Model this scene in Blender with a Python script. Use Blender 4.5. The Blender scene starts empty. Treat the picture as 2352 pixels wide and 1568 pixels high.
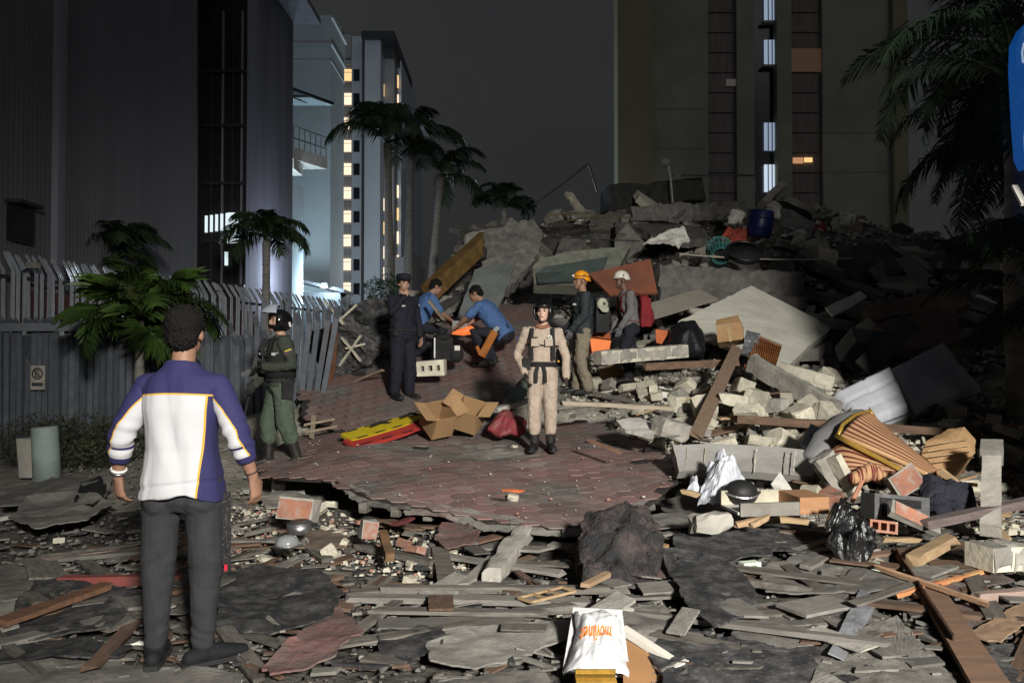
import bpy, bmesh, math, random
import numpy as np
from mathutils import Vector, Matrix, Quaternion, noise
R = math.radians
V = Vector
random.seed(11)
S = bpy.context.scene
COL = S.collection

# ------------------------------------------------------------------ camera
FPX, CU, CV, CZ, PITCH = 1829.3, 1176.0, 784.0, 1.5, R(1.127)
cam = bpy.data.cameras.new('camera')
cam.lens, cam.sensor_width, cam.clip_end = 28.0, 36.0, 2000.0
cam_o = bpy.data.objects.new('camera', cam)
cam_o.location = (0, 0, CZ)
cam_o.rotation_euler = (R(90) + PITCH, 0, 0)
COL.objects.link(cam_o)
S.camera = cam_o

# ------------------------------------------------------------------ night sky
W = bpy.data.worlds.new('World')
S.world = W
W.use_nodes = True
wn, wl = W.node_tree.nodes, W.node_tree.links
wn.clear()
wo = wn.new('ShaderNodeOutputWorld'); wb = wn.new('ShaderNodeBackground')
sky = wn.new('ShaderNodeTexSky'); sky.sky_type = 'NISHITA'; sky.sun_disc = False
sky.sun_elevation = R(3.0); sky.sun_rotation = R(150); sky.air_density = 1.0; sky.dust_density = 4.0
hsv = wn.new('ShaderNodeHueSaturation'); hsv.inputs['Saturation'].default_value = 0.12
glow = wn.new('ShaderNodeMixRGB'); glow.blend_type = 'MIX'; glow.inputs['Fac'].default_value = 0.9
glow.inputs['Color2'].default_value = (0.175, 0.180, 0.195, 1)     # city glow under low cloud
cl = wn.new('ShaderNodeTexNoise'); cl.inputs['Scale'].default_value = 2.2; cl.inputs['Detail'].default_value = 5
cr_ = wn.new('ShaderNodeValToRGB'); cr_.color_ramp.elements[0].position = .3; cr_.color_ramp.elements[1].position = .75
cr_.color_ramp.elements[0].color = (.125, .128, .142, 1); cr_.color_ramp.elements[1].color = (.235, .242, .25, 1)
wl.new(cl.outputs['Fac'], cr_.inputs[0]); wl.new(cr_.outputs[0], glow.inputs['Color2'])
wl.new(sky.outputs[0], hsv.inputs['Color']); wl.new(hsv.outputs[0], glow.inputs['Color1'])
wl.new(glow.outputs[0], wb.inputs['Color']); wl.new(wb.outputs[0], wo.inputs[0])
wb.inputs['Strength'].default_value = 0.09

# ------------------------------------------------------------------ lights
def lamp(name, kind, loc, energy, color, target=None, **kw):
    l = bpy.data.lights.new(name, kind); l.energy = energy; l.color = color
    for k, v in kw.items(): setattr(l, k, v)
    o = bpy.data.objects.new(name, l); o.location = loc; COL.objects.link(o)
    if target is not None:
        o.rotation_euler = (V(target) - V(loc)).to_track_quat('-Z', 'Y').to_euler()
    return o
# the moonless night: a faint sun lamp stands for the town's glow from behind the camera
lamp('sun', 'SUN', (11, -10, 16), 0.15, (0.95, 0.97, 1.0), (0, 10, 0), angle=R(40))
KEY = V((3.65, -7.0, 5.2))
lamp('scene_floodlight', 'SPOT', KEY, 15800, (1.0, 0.97, 0.90), (1.1, 9.2, 0.3),
     spot_size=R(58), spot_blend=1.0, shadow_soft_size=0.6)
S.view_settings.view_transform = 'Standard'
S.view_settings.look = 'None'
S.view_settings.exposure = 0.0
S.view_settings.gamma = 1.0
S.cycles.use_denoising = True
S.cycles.max_bounces = 5

# ------------------------------------------------------------------ helpers
def at(u, v, y):
    """world point seen at (u, v) of a 2352 px wide picture, y metres ahead"""
    dx, dz = (u - CU) / FPX, (CV - v) / FPX
    t = y / (math.cos(PITCH) - dz * math.sin(PITCH))
    return V((dx * t, y, CZ + (math.sin(PITCH) + dz * math.cos(PITCH)) * t))

YS = [-5, 3, 5.5, 7, 8.5, 10, 11, 12.5, 14, 16, 18, 20, 22, 24, 28, 34, 45]
ZS = [0, 0, .02, .09, .22, .40, .62, 0.98, 1.52, 2.25, 3.05, 4.25, 5.45, 5.95, 5.4, 3.0, .3]
def sstep(a, b, x):
    t = min(1, max(0, (x - a) / (b - a))); return t * t * (3 - 2 * t)
def interp(x, xs, ys):
    return float(np.interp(x, xs, ys))
def H(x, y):
    z = interp(y, YS, ZS)
    xl = interp(y, [4, 7, 10, 15, 20, 24], [-1.5, -2.4, -3.9, -2.5, -1.5, -.9])
    m = sstep(xl - 2.0, xl + .1, x)
    fx = interp(x, [-1.5, 0.5, 3, 6, 9, 12, 17], [.86, .9, 1, 1, .96, .86, .6]) if y > 15 else 1
    z *= m * fx
    z += .22 * sstep(1.2, 2.2, x) * sstep(8.0, 9.6, y) * (1 - sstep(11.5, 13.5, y))   # heaped middle rubble
    k = min(1, max(0, (y - 6) / 12)) * m
    z += k * (.22 * math.sin(1.9 * x + .8 * y) * math.sin(.9 * y - .5 * x + 1) + .10 * math.sin(4.1 * x + 1.7 * y) * math.sin(3.3 * y))
    z += .018 * math.sin(2.3 * x + 1.1) * math.sin(2.9 * y)
    k = sstep(-3.6, -2.6, x) * (1 - sstep(1.3, 1.9, x)) * sstep(5.6, 6.6, y) * (1 - sstep(10.6, 11.6, y))   # hollow under the fallen roof
    return z - k * max(0, z - .06)
def on(u, v, lift=0.0, y0=3.0):
    """where the line of sight through (u, v) meets the ground or the mound"""
    y = y0
    while y < 46:
        p = at(u, v, y)
        if p.z <= H(p.x, p.y) + lift: break
        y += .06
    lo, hi = y - .06, y
    for _ in range(8):
        mid = (lo + hi) / 2; p = at(u, v, mid)
        if p.z <= H(p.x, p.y) + lift: hi = mid
        else: lo = mid
    return at(u, v, hi)

# ---- materials
MATS = {}
def M(name, c1, c2=None, rough=.85, scale=5, bump=.25, bscale=35, metal=0, vary=.25, spec=.3, detail=6, lo=.38, hi=.62, stretch=None, dust=0, alpha=None, trans=0, world=False, c3=None, bdist=.02):
    """procedural: two colours mixed by noise (+ dust flecks), brightness varying from object to object, noise relief"""
    if name in MATS: return MATS[name]
    m = bpy.data.materials.new(name); m.use_nodes = True
    n, l = m.node_tree.nodes, m.node_tree.links
    b = n['Principled BSDF']
    b.inputs['Roughness'].default_value = rough; b.inputs['Metallic'].default_value = metal
    b.inputs['Specular IOR Level'].default_value = spec
    if trans: b.inputs['Transmission Weight'].default_value = trans
    oi = n.new('ShaderNodeObjectInfo')
    if world: tc = n.new('ShaderNodeNewGeometry').outputs['Position']
    else: tc = n.new('ShaderNodeTexCoord').outputs['Object']
    ad = n.new('ShaderNodeVectorMath'); ad.operation = 'MULTIPLY_ADD'
    ad.inputs[1].default_value = stretch or (1, 1, 1)
    l.new(tc, ad.inputs[0])
    if not world:
        mu = n.new('ShaderNodeMath'); mu.operation = 'MULTIPLY'; mu.inputs[1].default_value = 37.0
        l.new(oi.outputs['Random'], mu.inputs[0]); l.new(mu.outputs[0], ad.inputs[2])
    def nz(s, d=detail):
        t = n.new('ShaderNodeTexNoise'); t.inputs['Scale'].default_value = s; t.inputs['Detail'].default_value = d
        t.inputs['Roughness'].default_value = .62
        l.new(ad.outputs[0], t.inputs['Vector']); return t.outputs['Fac']
    def ramp(src, a, bb, ca, cb):
        r = n.new('ShaderNodeValToRGB'); r.color_ramp.elements[0].position = a; r.color_ramp.elements[1].position = bb
        r.color_ramp.elements[0].color = (*ca, 1); r.color_ramp.elements[1].color = (*cb, 1)
        l.new(src, r.inputs[0]); return r
    c2 = c2 or tuple(x * .7 for x in c1)
    r = ramp(nz(scale), lo, hi, c1, c2)
    if c3:
        r.color_ramp.elements.new(min(.99, hi + .08)); r.color_ramp.elements[2].color = (*c3, 1)
    col = r.outputs[0]
    if dust:
        f = ramp(nz(scale * 3.1), .62 - .2 * dust, .72, (0, 0, 0), (1, 1, 1))
        mx = n.new('ShaderNodeMixRGB'); mx.inputs['Color2'].default_value = (.30, .28, .25, 1)
        fm = n.new('ShaderNodeMath'); fm.operation = 'MULTIPLY'; fm.inputs[1].default_value = min(1, dust)
        l.new(f.outputs[0], fm.inputs[0]); l.new(fm.outputs[0], mx.inputs['Fac']); l.new(col, mx.inputs['Color1']); col = mx.outputs[0]
    if vary:
        h = n.new('ShaderNodeHueSaturation'); mr = n.new('ShaderNodeMapRange')
        mr.inputs['To Min'].default_value = 1 - vary; mr.inputs['To Max'].default_value = 1 + vary
        l.new(oi.outputs['Random'], mr.inputs[0]); l.new(mr.outputs[0], h.inputs['Value']); l.new(col, h.inputs['Color']); col = h.outputs[0]
    l.new(col, b.inputs['Base Color'])
    if bump:
        bp = n.new('ShaderNodeBump'); bp.inputs['Strength'].default_value = bump; bp.inputs['Distance'].default_value = bdist
        l.new(nz(bscale), bp.inputs['Height']); l.new(bp.outputs[0], b.inputs['Normal'])
    MATS[name] = m; return m
def ME(name, color, strength):
    if name in MATS: return MATS[name]
    m = bpy.data.materials.new(name); m.use_nodes = True
    b = m.node_tree.nodes['Principled BSDF']
    b.inputs['Base Color'].default_value = (*[c * .08 for c in color], 1)
    b.inputs['Emission Color'].default_value = (*color, 1); b.inputs['Emission Strength'].default_value = strength
    MATS[name] = m; return m

# ---- object plumbing
def tag(o, label=None, cat=None, group=None, kind=None):
    if label: o['label'] = label
    if cat: o['category'] = cat
    if group: o['group'] = group
    if kind: o['kind'] = kind
    return o
def link(name, me, mat, parent=None, loc=None, rot=None, scale=None):
    o = bpy.data.objects.new(name, me); COL.objects.link(o)
    if mat is not None and not me.materials: me.materials.append(mat)
    if parent is not None: o.parent = parent
    if loc is not None: o.location = loc
    if rot is not None: o.rotation_euler = rot
    if scale is not None: o.scale = scale
    return o
def empty(name, label, cat, loc=(0, 0, 0), rz=0, group=None):
    o = bpy.data.objects.new(name, None); COL.objects.link(o); o.empty_display_size = .1
    o.location = loc; o.rotation_euler = (0, 0, rz) if not hasattr(rz, '__len__') else rz
    return tag(o, label, cat, group)
def frame(d):
    """two vectors across direction d"""
    d = d.normalized(); up = V((0, 0, 1)) if abs(d.z) < .95 else V((0, 1, 0))
    a = d.cross(up).normalized(); return a, a.cross(d).normalized()

class MB:
    def __init__(s): s.v = []; s.f = []; s.m = []
    def add(s, vs, fs, mi=0):
        k = len(s.v); s.v += [tuple(p) for p in vs]; s.f += [tuple(i + k for i in f) for f in fs]; s.m += [mi] * len(fs); return s
    def box(s, c, size, rot=None, jit=0, mi=0):
        c = V(c); vs = []
        for i in range(8):
            p = V((((i & 1) - .5) * size[0], ((i >> 1 & 1) - .5) * size[1], ((i >> 2 & 1) - .5) * size[2]))
            if jit: p += V([random.uniform(-jit, jit) for _ in range(3)])
            if rot is not None: p = rot @ p
            vs.append(p + c)
        return s.add(vs, [(0, 2, 3, 1), (4, 5, 7, 6), (0, 1, 5, 4), (2, 6, 7, 3), (0, 4, 6, 2), (1, 3, 7, 5)], mi)
    def beam(s, p, q, w, h, roll=0, seg=1, jit=0, rag=0, mi=0):
        p, q = V(p), V(q); d = q - p; a, b = frame(d)
        if roll: Q = Quaternion(d.normalized(), roll); a = Q @ a; b = Q @ b
        vs, fs = [], []
        for i in range(seg + 1):
            c = p.lerp(q, i / seg); e = i in (0, seg)
            for x, z in ((-.5, -.5), (.5, -.5), (.5, .5), (-.5, .5)):
                o = a * (x * w) + b * (z * h)
                if jit: o += a * random.uniform(-jit, jit) + b * random.uniform(-jit, jit)
                if rag and e: o += d.normalized() * random.uniform(-rag, rag)
                vs.append(c + o)
        for i in range(seg):
            for j in range(4):
                k, j2 = i * 4, (j + 1) % 4
                fs.append((k + j, k + j2, k + 4 + j2, k + 4 + j))
        fs += [(3, 2, 1, 0), tuple(seg * 4 + j for j in range(4))]
        return s.add(vs, fs, mi)
    def rough(s, p, q, w, h, seg=8, amp=.012, chip=.10, roll=0, mi=0):
        """a beam of broken concrete: chipped arrises, uneven faces"""
        p, q = V(p), V(q); d = q - p; a, b = frame(d); L = d.length; sd = V((random.uniform(0, 50), random.uniform(0, 50), 0))
        if roll: Q = Quaternion(d.normalized(), roll); a = Q @ a; b = Q @ b
        per = [(-.5, -.5), (-.17, -.5), (.17, -.5), (.5, -.5), (.5, -.17), (.5, .17), (.5, .5), (.17, .5), (-.17, .5), (-.5, .5), (-.5, .17), (-.5, -.17)]; vs, fs = [], []
        for i in range(seg + 1):
            t = i / seg
            for k, (x, z) in enumerate(per):
                c = 1.0
                if abs(x) == .5 and abs(z) == .5: c -= chip * random.random() ** 2 * 2
                w_ = p + d * t + a * (x * w * c) + b * (z * h * c)
                e = d.normalized() * (random.uniform(-1.5, .3) * amp * (1 if i == 0 else -1)) if i in (0, seg) else V()
                vs.append(w_ - e + (a * x + b * z) * 2 * amp * (noise.noise(w_ * 7 + sd) + .6 * noise.noise(w_ * 19 + sd)))
        for i in range(seg):
            for j in range(12): fs.append((i * 12 + j, i * 12 + (j + 1) % 12, (i + 1) * 12 + (j + 1) % 12, (i + 1) * 12 + j))
        k = len(vs); vs += [p + d.normalized() * amp * .5, q - d.normalized() * amp * .5]
        for j in range(12): fs += [(k, (j + 1) % 12, j), (k + 1, seg * 12 + j, seg * 12 + (j + 1) % 12)]
        return s.add(vs, fs, mi)
    def tube(s, pts, rad, n=8, cap=True, round_=False, mi=0, right=None):
        """rad: number, list of numbers, or list of (rx, ry)"""
        pts = [V(p) for p in pts]
        if not hasattr(rad, '__len__'): rad = [rad] * len(pts)
        rad = [r if hasattr(r, '__len__') else (r, r) for r in rad]
        if round_:
            d0 = (pts[0] - pts[1]).normalized(); d1 = (pts[-1] - pts[-2]).normalized()
            r0, r1 = rad[0], rad[-1]; m0, m1 = min(r0), min(r1)
            pre = [(pts[0] + d0 * m0 * math.sin(t), (r0[0] * math.cos(t), r0[1] * math.cos(t))) for t in (1.35, .9, .45)]
            post = [(pts[-1] + d1 * m1 * math.sin(t), (r1[0] * math.cos(t), r1[1] * math.cos(t))) for t in (.45, .9, 1.35)]
            pts = [a for a, _ in pre] + pts + [a for a, _ in post]; rad = [r for _, r in pre] + rad + [r for _, r in post]
        vs, fs = [], []; L = len(pts); pa = None
        for i, p in enumerate(pts):
            d = (pts[min(i + 1, L - 1)] - pts[max(i - 1, 0)])
            if d.length < 1e-9: d = V((0, 0, 1))
            d.normalize()
            if right is not None: a = V(right) - d * V(right).dot(d); a.normalize()
            elif pa is None: a, _ = frame(d)
            else: a = pa - d * pa.dot(d); a.normalize()
            pa = a; b = d.cross(a)
            for j in range(n):
                t = 2 * math.pi * j / n
                vs.append(p + a * (rad[i][0] * math.cos(t)) + b * (rad[i][1] * math.sin(t)))
        for i in range(L - 1):
            for j in range(n):
                j2 = (j + 1) % n; fs.append((i * n + j, i * n + j2, (i + 1) * n + j2, (i + 1) * n + j))
        if cap: fs += [tuple(reversed(range(n))), tuple((L - 1) * n + j for j in range(n))]
        return s.add(vs, fs, mi)
    def ball(s, c, r, rot=None, nu=14, nv=9, mi=0):
        c = V(c); r = r if hasattr(r, '__len__') else (r, r, r); vs, fs = [], []
        for i in range(nv + 1):
            ph = math.pi * i / nv
            for j in range(nu):
                t = 2 * math.pi * j / nu
                sp = max(math.sin(ph), .02)
                p = V((r[0] * sp * math.cos(t), r[1] * sp * math.sin(t), r[2] * math.cos(ph)))
                vs.append((rot @ p if rot is not None else p) + c)
        for i in range(nv):
            for j in range(nu):
                j2 = (j + 1) % nu; fs.append((i * nu + j, (i + 1) * nu + j, (i + 1) * nu + j2, i * nu + j2))
        fs += [tuple(range(nu)), tuple(reversed([nv * nu + j for j in range(nu)]))]
        return s.add(vs, fs, mi)
    def hull(s, pts, mi=0):
        bm = bmesh.new()
        for p in pts: bm.verts.new(p)
        r = bmesh.ops.convex_hull(bm, input=bm.verts)
        bmesh.ops.delete(bm, geom=[g for g in r['geom_interior'] if isinstance(g, bmesh.types.BMVert)], context='VERTS')
        bm.verts.index_update()
        s.add([v.co.copy() for v in bm.verts], [[v.index for v in f.verts] for f in bm.faces], mi); bm.free(); return s
    def mesh(s, name='m', smooth=False):
        me = bpy.data.meshes.new(name); me.from_pydata(s.v, [], s.f)
        if any(s.m): me.polygons.foreach_set('material_index', s.m)
        if smooth: me.polygons.foreach_set('use_smooth', [True] * len(me.polygons))
        me.validate(); me.update(); return me
    def build(s, name, mat, parent=None, smooth=False, label=None, cat=None, group=None, kind=None):
        """top-level meshes get their origin at the middle of their base"""
        loc = None
        if parent is None and s.v:
            A = np.array(s.v); c = (A.max(0) + A.min(0)) / 2; c[2] = A[:, 2].min()
            s.v = [tuple(p) for p in (A - c)]; loc = c
        mats = mat if isinstance(mat, (list, tuple)) else [mat]
        me = s.mesh(name, smooth)
        for x in mats: me.materials.append(x)
        o = link(name, me, None, parent, loc)
        return tag(o, label, cat, group, kind)

def newell(pts):
    n = V((0, 0, 0))
    for i, p in enumerate(pts):
        q = pts[(i + 1) % len(pts)]
        n += V(((p.y - q.y) * (p.z + q.z), (p.z - q.z) * (p.x + q.x), (p.x - q.x) * (p.y + q.y)))
    return n.normalized()
def patch_mb(pts, thick=.02, jag=.02, amp=.01, nf=3.0, curl=0, rings=6, nb=40, bulge=0, seed=None, mb=None, mi=0, drape=0):
    """a sheet, board or slab with the outline pts (star-shaped), ragged by jag, rippled by amp, its rim curled by curl"""
    pts = [V(p) for p in pts]; n = newell(pts)
    if n.z < -.05 or (abs(n.z) <= .05 and n.y > 0): pts.reverse(); n = -n
    c = sum(pts, V()) / len(pts); sd = V((random.uniform(0, 99), random.uniform(0, 99), random.uniform(0, 99))) if seed is None else V((seed, seed * 2, 3))
    per = [(pts[(i + 1) % len(pts)] - p).length for i, p in enumerate(pts)]; tot = sum(per); rim = []
    for i, p in enumerate(pts):
        q = pts[(i + 1) % len(pts)]; k = max(1, round(nb * per[i] / tot))
        for j in range(k):
            w = p.lerp(q, j / k)
            if jag:
                o = (w - c).normalized(); e = (noise.noise(w * 9 + sd) + .6 * noise.noise(w * 24 + sd)) * jag
                w = w + o * (e if j else e * .3)
            rim.append(w)
    N = len(rim); top = [c]; 
    for k in range(1, rings + 1):
        f = k / rings
        for w in rim: top.append(c.lerp(w, f))
    out = []
    for i, p in enumerate(top):
        f = 0 if i == 0 else ((i - 1) // N + 1) / rings
        d = amp * noise.fractal(p * nf + sd, 1.0, 2.0, 4) + curl * f ** 3 * (noise.noise(p * 2.2 + sd * 2) + .25) + bulge * (1 - f * f)
        w = p + n * d
        if drape: w.z = max(w.z, H(w.x, w.y) + drape)
        out.append(w)
    fs = []; nn = len(out)
    for j in range(N): fs.append((0, 1 + j, 1 + (j + 1) % N))
    for k in range(rings - 1):
        for j in range(N):
            j2 = (j + 1) % N; a, b = 1 + k * N, 1 + (k + 1) * N
            fs.append((a + j, b + j, b + j2, a + j2))
    vs = out + [w - n * thick for w in out]
    fs += [tuple(i + nn for i in reversed(f)) for f in fs]
    a = 1 + (rings - 1) * N
    for j in range(N):
        j2 = (j + 1) % N; fs.append((a + j, a + nn + j, a + nn + j2, a + j2))
    mb = mb or MB()
    return mb.add(vs, fs, mi)
def patch(name, pts, mat, label, cat, parent=None, group=None, smooth=False, **kw):
    return patch_mb(pts, **kw).build(name, mat, parent, smooth, label, cat, group)
def pix(*uvy):
    return [at(*p) for p in uvy]
def ons(*uv, lift=0.02):
    return [on(p[0], p[1]) + V((0, 0, p[2] if len(p) > 2 else lift)) for p in uv]
def copy_tree(o, parent=None, **kw):
    c = o.copy(); COL.objects.link(c); c.parent = parent
    for ch in list(o.children): copy_tree(ch, c)
    for k, v in kw.items(): c[k] = v
    return c
# ------------------------------------------------------------------ shared materials
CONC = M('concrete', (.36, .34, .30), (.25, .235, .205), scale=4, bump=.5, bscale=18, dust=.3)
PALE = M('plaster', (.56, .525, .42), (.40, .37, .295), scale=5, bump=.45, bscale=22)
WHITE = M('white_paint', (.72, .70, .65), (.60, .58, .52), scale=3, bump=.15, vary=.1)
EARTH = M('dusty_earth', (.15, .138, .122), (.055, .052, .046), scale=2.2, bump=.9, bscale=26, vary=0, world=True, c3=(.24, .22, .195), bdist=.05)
ASPH = M('asphalt', (.055, .055, .055), (.085, .08, .075), scale=1.2, bump=.5, bscale=60, vary=0, world=True)
FELT = M('charred_felt', (.026, .026, .029), (.115, .112, .108), scale=9, dust=.35, bump=.6, bscale=130, rough=.75, spec=.4, lo=.42, hi=.72, bdist=.012)
FELTG = M('dusty_felt', (.125, .118, .108), (.26, .245, .22), scale=4, dust=.3, bump=.45, bscale=95, lo=.35, hi=.7)
FELTR = M('red_felt', (.17, .090, .080), (.12, .10, .092), scale=4, bump=.5, bscale=30)
WGREY = M('weathered_wood', (.17, .155, .135), (.09, .08, .07), scale=4, stretch=(1, 6, 6), bump=.4, dust=.35)
WBRN = M('brown_wood', (.17, .105, .070), (.10, .065, .046), scale=4, stretch=(1, 5, 5), bump=.3, dust=.2)
WYEL = M('raw_wood', (.42, .30, .175), (.32, .215, .12), scale=5, stretch=(1, 6, 6), bump=.25, vary=.2)
BRICK = M('clay_brick', (.36, .16, .10), (.26, .12, .085), scale=6, bump=.5, dust=.8)
CARD = M('cardboard', (.40, .25, .125), (.33, .20, .10), scale=2, bump=.1, rough=.8)
BLACK = M('black_fabric', (.012, .012, .013), (.022, .022, .023), rough=.8, bump=.3)
BPLA = M('black_plastic', (.012, .012, .013), (.02, .02, .02), rough=.35, spec=.5, bump=.1)
STEEL = M('steel', (.45, .45, .45), (.35, .35, .36), rough=.35, metal=.9, bump=.1)
RUST = M('rusty_iron', (.10, .055, .035), (.05, .03, .022), rough=.8)

# ------------------------------------------------------------------ ground and mound
g = MB()
for sgn in (0,):
    g.add([(-900, -60, -.06), (900, -60, -.06), (900, 1500, -.06), (-900, 1500, -.06)], [(0, 1, 2, 3)])
tag(g.build('ground', ASPH), kind='structure', label='dark asphalt ground under the rubble')
xs = np.concatenate([np.arange(-13, -8, .25), np.arange(-8, 12, .11), np.arange(12, 23.1, .3)]); ys_ = list(np.arange(1.5, 14, .09)) + list(np.arange(14, 46.1, .18))
g = MB(); vs = []
for y in ys_:
    for x in xs:
        z = H(x, y); k = .05 + .18 * min(1, max(0, (y - 7) / 9)) * sstep(-5, -2, x)
        z += k * .55 * noise.fractal(V((x * 1.7, y * 1.7, 0)), 1.0, 2.1, 5) + .012 * noise.noise(V((x * 9, y * 9, 4))) - .035
        e = max(0, (y - 42) / 4, (-11 - x) / 2, (x - 20) / 2)
        vs.append((x, y, z - .3 * min(1, e)))
nx = len(xs)
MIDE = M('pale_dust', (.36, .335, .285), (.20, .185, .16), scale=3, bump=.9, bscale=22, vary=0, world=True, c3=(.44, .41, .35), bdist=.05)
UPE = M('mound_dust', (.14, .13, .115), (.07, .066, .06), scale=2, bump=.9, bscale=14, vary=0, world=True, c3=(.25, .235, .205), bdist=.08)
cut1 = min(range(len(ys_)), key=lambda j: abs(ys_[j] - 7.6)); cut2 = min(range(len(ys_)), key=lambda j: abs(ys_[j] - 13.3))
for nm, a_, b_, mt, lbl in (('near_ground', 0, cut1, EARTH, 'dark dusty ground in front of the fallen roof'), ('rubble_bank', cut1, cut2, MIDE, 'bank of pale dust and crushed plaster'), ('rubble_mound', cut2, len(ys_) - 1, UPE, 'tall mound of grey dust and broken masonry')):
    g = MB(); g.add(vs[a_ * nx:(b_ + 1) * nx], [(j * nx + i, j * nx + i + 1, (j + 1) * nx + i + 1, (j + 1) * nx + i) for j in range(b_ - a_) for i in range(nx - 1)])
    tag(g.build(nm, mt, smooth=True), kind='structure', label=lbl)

# ------------------------------------------------------------------ left building: dark ribbed concrete slab
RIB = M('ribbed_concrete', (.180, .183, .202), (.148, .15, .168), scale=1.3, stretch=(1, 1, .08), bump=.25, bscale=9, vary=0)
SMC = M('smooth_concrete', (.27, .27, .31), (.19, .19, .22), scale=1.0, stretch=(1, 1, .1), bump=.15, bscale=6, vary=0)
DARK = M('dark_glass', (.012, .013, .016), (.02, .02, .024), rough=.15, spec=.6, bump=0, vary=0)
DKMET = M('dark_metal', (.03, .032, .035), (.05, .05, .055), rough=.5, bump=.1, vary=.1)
lb = empty('ribbed_building', 'dark windowless ribbed concrete block with a recessed bay at left', 'building', (-8.3, 20, 0))
def ribbed(name, y0, y1, z0, z1, mat, pitch=.13):
    n = int((y1 - y0) / pitch); pr = []
    for i in range(n):
        y = y0 + i * pitch; pr += [(-.0, y), (.004, y + pitch * .22), (.004, y + pitch * .6), (0, y + pitch * .82)]
    pr.append((0, y1)); vs = []
    for z in (z0, z1): vs += [(x, y - 20, z) for x, y in pr]
    k = len(pr); fs = [(i, i + 1, k + i + 1, k + i) for i in range(k - 1)]
    return MB().add(vs, fs).build(name, mat, lb)
ribbed('ribbed_wall', 7.0, 14.3, 0, 14.2, RIB); ribbed('ribbed_wall', 14.55, 20.8, 0, 14.2, RIB)
MB().box((-.05, 14.42 - 20, 7.1), (.34, .25, 14.2)).build('pilaster', SMC, lb)
MB().box((-4.6, 7.4, 7.1), (9.2, 5.2, 14.2)).build('end_wall', SMC, lb)
MB().box((-4.1, 7.4, 14.28), (10.2, 5.5, .22)).build('parapet', SMC, lb)
MB().box((-5.3, -6.3, 7.0), (10, 13.0, 14.0)).build('core_wall', RIB, lb)
MB().box((-3, -2, 14.25), (6.2, 19, .2)).build('roof', SMC, lb)
# the recessed bay: its far side wall (y = 24.8) with louvres, mullions and two lit panes
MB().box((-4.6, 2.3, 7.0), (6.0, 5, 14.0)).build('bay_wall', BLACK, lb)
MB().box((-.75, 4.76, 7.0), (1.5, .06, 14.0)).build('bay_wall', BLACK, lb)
for i, x in enumerate((-1.05, -.72, -.40, -.12)):
    MB().box((x, 4.72, 6.2), (.06, .1, 12.2)).build('mullion', SMC if i % 2 else DKMET, lb)
for z in (2.4, 3.7, 5.1, 6.9, 8.7, 10.4):
    MB().box((-.65, 4.70, z), (1.3, .14, .1)).build('transom', DKMET, lb)
LITP = ME('lit_pane', (.72, .85, .88), 1.1)
for i in range(5):
    MB().box((-1.18 + .16 * i, 4.62, 5.62 + .02 * i), (.08, .03, .52)).build('lit_pane', LITP, lb)
MB().box((-.35, 4.62, 5.5), (.34, .03, .95)).build('lit_pane', LITP, lb)
MB().box((-.55, 4.62, 4.55), (.1, .03, .42)).build('lit_pane', LITP, lb)
# dark hooded opening low on the wall at the near corner
MB().box((.06, 13.3 - 20, 3.72), (.16, .55, .6)).build('hooded_opening', DARK, lb)
MB().box((.12, 13.3 - 20, 4.06), (.3, .65, .06)).build('hood', DKMET, lb)

# ------------------------------------------------------------------ white lit building behind it, with balcony and canopy
WB = M('teal_white_wall', (.55, .60, .62), (.47, .52, .55), scale=.25, bump=.1, bscale=5, vary=0)
wb_ = empty('white_building', 'tall pale wall lit from its foot beside the dark block', 'building', (-13, 50, 0))
MB().box((-.3, 2, 10.6), (3.7, 4, 21.2)).build('wall', WB, wb_)
for z, h, o in ((20.2, .1, .05), (21.25, .12, .12), (22.1, 1.6, .04), (22.95, .16, .16)):
    MB().box((-.3, 2, z), (3.7 + 2 * o, 4 + 2 * o, h)).build('cornice', WB, wb_)
an = empty('balcony_house', 'white house with cantilevered balcony and glazed canopy at building corner', 'house', (-12.4, 40, 0))
MB().box((-.2, 1.5, 5.3), (2.6, 3, 10.6)).build('wall', WB, an)
bal = MB().add([(-1.5, -1.5, 11.3), (1.2, -1.5, 11.3), (2.75, 1.4, 11.3), (-1.5, 1.4, 11.3), (-1.5, -1.5, 11.9), (1.2, -1.5, 11.9), (2.75, 1.4, 11.9), (-1.5, 1.4, 11.9)],
               [(3, 2, 1, 0), (4, 5, 6, 7), (0, 1, 5, 4), (1, 2, 6, 5), (2, 3, 7, 6), (3, 0, 4, 7)]).build('balcony', WHITE, an)
MB().box((.6, -.3, 11.0), (2.2, 1.6, .5)).build('balcony_beam', WHITE, an)
for i in range(9):
    t = i / 8; p = V((1.2, -1.45, 11.9)).lerp(V((2.7, 1.35, 11.9)), t)
    MB().beam(p, p + V((0, 0, 1.05)), .04, .04).build('baluster', STEEL, bal)
for z in (12.35, 12.95):
    MB().beam((1.2, -1.45, z), (2.7, 1.35, z), .05, .05).build('rail', STEEL, bal)
cn = MB().add([(-1.5, -1.5, 14.9), (.9, -1.5, 14.9), (3.0, 1.6, 14.7), (-1.5, 1.6, 14.7)], [(0, 1, 2, 3)]).build('canopy_glass', M('canopy_sheet', (.55, .65, .68), (.45, .55, .6), rough=.4, bump=0), an)
for a, b in (((.9, -1.5), (3.0, 1.6)), ((-1.5, -.6), (1.5, -.6)), ((-1.5, .3), (2.1, .3)), ((-1.5, 1.5), (2.95, 1.5)), ((.1, -1.5), (1.9, 1.6))):
    MB().beam((a[0], a[1], 14.82), (b[0], b[1], 14.8), .12, .16).build('canopy_bar', DKMET, cn)
MB().beam((-.9, 1.2, 0), (-.9, 1.2, 14.7), .5, .5).build('column', WHITE, an)
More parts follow.
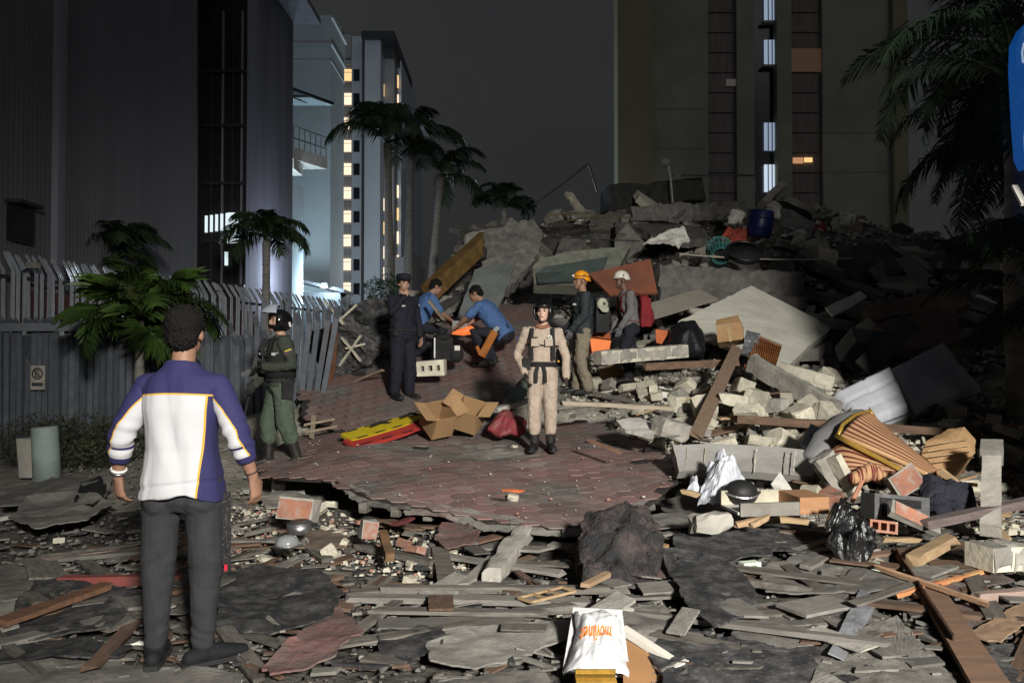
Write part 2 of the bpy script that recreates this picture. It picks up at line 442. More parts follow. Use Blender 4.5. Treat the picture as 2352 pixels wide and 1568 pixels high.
sh = empty('gatehouse', 'low dark gatehouse with sloping roof below the pale wall', 'gatehouse', (-10.8, 46, 0))
MB().add([(-1.6, -1, 6.0), (1.3, -1, 5.35), (1.3, 1.6, 5.35), (-1.6, 1.6, 6.0), (-1.6, -1, 5.85), (1.3, -1, 5.15), (1.3, 1.6, 5.15), (-1.6, 1.6, 5.85)],
         [(0, 1, 2, 3), (7, 6, 5, 4), (0, 4, 5, 1), (1, 5, 6, 2), (2, 6, 7, 3), (3, 7, 4, 0)]).build('roof_slab', DKMET, sh)
MB().box((-.2, .3, 2.6), (2.4, 1.6, 5.2)).build('wall', DKMET, sh)
wlp = empty('wall_lamp', 'small lit wall lamp at the foot of the pale wall', 'lamp', (-10.55, 44.6, 5.45))
MB().box((0, .12, .06), (.3, .1, .3)).build('bracket', DKMET, wlp)
MB().tube([(-.1, 0, 0), (.16, -.02, 0)], .07, n=10, round_=True).build('bulb', ME('lamp_bulb', (1, .95, .8), 6), wlp)
lamp('yard_lamp_light', 'POINT', (-10.6, 44.0, 5.3), 1100, (.62, .86, 1.0), shadow_soft_size=.15)
lamp('tower_fill_light', 'POINT', (-9.0, 70, 9.0), 9000, (.8, .92, 1.0), shadow_soft_size=.3)  # added fill with no lamp behind it, brightens the far tower
lamp('balcony_lamp_light', 'POINT', (-11.2, 37.6, 8.6), 420, (.75, .9, 1.0), shadow_soft_size=.2)
lamp('courtyard_lamp_light', 'POINT', (-7.1, 27.2, 4.2), 230, (.72, .82, 1.0), shadow_soft_size=.2)

# ------------------------------------------------------------------ far tower with lit windows
FT = M('tower_wall', (.46, .49, .53), (.40, .43, .47), scale=.12, bump=.05, vary=0)
FTB = M('tower_brown', (.34, .32, .32), (.28, .265, .265), scale=.2, bump=.05, vary=0)
LW = ME('lit_window', (1.0, .80, .58), 1.25); LW2 = ME('lit_window_amber', (1.0, .66, .30), 1.1)
ft = empty('apartment_tower', 'distant apartment tower with a column of glowing square windows', 'building', (-16, 95, 0))
def T(u, v, y=95.0): p = at(u, v, y); return p - V((-16, 95, 0))
def wallbox(name, u0, u1, vt, y0, y1, mat, par=ft, base=0.0, org=V((-16, 95, 0))):
    a = at(u0, vt, y0); b = at(u1, vt, y0)
    return MB().box(((a.x + b.x) / 2 - org.x, (y0 + y1) / 2 - org.y, (a.z + base) / 2), (b.x - a.x, y1 - y0, a.z - base)).build(name, mat, par)
wallbox('wall', 757, 784, 62, 94.5, 104, FTB); wallbox('wall', 784, 808, 80, 95.2, 104, FTB)
wallbox('wall', 808, 840, 84, 95, 104, FT); wallbox('wall', 838, 874, 88, 93, 112, FT)
wallbox('wall', 874, 906, 118, 96, 118, FTB); wallbox('wall', 906, 948, 590, 97, 110, FTB)
wallbox('wall', 903, 922, 140, 99, 122, FT)
a, b = at(828, 76, 92), at(904, 76, 92)
MB().box(((a.x + b.x) / 2 + 16, 6, a.z), (b.x - a.x, 17, .9)).build('roof_slab', DKMET, ft)
MB().box(((a.x + b.x) / 2 + 16.5, 3, a.z - 1.0), (b.x - a.x - 1.4, 8, 1.1)).build('roof_slab', DKMET, ft)
for v in (172, 227, 283, 335, 388, 443, 497, 552, 607, 662):
    p, q = T(783, v + 13, 95), T(807, v - 13, 95)
    w = MB().box(((p.x + q.x) / 2, .1, (p.z + q.z) / 2), (q.x - p.x, .12, q.z - p.z)).build('window', LW2 if v == 172 else LW, ft)
    MB().box(((p.x + q.x) / 2, -.02, (p.z + q.z) / 2 + .28), (q.x - p.x, .06, .05)).build('window_bar', FTB, w)
    MB().box(((p.x + q.x) / 2, -.05, q.z + .75), (q.x - p.x + .1, .3, .5)).build('spandrel', FTB, ft)
    p, q = T(812, v + 14, 94.9), T(826, v - 12, 94.9)
    MB().box(((p.x + q.x) / 2, -.03, (p.z + q.z) / 2), (q.x - p.x, .12, q.z - p.z)).build('window', DARK, ft)
for u, vv in ((879, (208, 260, 470, 524, 580, 628)), (912, (188, 232, 440, 492, 546, 600, 640))):
    for i, v in enumerate(vv):
        yy = 95.7 if u == 879 else 98.6
        p, q = T(u - 3, v + 14, yy), T(u + 3.5, v - 14, yy)
        MB().box(((p.x + q.x) / 2, yy - 95, (p.z + q.z) / 2), (q.x - p.x, .3, q.z - p.z)).build('window', LW if (i + int(u)) % 3 else LW2, ft)

# ------------------------------------------------------------------ right tower behind the pile
RTW = M('tower_plaster', (.33, .325, .27), (.25, .25, .21), scale=.35, bump=.1, bscale=4, vary=0)
RTY = M('tower_yellow', (.29, .265, .175), (.24, .22, .145), scale=.3, bump=.1, bscale=4, vary=0)
RTB = M('tower_brown_strip', (.24, .21, .19), (.175, .15, .14), scale=1.6, stretch=(4, 1, .5), bump=.2, bscale=9, vary=0)
rt = empty('apartment_block', 'dim tall apartment block rising behind the rubble pile', 'building', (12, 40, 0))
O2 = V((12, 40, 0))
def rbox(name, u0, u1, y0, y1, mat, vt=-160, vb=None):
    a, b = at(u0, vt, y0), at(u1, vt, y0); zb = at(u0, vb, y0).z if vb is not None else 0
    return MB().box(((a.x + b.x) / 2 - 12, (y0 + y1) / 2 - 40, (a.z + zb) / 2), (b.x - a.x, y1 - y0, a.z - zb)).build(name, mat, rt)
rbox('corner_pier', 1418, 1497, 39.7, 41.2, RTY); rbox('wall', 1497, 1625, 40, 41.2, RTW)
rbox('window_strip', 1625, 1691, 40.25, 41.2, RTB); rbox('wall', 1691, 1730, 40, 41.2, RTW)
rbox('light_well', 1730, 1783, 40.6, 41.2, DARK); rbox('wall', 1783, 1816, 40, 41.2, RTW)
rbox('window_strip', 1816, 1887, 40.25, 41.2, RTB); rbox('wall', 1887, 2050, 40, 41.2, RTW); rbox('corner_pier', 2050, 2082, 39.7, 41.2, RTY)
RL = ME('cool_window', (.60, .74, 1.0), .42); RL2 = ME('cool_window_bright', (.70, .84, 1.0), .8)
for v0, v1, mt in ((-6, 47, RL), (92, 148, RL), (282, 345, RL), (378, 440, RL2)):
    w = rbox('window', 1756, 1779, 40.4, 40.5, mt, v0, v1)
    for k in (1764, 1773):
        rb = rbox('window_bar', k, k + 1.6, 40.3, 40.36, DKMET, v0, v1); rb.parent = w
rbox('sill', 1752, 1779, 40.2, 40.45, RTW, 47, 52); rbox('sill', 1752, 1779, 40.2, 40.45, RTW, 148, 153)
WARM = ME('warm_window', (1.0, .55, .3), .035); WARM2 = ME('warm_window_bright', (1.0, .62, .25), 1.1)
rbox('window', 1818, 1886, 40.15, 40.22, WARM, 112, 165); rbox('window', 1822, 1845, 40.15, 40.22, ME('warm_window_mid', (1, .5, .25), .5), 362, 375); rbox('window', 1848, 1866, 40.15, 40.22, WARM2, 362, 372)
rbox('window', 1668, 1690, 40.15, 40.22, ME('dim_window', (.8, .75, .72), .06), 182, 197)
for v in (250, 340):
    rbox('joint_line', 1499, 1624, 39.985, 40.1, RTB, v, v + 1.3); rbox('joint_line', 1889, 2048, 39.985, 40.1, RTB, v + 55, v + 56.3)
for k in range(1, 11):
    for u0 in (1627, 1818):
        rbox('slat', u0, u0 + 62, 40.18, 40.24, RTB, -20 + k * 46, -18 + k * 46)

# ------------------------------------------------------------------ fences on the left
PKT = M('picket_paint', (.105, .115, .135), (.08, .09, .105), scale=6, bump=.2, vary=.2, rough=.6)
PKT2 = M('picket_pale', (.36, .385, .42), (.29, .31, .34), scale=6, bump=.2, vary=.15, rough=.6)
REDW = M('dark_red_wall', (.10, .045, .042), (.07, .035, .035), scale=2, bump=.3, bscale=12, vary=0)
def picket_mesh(w, h, tip, bend, d=.02):
    zz = [(0, 0), (0, h), (bend, h + tip)]
    m = MB(); vs = []
    for o, z in zz: vs += [(-w / 2, o, z), (w / 2, o, z), (w / 2, o + d, z), (-w / 2, o + d, z)]
    vs += [(0, bend * 1.12 + d / 2, h + tip + w * .8)]
    fs = []
    for k in range(2):
        for j in range(4): fs.append((k * 4 + j, k * 4 + (j + 1) % 4, k * 4 + 4 + (j + 1) % 4, k * 4 + 4 + j))
    fs += [(8 + j, 8 + (j + 1) % 4, 12) for j in range(4)] + [(3, 2, 1, 0)]
    return m.add(vs, fs).mesh('picket')
A, B = V((-8.2, 12.55, 0)), V((-4.3, 26.5, 0)); fd = (B - A); fl = fd.length; fd.normalize(); ang = math.atan2(fd.y, fd.x)
uf = empty('picket_fence', 'tall metal picket fence with bent spiked tops receding past the palms', 'fence', A, ang)
pm = picket_mesh(.062, 2.88, .30, .20); pm.materials.append(PKT2)
npk = int(fl / .118)
for i in range(npk):
    link('picket', pm, None, uf, (i * .118, random.uniform(-.01, .01), random.uniform(-.02, .02)), (random.uniform(-.02, .02), 0, random.uniform(-.12, .12)))
for z in (.5, 2.80): MB().box((fl / 2, .05, z), (fl, .04, .06)).build('rail', DKMET, uf)
for i in range(6): MB().box((i * fl / 5, .12, 1.5), (.1, .1, 3.05)).build('post', DKMET, uf)
rw = MB().box((0, 0, 1.32), (fl * .52, .15, 2.64)).build('masonry_barrier', REDW, None, label='dark red low wall behind the tall picket fence', cat='wall')
rw.location = A + fd * fl * .27 + V((-fd.y, fd.x, 0)) * .35; rw.rotation_euler = (0, 0, ang)
A2, B2 = V((-8.15, 12.1, -.03)), V((-2.72, 11.75, -.03)); f2 = B2 - A2; l2 = f2.length; f2.normalize(); an2 = math.atan2(f2.y, f2.x)
lf = empty('corrugated_gate_fence', 'lower grey picket fence with broken leaning boards behind the soldier', 'fence', A2, an2)
pm2 = picket_mesh(.076, 1.93, .15, -.10); pm2.materials.append(PKT)
npk = int(l2 / .1)
for i in range(npk):
    t = i / npk; lean = 0.0; dz = 0; yo = random.uniform(-.012, .012)
    if t > .86: lean = (t - .86) * 1.5; dz = .22 * (t - .86) / .14; yo = -.25 * (t - .86) / .14
    elif t > .62: dz = random.uniform(-.35, 0) + .05; lean = random.uniform(-.04, .04)
    link('picket', pm2, None, lf, (i * .1, yo, dz), (random.uniform(-.03, .03), lean, random.uniform(-.15, .15)))
MB().box((1.7, -.06, 1.98), (3.5, .1, .12)).build('gate_rail', M('rail_paint', (.16, .17, .19), (.13, .14, .155), bump=.1, vary=0), lf)
MB().box((l2 * .43, .04, .35), (l2 * .86, .03, .1)).build('rail', DKMET, lf)
MB().box((l2 * .43, .06, 0.98), (l2 * .80, .012, 1.75)).build('backing_sheet', M('backing_sheet', (.06, .065, .075), (.045, .05, .058), vary=0, bump=.1), lf)
# small floodlight on the fence top at the left edge, shining along the spikes
nrm = V((fd.y, -fd.x, 0)); lpz = A + fd * .55 + nrm * .22 + V((0, 0, 3.0))
fl2 = empty('fence_floodlight', 'small box floodlight mounted on the fence top at the left edge', 'lamp', lpz, ang)
MB().box((0, 0, 0), (.14, .16, .10)).build('housing', M('lamp_grey', (.35, .33, .3), bump=.1), fl2); MB().box((.075, 0, 0), (.012, .13, .08)).build('lens', ME('flood_lens', (.9, .95, 1), 1.5), fl2); MB().beam((0, .05, -.02), (0, .22, -.1), .03, .03).build('bracket', DKMET, fl2)
lamp('fence_floodlight_light', 'SPOT', lpz + fd * .12, 95, (.85, .93, 1.0), lpz + fd * 5 - nrm * .25 + V((0, 0, .05)), spot_size=R(34), spot_blend=.4, shadow_soft_size=.05)
# no-parking plate wired to the fence
SIGNW = M('sign_plate', (.40, .38, .33), (.30, .28, .24), scale=6, bump=.1, vary=0)
SIGNK = M('sign_ink', (.03, .03, .03), (.05, .05, .05), bump=0, vary=0)
p = at(87, 867, 11.93)
ps = empty('parking_plate', 'weathered plate with a struck-through E in a ring on the fence', 'sign', p, an2)
MB().box((0, 0, 0), (.22, .015, .36)).build('plate', SIGNW, ps)
ring = [(.078 * math.cos(t), -.014, .06 + .078 * math.sin(t)) for t in np.linspace(0, 2 * math.pi, 25)]
MB().tube(ring, .011, n=6, cap=False).build('ring', SIGNK, ps)
e = MB(); e.box((-.028, -.013, .06), (.016, .008, .10))
for z in (.018, .06, .102): e.box((.004, -.013, z), (.05, .008, .016))
e.build('letter', SIGNK, ps)
MB().beam((-.056, -.018, .116), (.056, -.018, .004), .013, .006).build('slash', SIGNK, ps)
MB().box((0, -.012, -.1), (.17, .008, .05)).build('caption_bar', SIGNK, ps)

# ------------------------------------------------------------------ palms and shrubs
LEAF = M('palm_leaf', (.030, .050, .018), (.018, .032, .013), scale=3, rough=.5, spec=.4, bump=0, vary=.3)
LEAFB = M('fan_leaf', (.055, .105, .018), (.030, .055, .014), scale=2, rough=.5, spec=.4, bump=0, vary=.35, c3=(.11, .10, .035))
LEAFD = M('dark_leaf', (.030, .052, .028), (.018, .032, .018), scale=3, rough=.55, bump=0, vary=.3)
LEAFY = M('dry_leaf', (.20, .17, .085), (.13, .10, .055), scale=3, rough=.7, bump=0, vary=.3)
BARK = M('palm_bark', (.24, .225, .20), (.15, .14, .125), scale=3, stretch=(1, 1, 5), bump=.5, bscale=14)
def frond_mesh(L, n, ll, e0=55, e1=-60, hang=.5, w=.03, seed=1):
    rnd = random.Random(seed); m = MB(); pts = []; p = V((0, 0, 0)); K = 14
    for i in range(K + 1):
        pts.append(p.copy()); e = R(e0 + (e1 - e0) * (i / K) ** 1.2); p = p + V((math.cos(e), .02 * math.sin(i), math.sin(e))) * (L / K)
    m.tube(pts, [.022 * L ** .5 * (1 - .85 * i / K) for i in range(K + 1)], n=5)
    for i in range(n):
        t = .13 + .86 * i / n; x = t * K; k = min(int(x), K - 1); b = pts[k].lerp(pts[k + 1], x - k); d = (pts[k + 1] - pts[k]).normalized()
        le = ll * (math.sin(math.pi * (.12 + .86 * t)) ** .6) * rnd.uniform(.8, 1.1)
        for s_ in (-1, 1):
            sd = V((0, s_, 0)); up = d.cross(sd) * s_
            q = (sd * .78 + d * rnd.uniform(.45, .75) + V((0, 0, rnd.uniform(-.1, .28)))).normalized()
            mid = b + q * le * .5 + V((0, 0, -hang * le * .10)); tip = b + q * le * .92 + V((0, 0, -hang * le * rnd.uniform(.5, .8)))
            a = d * w
            m.add([b - a * .5, b + a * .5, mid + a * .55, mid - a * .55, tip], [(0, 1, 2, 3), (3, 2, 4)])
    return m.mesh('frond', True)
def palm(label, base, crown, rtrunk, nf, meshes, mat, tilt=(-.15, .5), sc=(.85, 1.1), group=None, seed=0, name='palm_tree', azr=None, cat='palm'):
    rnd = random.Random(seed); base, crown = V(base), V(crown)
    r = empty(name, label, cat, base, 0, group)
    h = crown - base; pts = [V((h.x * t ** 1.5, h.y * t, h.z * t)) for t in np.linspace(0, 1, 9)]
    MB().tube(pts, [rtrunk * (1.25 - .5 * t + .12 * math.sin(40 * t)) for t in np.linspace(0, 1, 9)], n=10).build('trunk', BARK, r, True)
    for i in range(nf):
        az = 2 * math.pi * (i * .618) if azr is None else R(rnd.uniform(*azr)); s_ = rnd.uniform(*sc); me = meshes[i % len(meshes)]
        o = link('frond', me, None, r, h + V((0, 0, rnd.uniform(-.05, .1))), (rnd.uniform(-.25, .25), -rnd.uniform(*tilt), az), (s_, s_, s_))
    return r
def fr(mat, *a, **k):
    m = frond_mesh(*a, **k); m.materials.append(mat); return m
RF = [fr(LEAF, 2.9, 80, .85, 50, -80, 1.2, .05, 1), fr(LEAF, 2.7, 76, .8, 75, -70, 1.2, .05, 2), fr(LEAF, 3.0, 80, .85, 25, -85, 1.2, .05, 3)]
for i, (u, v, y, ut, n) in enumerate(((890, 330, 28.0, 898, 13), (945, 318, 31.0, 935, 12), (1012, 405, 30.0, 982, 12))):
    c = at(u, v, y); b = at(ut, 640, y); b.z = .2
    palm(('tall royal palm leaning left against the lit tower', 'tall royal palm in the middle of the three by the lit tower', 'shorter royal palm on the right of the three against the sky')[i],
         b, c, .17, n, RF, LEAF, group='royal palms behind the fence', seed=i + 3, sc=(.72, .95) if i < 2 else (.66, .85), tilt=(-.1, .55))
SF = [fr(LEAF, 1.7, 60, .6, 50, -95, .8, .04, 4), fr(LEAF, 1.5, 56, .55, 80, -70, .8, .04, 5)]
c = at(612, 555, 20.0); palm('short palm with arching dark fronds in front of the pale wall', V((c.x, 20, 0)), c, .13, 13, SF, LEAF, seed=7, sc=(.75, 1.0))
c = at(262, 600, 16.5); palm('small blurred palm behind the spiked fence at left', V((c.x, 16.5, 0)), c, .06, 12, SF, LEAF, seed=9, sc=(.8, 1.0))
def fan_mesh(rad, n, seed):
    rnd = random.Random(seed); m = MB(); m.tube([(0, 0, 0), (rad * .5, 0, rad * .12), (rad * .8, 0, rad * .05)], [.012, .01, .008], n=5)
    c = V((rad * .8, 0, rad * .05))
    for i in range(n):
        a = R(-135 + 270 * i / (n - 1)); d = V((math.cos(a), math.sin(a), rnd.uniform(-.08, .12))); le = rad * rnd.uniform(.75, 1) * (1 - .15 * abs(a) / 2.4)
        s_ = V((-d.y, d.x, 0)) * (rad * .028); mid = c + d * le * .6; tip = c + d * le + V((0, 0, -le * rnd.uniform(.15, .4)))
        m.add([c, mid - s_, tip, mid + s_ + V((0, 0, .012))], [(0, 1, 2), (0, 2, 3)])
    return m.mesh('fan_leaf')
FM = []
for k in range(3):
    m_ = fan_mesh(.85, 54, 20 + k); m_.materials.append(LEAFB); FM.append(m_)
FP = [fr(LEAFB, 1.6, 60, .7, 40, -50, .5, .035, 14), fr(LEAFB, 1.4, 56, .65, 60, -45, .5, .035, 15)]
c = at(322, 712, 10.9)
pf = palm('bushy bright green fan palm growing in front of the grey fence', V((c.x, 10.9, 0)), c, .07, 24, FM + FP, LEAFB, tilt=(-1.0, .7), sc=(.55, .84), seed=5)
BU = [fr(LEAFD, 1.4, 44, .55, 65, -70, .7, .06, 8)]
c = at(1158, 480, 26.0); palm('dark palm shrub standing behind the crest of the rubble', V((c.x, 26, 4.2)), c, .1, 18, BU, LEAFD, seed=12, sc=(.7, 1.1), tilt=(-.5, .9))
# palms at the right edge, mostly in darkness
BF = [fr(LEAFD, 2.5, 60, .55, 35, -85, .7, .03, 21), fr(LEAFD, 2.3, 56, .55, 55, -70, .7, .03, 22), fr(LEAFD, 2.1, 56, .5, 15, -80, .7, .03, 23)]
palm('large dark palm hanging over the right edge', (6.45, 10.1, 0), (6.25, 9.9, 5.0), .16, 17, BF, LEAFD, seed=31, tilt=(-.45, .35), sc=(.8, 1.05), group='palms at right edge')
palm('dark palm behind the blue sign at right', (9.2, 13.5, .5), (9.0, 13.5, 5.6), .16, 17, BF, LEAFD, seed=32, tilt=(-.5, .4), sc=(1.0, 1.3), group='palms at right edge')
palm('young palm with a few bright arching fronds at right edge', (6.0, 8.9, .2), (5.85, 8.8, 2.45), .07, 12, [fr(LEAFB, 1.25, 44, .42, 60, -60, .6, .025, 25), BF[1]], LEAFB, seed=33, tilt=(-.2, .5), sc=(.6, .85))
palm('low dark palm filling the shadow at right', (8.2, 11.2, .4), (8.1, 11.2, 2.9), .1, 15, BF, LEAFD, seed=34, tilt=(-.5, .5), sc=(.8, 1.0), group='palms at right edge')
palm('tall dark palm beside the apartment block at far right', (13.2, 18, .5), (13.0, 18, 6.2), .16, 17, BF, LEAFD, seed=35, tilt=(-.5, .4), sc=(1.3, 1.6), group='palms at right edge')
palm('dense black palm mass hanging before the apartment block', (10.2, 15.2, .5), (9.6, 14.6, 7.4), .16, 22, BF, LEAFD, seed=36, tilt=(-.7, .3), sc=(1.2, 1.5), group='palms at right edge')
palm('drooping dark palm above the shaded brown slabs', (8.8, 12.3, .5), (7.9, 12.0, 4.6), .13, 20, BF, LEAFD, seed=37, tilt=(-.6, .4), sc=(.8, 1.1), group='palms at right edge')
palm('low spreading dark palm in the right shadow', (7.4, 10.2, .3), (7.1, 10.0, 1.9), .1, 18, BF, LEAFD, seed=38, tilt=(-.3, .6), sc=(.6, .9), group='palms at right edge')
def shrub(label, c, r, n, mat, lsz, name='shrub', seed=1, cat='shrub', stem=True):
    rnd = random.Random(seed); c = V(c); o = empty(name, label, cat, c); m = MB()
    for i in range(n):
        d = V((rnd.gauss(0, 1), rnd.gauss(0, 1), rnd.gauss(0, 1))).normalized() * rnd.uniform(.35, 1) ** .5
        k = 1 + .35 * noise.noise(d * 2.5 + V((seed, 0, 0))); p = V((d.x * r[0] * k, d.y * r[1] * k, r[2] + d.z * r[2] * k))
        a = V((rnd.gauss(0, 1), rnd.gauss(0, 1), rnd.gauss(0, .6))).normalized(); b = a.orthogonal().normalized()
        b = Quaternion(a, rnd.uniform(0, 6)) @ b; s_ = lsz * rnd.uniform(.6, 1.2)
        m.add([p - b * s_ * .3, p + a * s_ * .5, p + b * s_ * .3 + a * .1 * s_, p + a * s_ * 1.2], [(0, 1, 3), (1, 2, 3)])
    m.build('foliage', mat, o)
    if stem: MB().tube([(0, 0, -.1), (.03, 0, r[2])], [.03, .015], n=6).build('stem', BARK, o)
    return o
for i, (u, v, y, r) in enumerate(((95, 1010, 11.0, (.7, .45, .36)), (185, 1005, 10.8, (.75, .45, .38)), (270, 1000, 10.6, (.55, .4, .36)))):
    c = at(u, v, y); c.z = -.02
    shrub(('dark low shrub at the foot of the fence, leftmost', 'broad low shrub behind the broken concrete bollard', 'low shrub beside the man in the white shirt')[i], c, r, 1500, M('shrub_leaf', (.05, .06, .03), (.035, .04, .025), bump=0, vary=.2), .07, seed=i, )
c = at(885, 690, 25); c.z -= .3; shrub('round green bush beyond the fence, left of the dark policeman', c, (.7, .6, .55), 900, M('bush_leaf', (.035, .10, .04), (.03, .07, .03), bump=0, vary=.2), .13, seed=8)

# ------------------------------------------------------------------ blue sign on its masonry column, right edge
BLUE = ME('sign_blue', (.005, .12, .50), .36)
sg = empty('blue_sign', 'bright blue sign with white script strokes at right edge', 'sign', (6.6, 8.4, 0), R(4))
out = [at(u, v, 8.4) - V((6.6, 8.4, 0)) for u, v in ((2356, 52), (2330, 78), (2313, 112), (2311, 170), (2318, 300), (2324, 372), (2336, 396), (2356, 384))]
out += [V((.6, 0, 3.5)), V((.6, 0, 5.0))]
m = MB(); k = len(out)
m.add([p + V((0, -.06, 0)) for p in out] + [p + V((0, .06, 0)) for p in out], [tuple(range(k)), tuple(reversed(range(k, 2 * k)))] + [(i, k + i, k + (i + 1) % k, (i + 1) % k) for i in range(k)])
m.build('board', BLUE, sg)
SW = ME('sign_white', (.45, .62, .8), .6)
def stroke(uv, r=.01):
    MB().tube([at(u, v, 8.31) - V((6.6, 8.4, 0)) for u, v in uv], r, n=6).build('script_stroke', SW, sg)
stroke([(2346, 100), (2337, 108), (2333, 128), (2335, 150), (2344, 154), (2350, 140)])
stroke([(2352, 262), (2343, 290), (2339, 320), (2340, 352), (2346, 372)])
stroke([(2352, 200), (2345, 215), (2350, 232)], .016)
MB().box((.1, .15, 1.75), (.5, .3, 3.5)).build('column', CONC, sg)
MB().box((6.45, 6.1, 2.45), (3.7, .3, 4.9)).build('shadow_blocker', CONC, None, label='plain concrete wall added out of view at right to cast shadow', cat='wall')  # unseen wall, added only to block the floodlight from the right side
wst = MB().beam(at(2330, 428, 7.4), at(2352, 470, 7.2), .05, .03).build('white_lath', WHITE, None, label='short white lath caught in the palm at right edge', cat='lath')
# ------------------------------------------------------------------ fallen shingled roof: a near sheet and a steeper sheet behind it
SHIN = M('shingle', (.235, .142, .130), (.175, .158, .146), scale=1.1, bump=.8, bscale=45, vary=.22, world=True, lo=.44, hi=.60, c3=(.30, .28, .26), bdist=.012, dust=.55)
DECK = M('roof_deck', (.03, .025, .023), (.05, .043, .04), scale=5, bump=.6, vary=0)
def zF(x, y):
    return .19 + .098 * (y - 6.2) + .04 * math.sin(.9 * x + .5 * y) - .16 * (1 - sstep(-3.0, -1.5, x)) + .10 * sstep(1.1, 2.2, x) * math.sin(2.2 * y + x) ** 2 + .022 * math.sin(3.1 * x) * math.sin(2.3 * y)
def zB(x, y):
    return .52 + .335 * (y - 10.1) + .05 * math.sin(1.3 * x + y) + .05 * (x + 1.5)
def onS(u, v, f):
    y = 4.0
    while y < 20:
        p = at(u, v, y)
        if p.z <= f(p.x, p.y): return p
        y += .02
    return p
PF = [(585, 1092), (625, 1035), (660, 1010), (760, 985), (900, 990), (1020, 1000), (1150, 992), (1250, 975), (1340, 968), (1440, 992), (1505, 1025), (1562, 1060), (1545, 1110), (1500, 1150), (1420, 1185), (1300, 1212), (1180, 1204), (1060, 1180), (940, 1158), (850, 1140), (790, 1118), (765, 1102), (680, 1098)]
PB = [(690, 950), (700, 900), (750, 876), (850, 846), (900, 815), (960, 782), (1060, 722), (1120, 695), (1250, 700), (1225, 800), (1200, 880), (1165, 955), (1110, 1000), (900, 1002), (770, 985)]
def inside(x, y, poly):
    c = False; n = len(poly)
    for i in range(n):
        a, b = poly[i], poly[i - 1]
        if (a.y > y) != (b.y > y) and x < (b.x - a.x) * (y - a.y) / (b.y - a.y) + a.x: c = not c
    return c
rf = empty('shingle_sheet', 'sagging sheet of red-brown hexagonal roof shingles spread before the khaki officer', 'roof', (0, 7.5, .3))
O3 = V((0, 7.5, .3))
HEX = []
def hexm(w, h, t=.014):
    c = [(-.5, 0), (-.25, -.5), (.25, -.5), (.5, 0), (.25, .5), (-.25, .5)]
    vs = [(a * w, b * h, .0015) for a, b in c] + [(a * w, b * h, -.008) for a, b in c]
    return vs, [(0, 1, 2, 3, 4, 5), (11, 10, 9, 8, 7, 6)] + [(i, i + 6, (i + 1) % 6 + 6, (i + 1) % 6) for i in range(6)]
def roof_sheet(pxs, f, pw, ph, rot, want, seed):
    rnd = random.Random(seed); poly = [onS(u, v, f) for u, v in pxs]
    mb = patch_mb(poly, thick=.03, jag=.05, amp=0, rings=10, nb=120)
    mb.v = [(x - O3.x, y - O3.y, f(x, y) - .006 - (.03 if k >= len(mb.v) // 2 else 0) - O3.z) for k, (x, y, z) in enumerate(mb.v)]
    mb.build('roof_deck', DECK, rf)
    xs_ = [p.x for p in poly]; ys2 = [p.y for p in poly]; cx, cy = sum(xs_) / len(xs_), sum(ys2) / len(ys2)
    cells = []; c_, s_ = math.cos(rot), math.sin(rot)
    for j in range(-44, 45):
        for i in range(-40, 41):
            a = i * .75 * pw; b = (j + (.5 if i % 2 else 0)) * ph
            x, y = cx + a * c_ - b * s_, cy + a * s_ + b * c_
            if inside(x, y, poly) and rnd.random() > .008: cells.append((x, y))
    cells.sort(key=lambda p: p[1])
    vs, fs = hexm(pw * .955, ph * .965); me = MB().add(vs, fs).mesh('shingle'); me.materials.append(SHIN); rest = MB()
    for k, (x, y) in enumerate(cells):
        e = .04; n = V((-(f(x + e, y) - f(x - e, y)) / (2 * e), -(f(x, y + e) - f(x, y - e)) / (2 * e), 1)).normalized()
        q = V((0, 0, 1)).rotation_difference(n) @ Quaternion((0, 0, 1), rot + rnd.uniform(-.02, .02)) @ Quaternion((1, 0, 0), -rnd.uniform(.03, .10) if rnd.random() < .05 else 0) @ Quaternion((0, 1, 0), rnd.uniform(-.008, .008))
        p = V((x, y, f(x, y) + .002 + rnd.uniform(0, .0012)))
        if k < want:
            o = link('shingle', me, None, rf, p - O3); o.rotation_mode = 'QUATERNION'; o.rotation_quaternion = q
        else:
            Mx = Matrix.Translation(p - O3) @ q.to_matrix().to_4x4()
            rest.add([Mx @ V(v) for v in vs], fs)
    if rest.v: tag(rest.build('shingle_field', SHIN, rf), kind='stuff')
    return poly
polyF = roof_sheet(PF, zF, .245, .205, R(2), 300, 3)
polyB = roof_sheet(PB, zB, .245, .21, R(8), 0, 4)
random.seed(41)
edge = [(768, 1100), (800, 1120), (850, 1140), (940, 1158), (1060, 1180), (1180, 1204), (1300, 1212), (1420, 1185), (1500, 1150)]
for k in range(len(edge) - 1):      # torn felt lip drooping over the near edge
    a, b = onS(*edge[k], zF), onS(*edge[k + 1], zF); up = V((0, .10, .022)); dn = V((0, -.07, -.05))
    mid = (a + b) / 2; a2, b2 = a + (a - mid) * .12, b + (b - mid) * .12
    patch_mb([a2 + dn * random.uniform(.6, 1.3) - O3, mid + dn * random.uniform(.6, 1.6) - O3, b2 + dn * random.uniform(.6, 1.3) - O3, b2 + up * random.uniform(.6, 1.4) - O3, mid + up * random.uniform(.5, 1.3) - O3, a2 + up * random.uniform(.6, 1.4) - O3], thick=.012, jag=.03, amp=.02, nf=5, rings=4, nb=44).build('torn_lip', FELTG if k % 3 else M('lip_felt', (.19, .14, .125), (.24, .215, .195), scale=5, bump=.6), rf)
for k in range(7):      # rafters showing under the near edge
    a = onS(830 + 75 * k, 1150 + 9 * k, zF); MB().beam(a - O3 + V((0, .05, -.07)), a - O3 + V((.25, 1.6, -.07)), .07, .09, jit=.006).build('rafter', WGREY, rf)

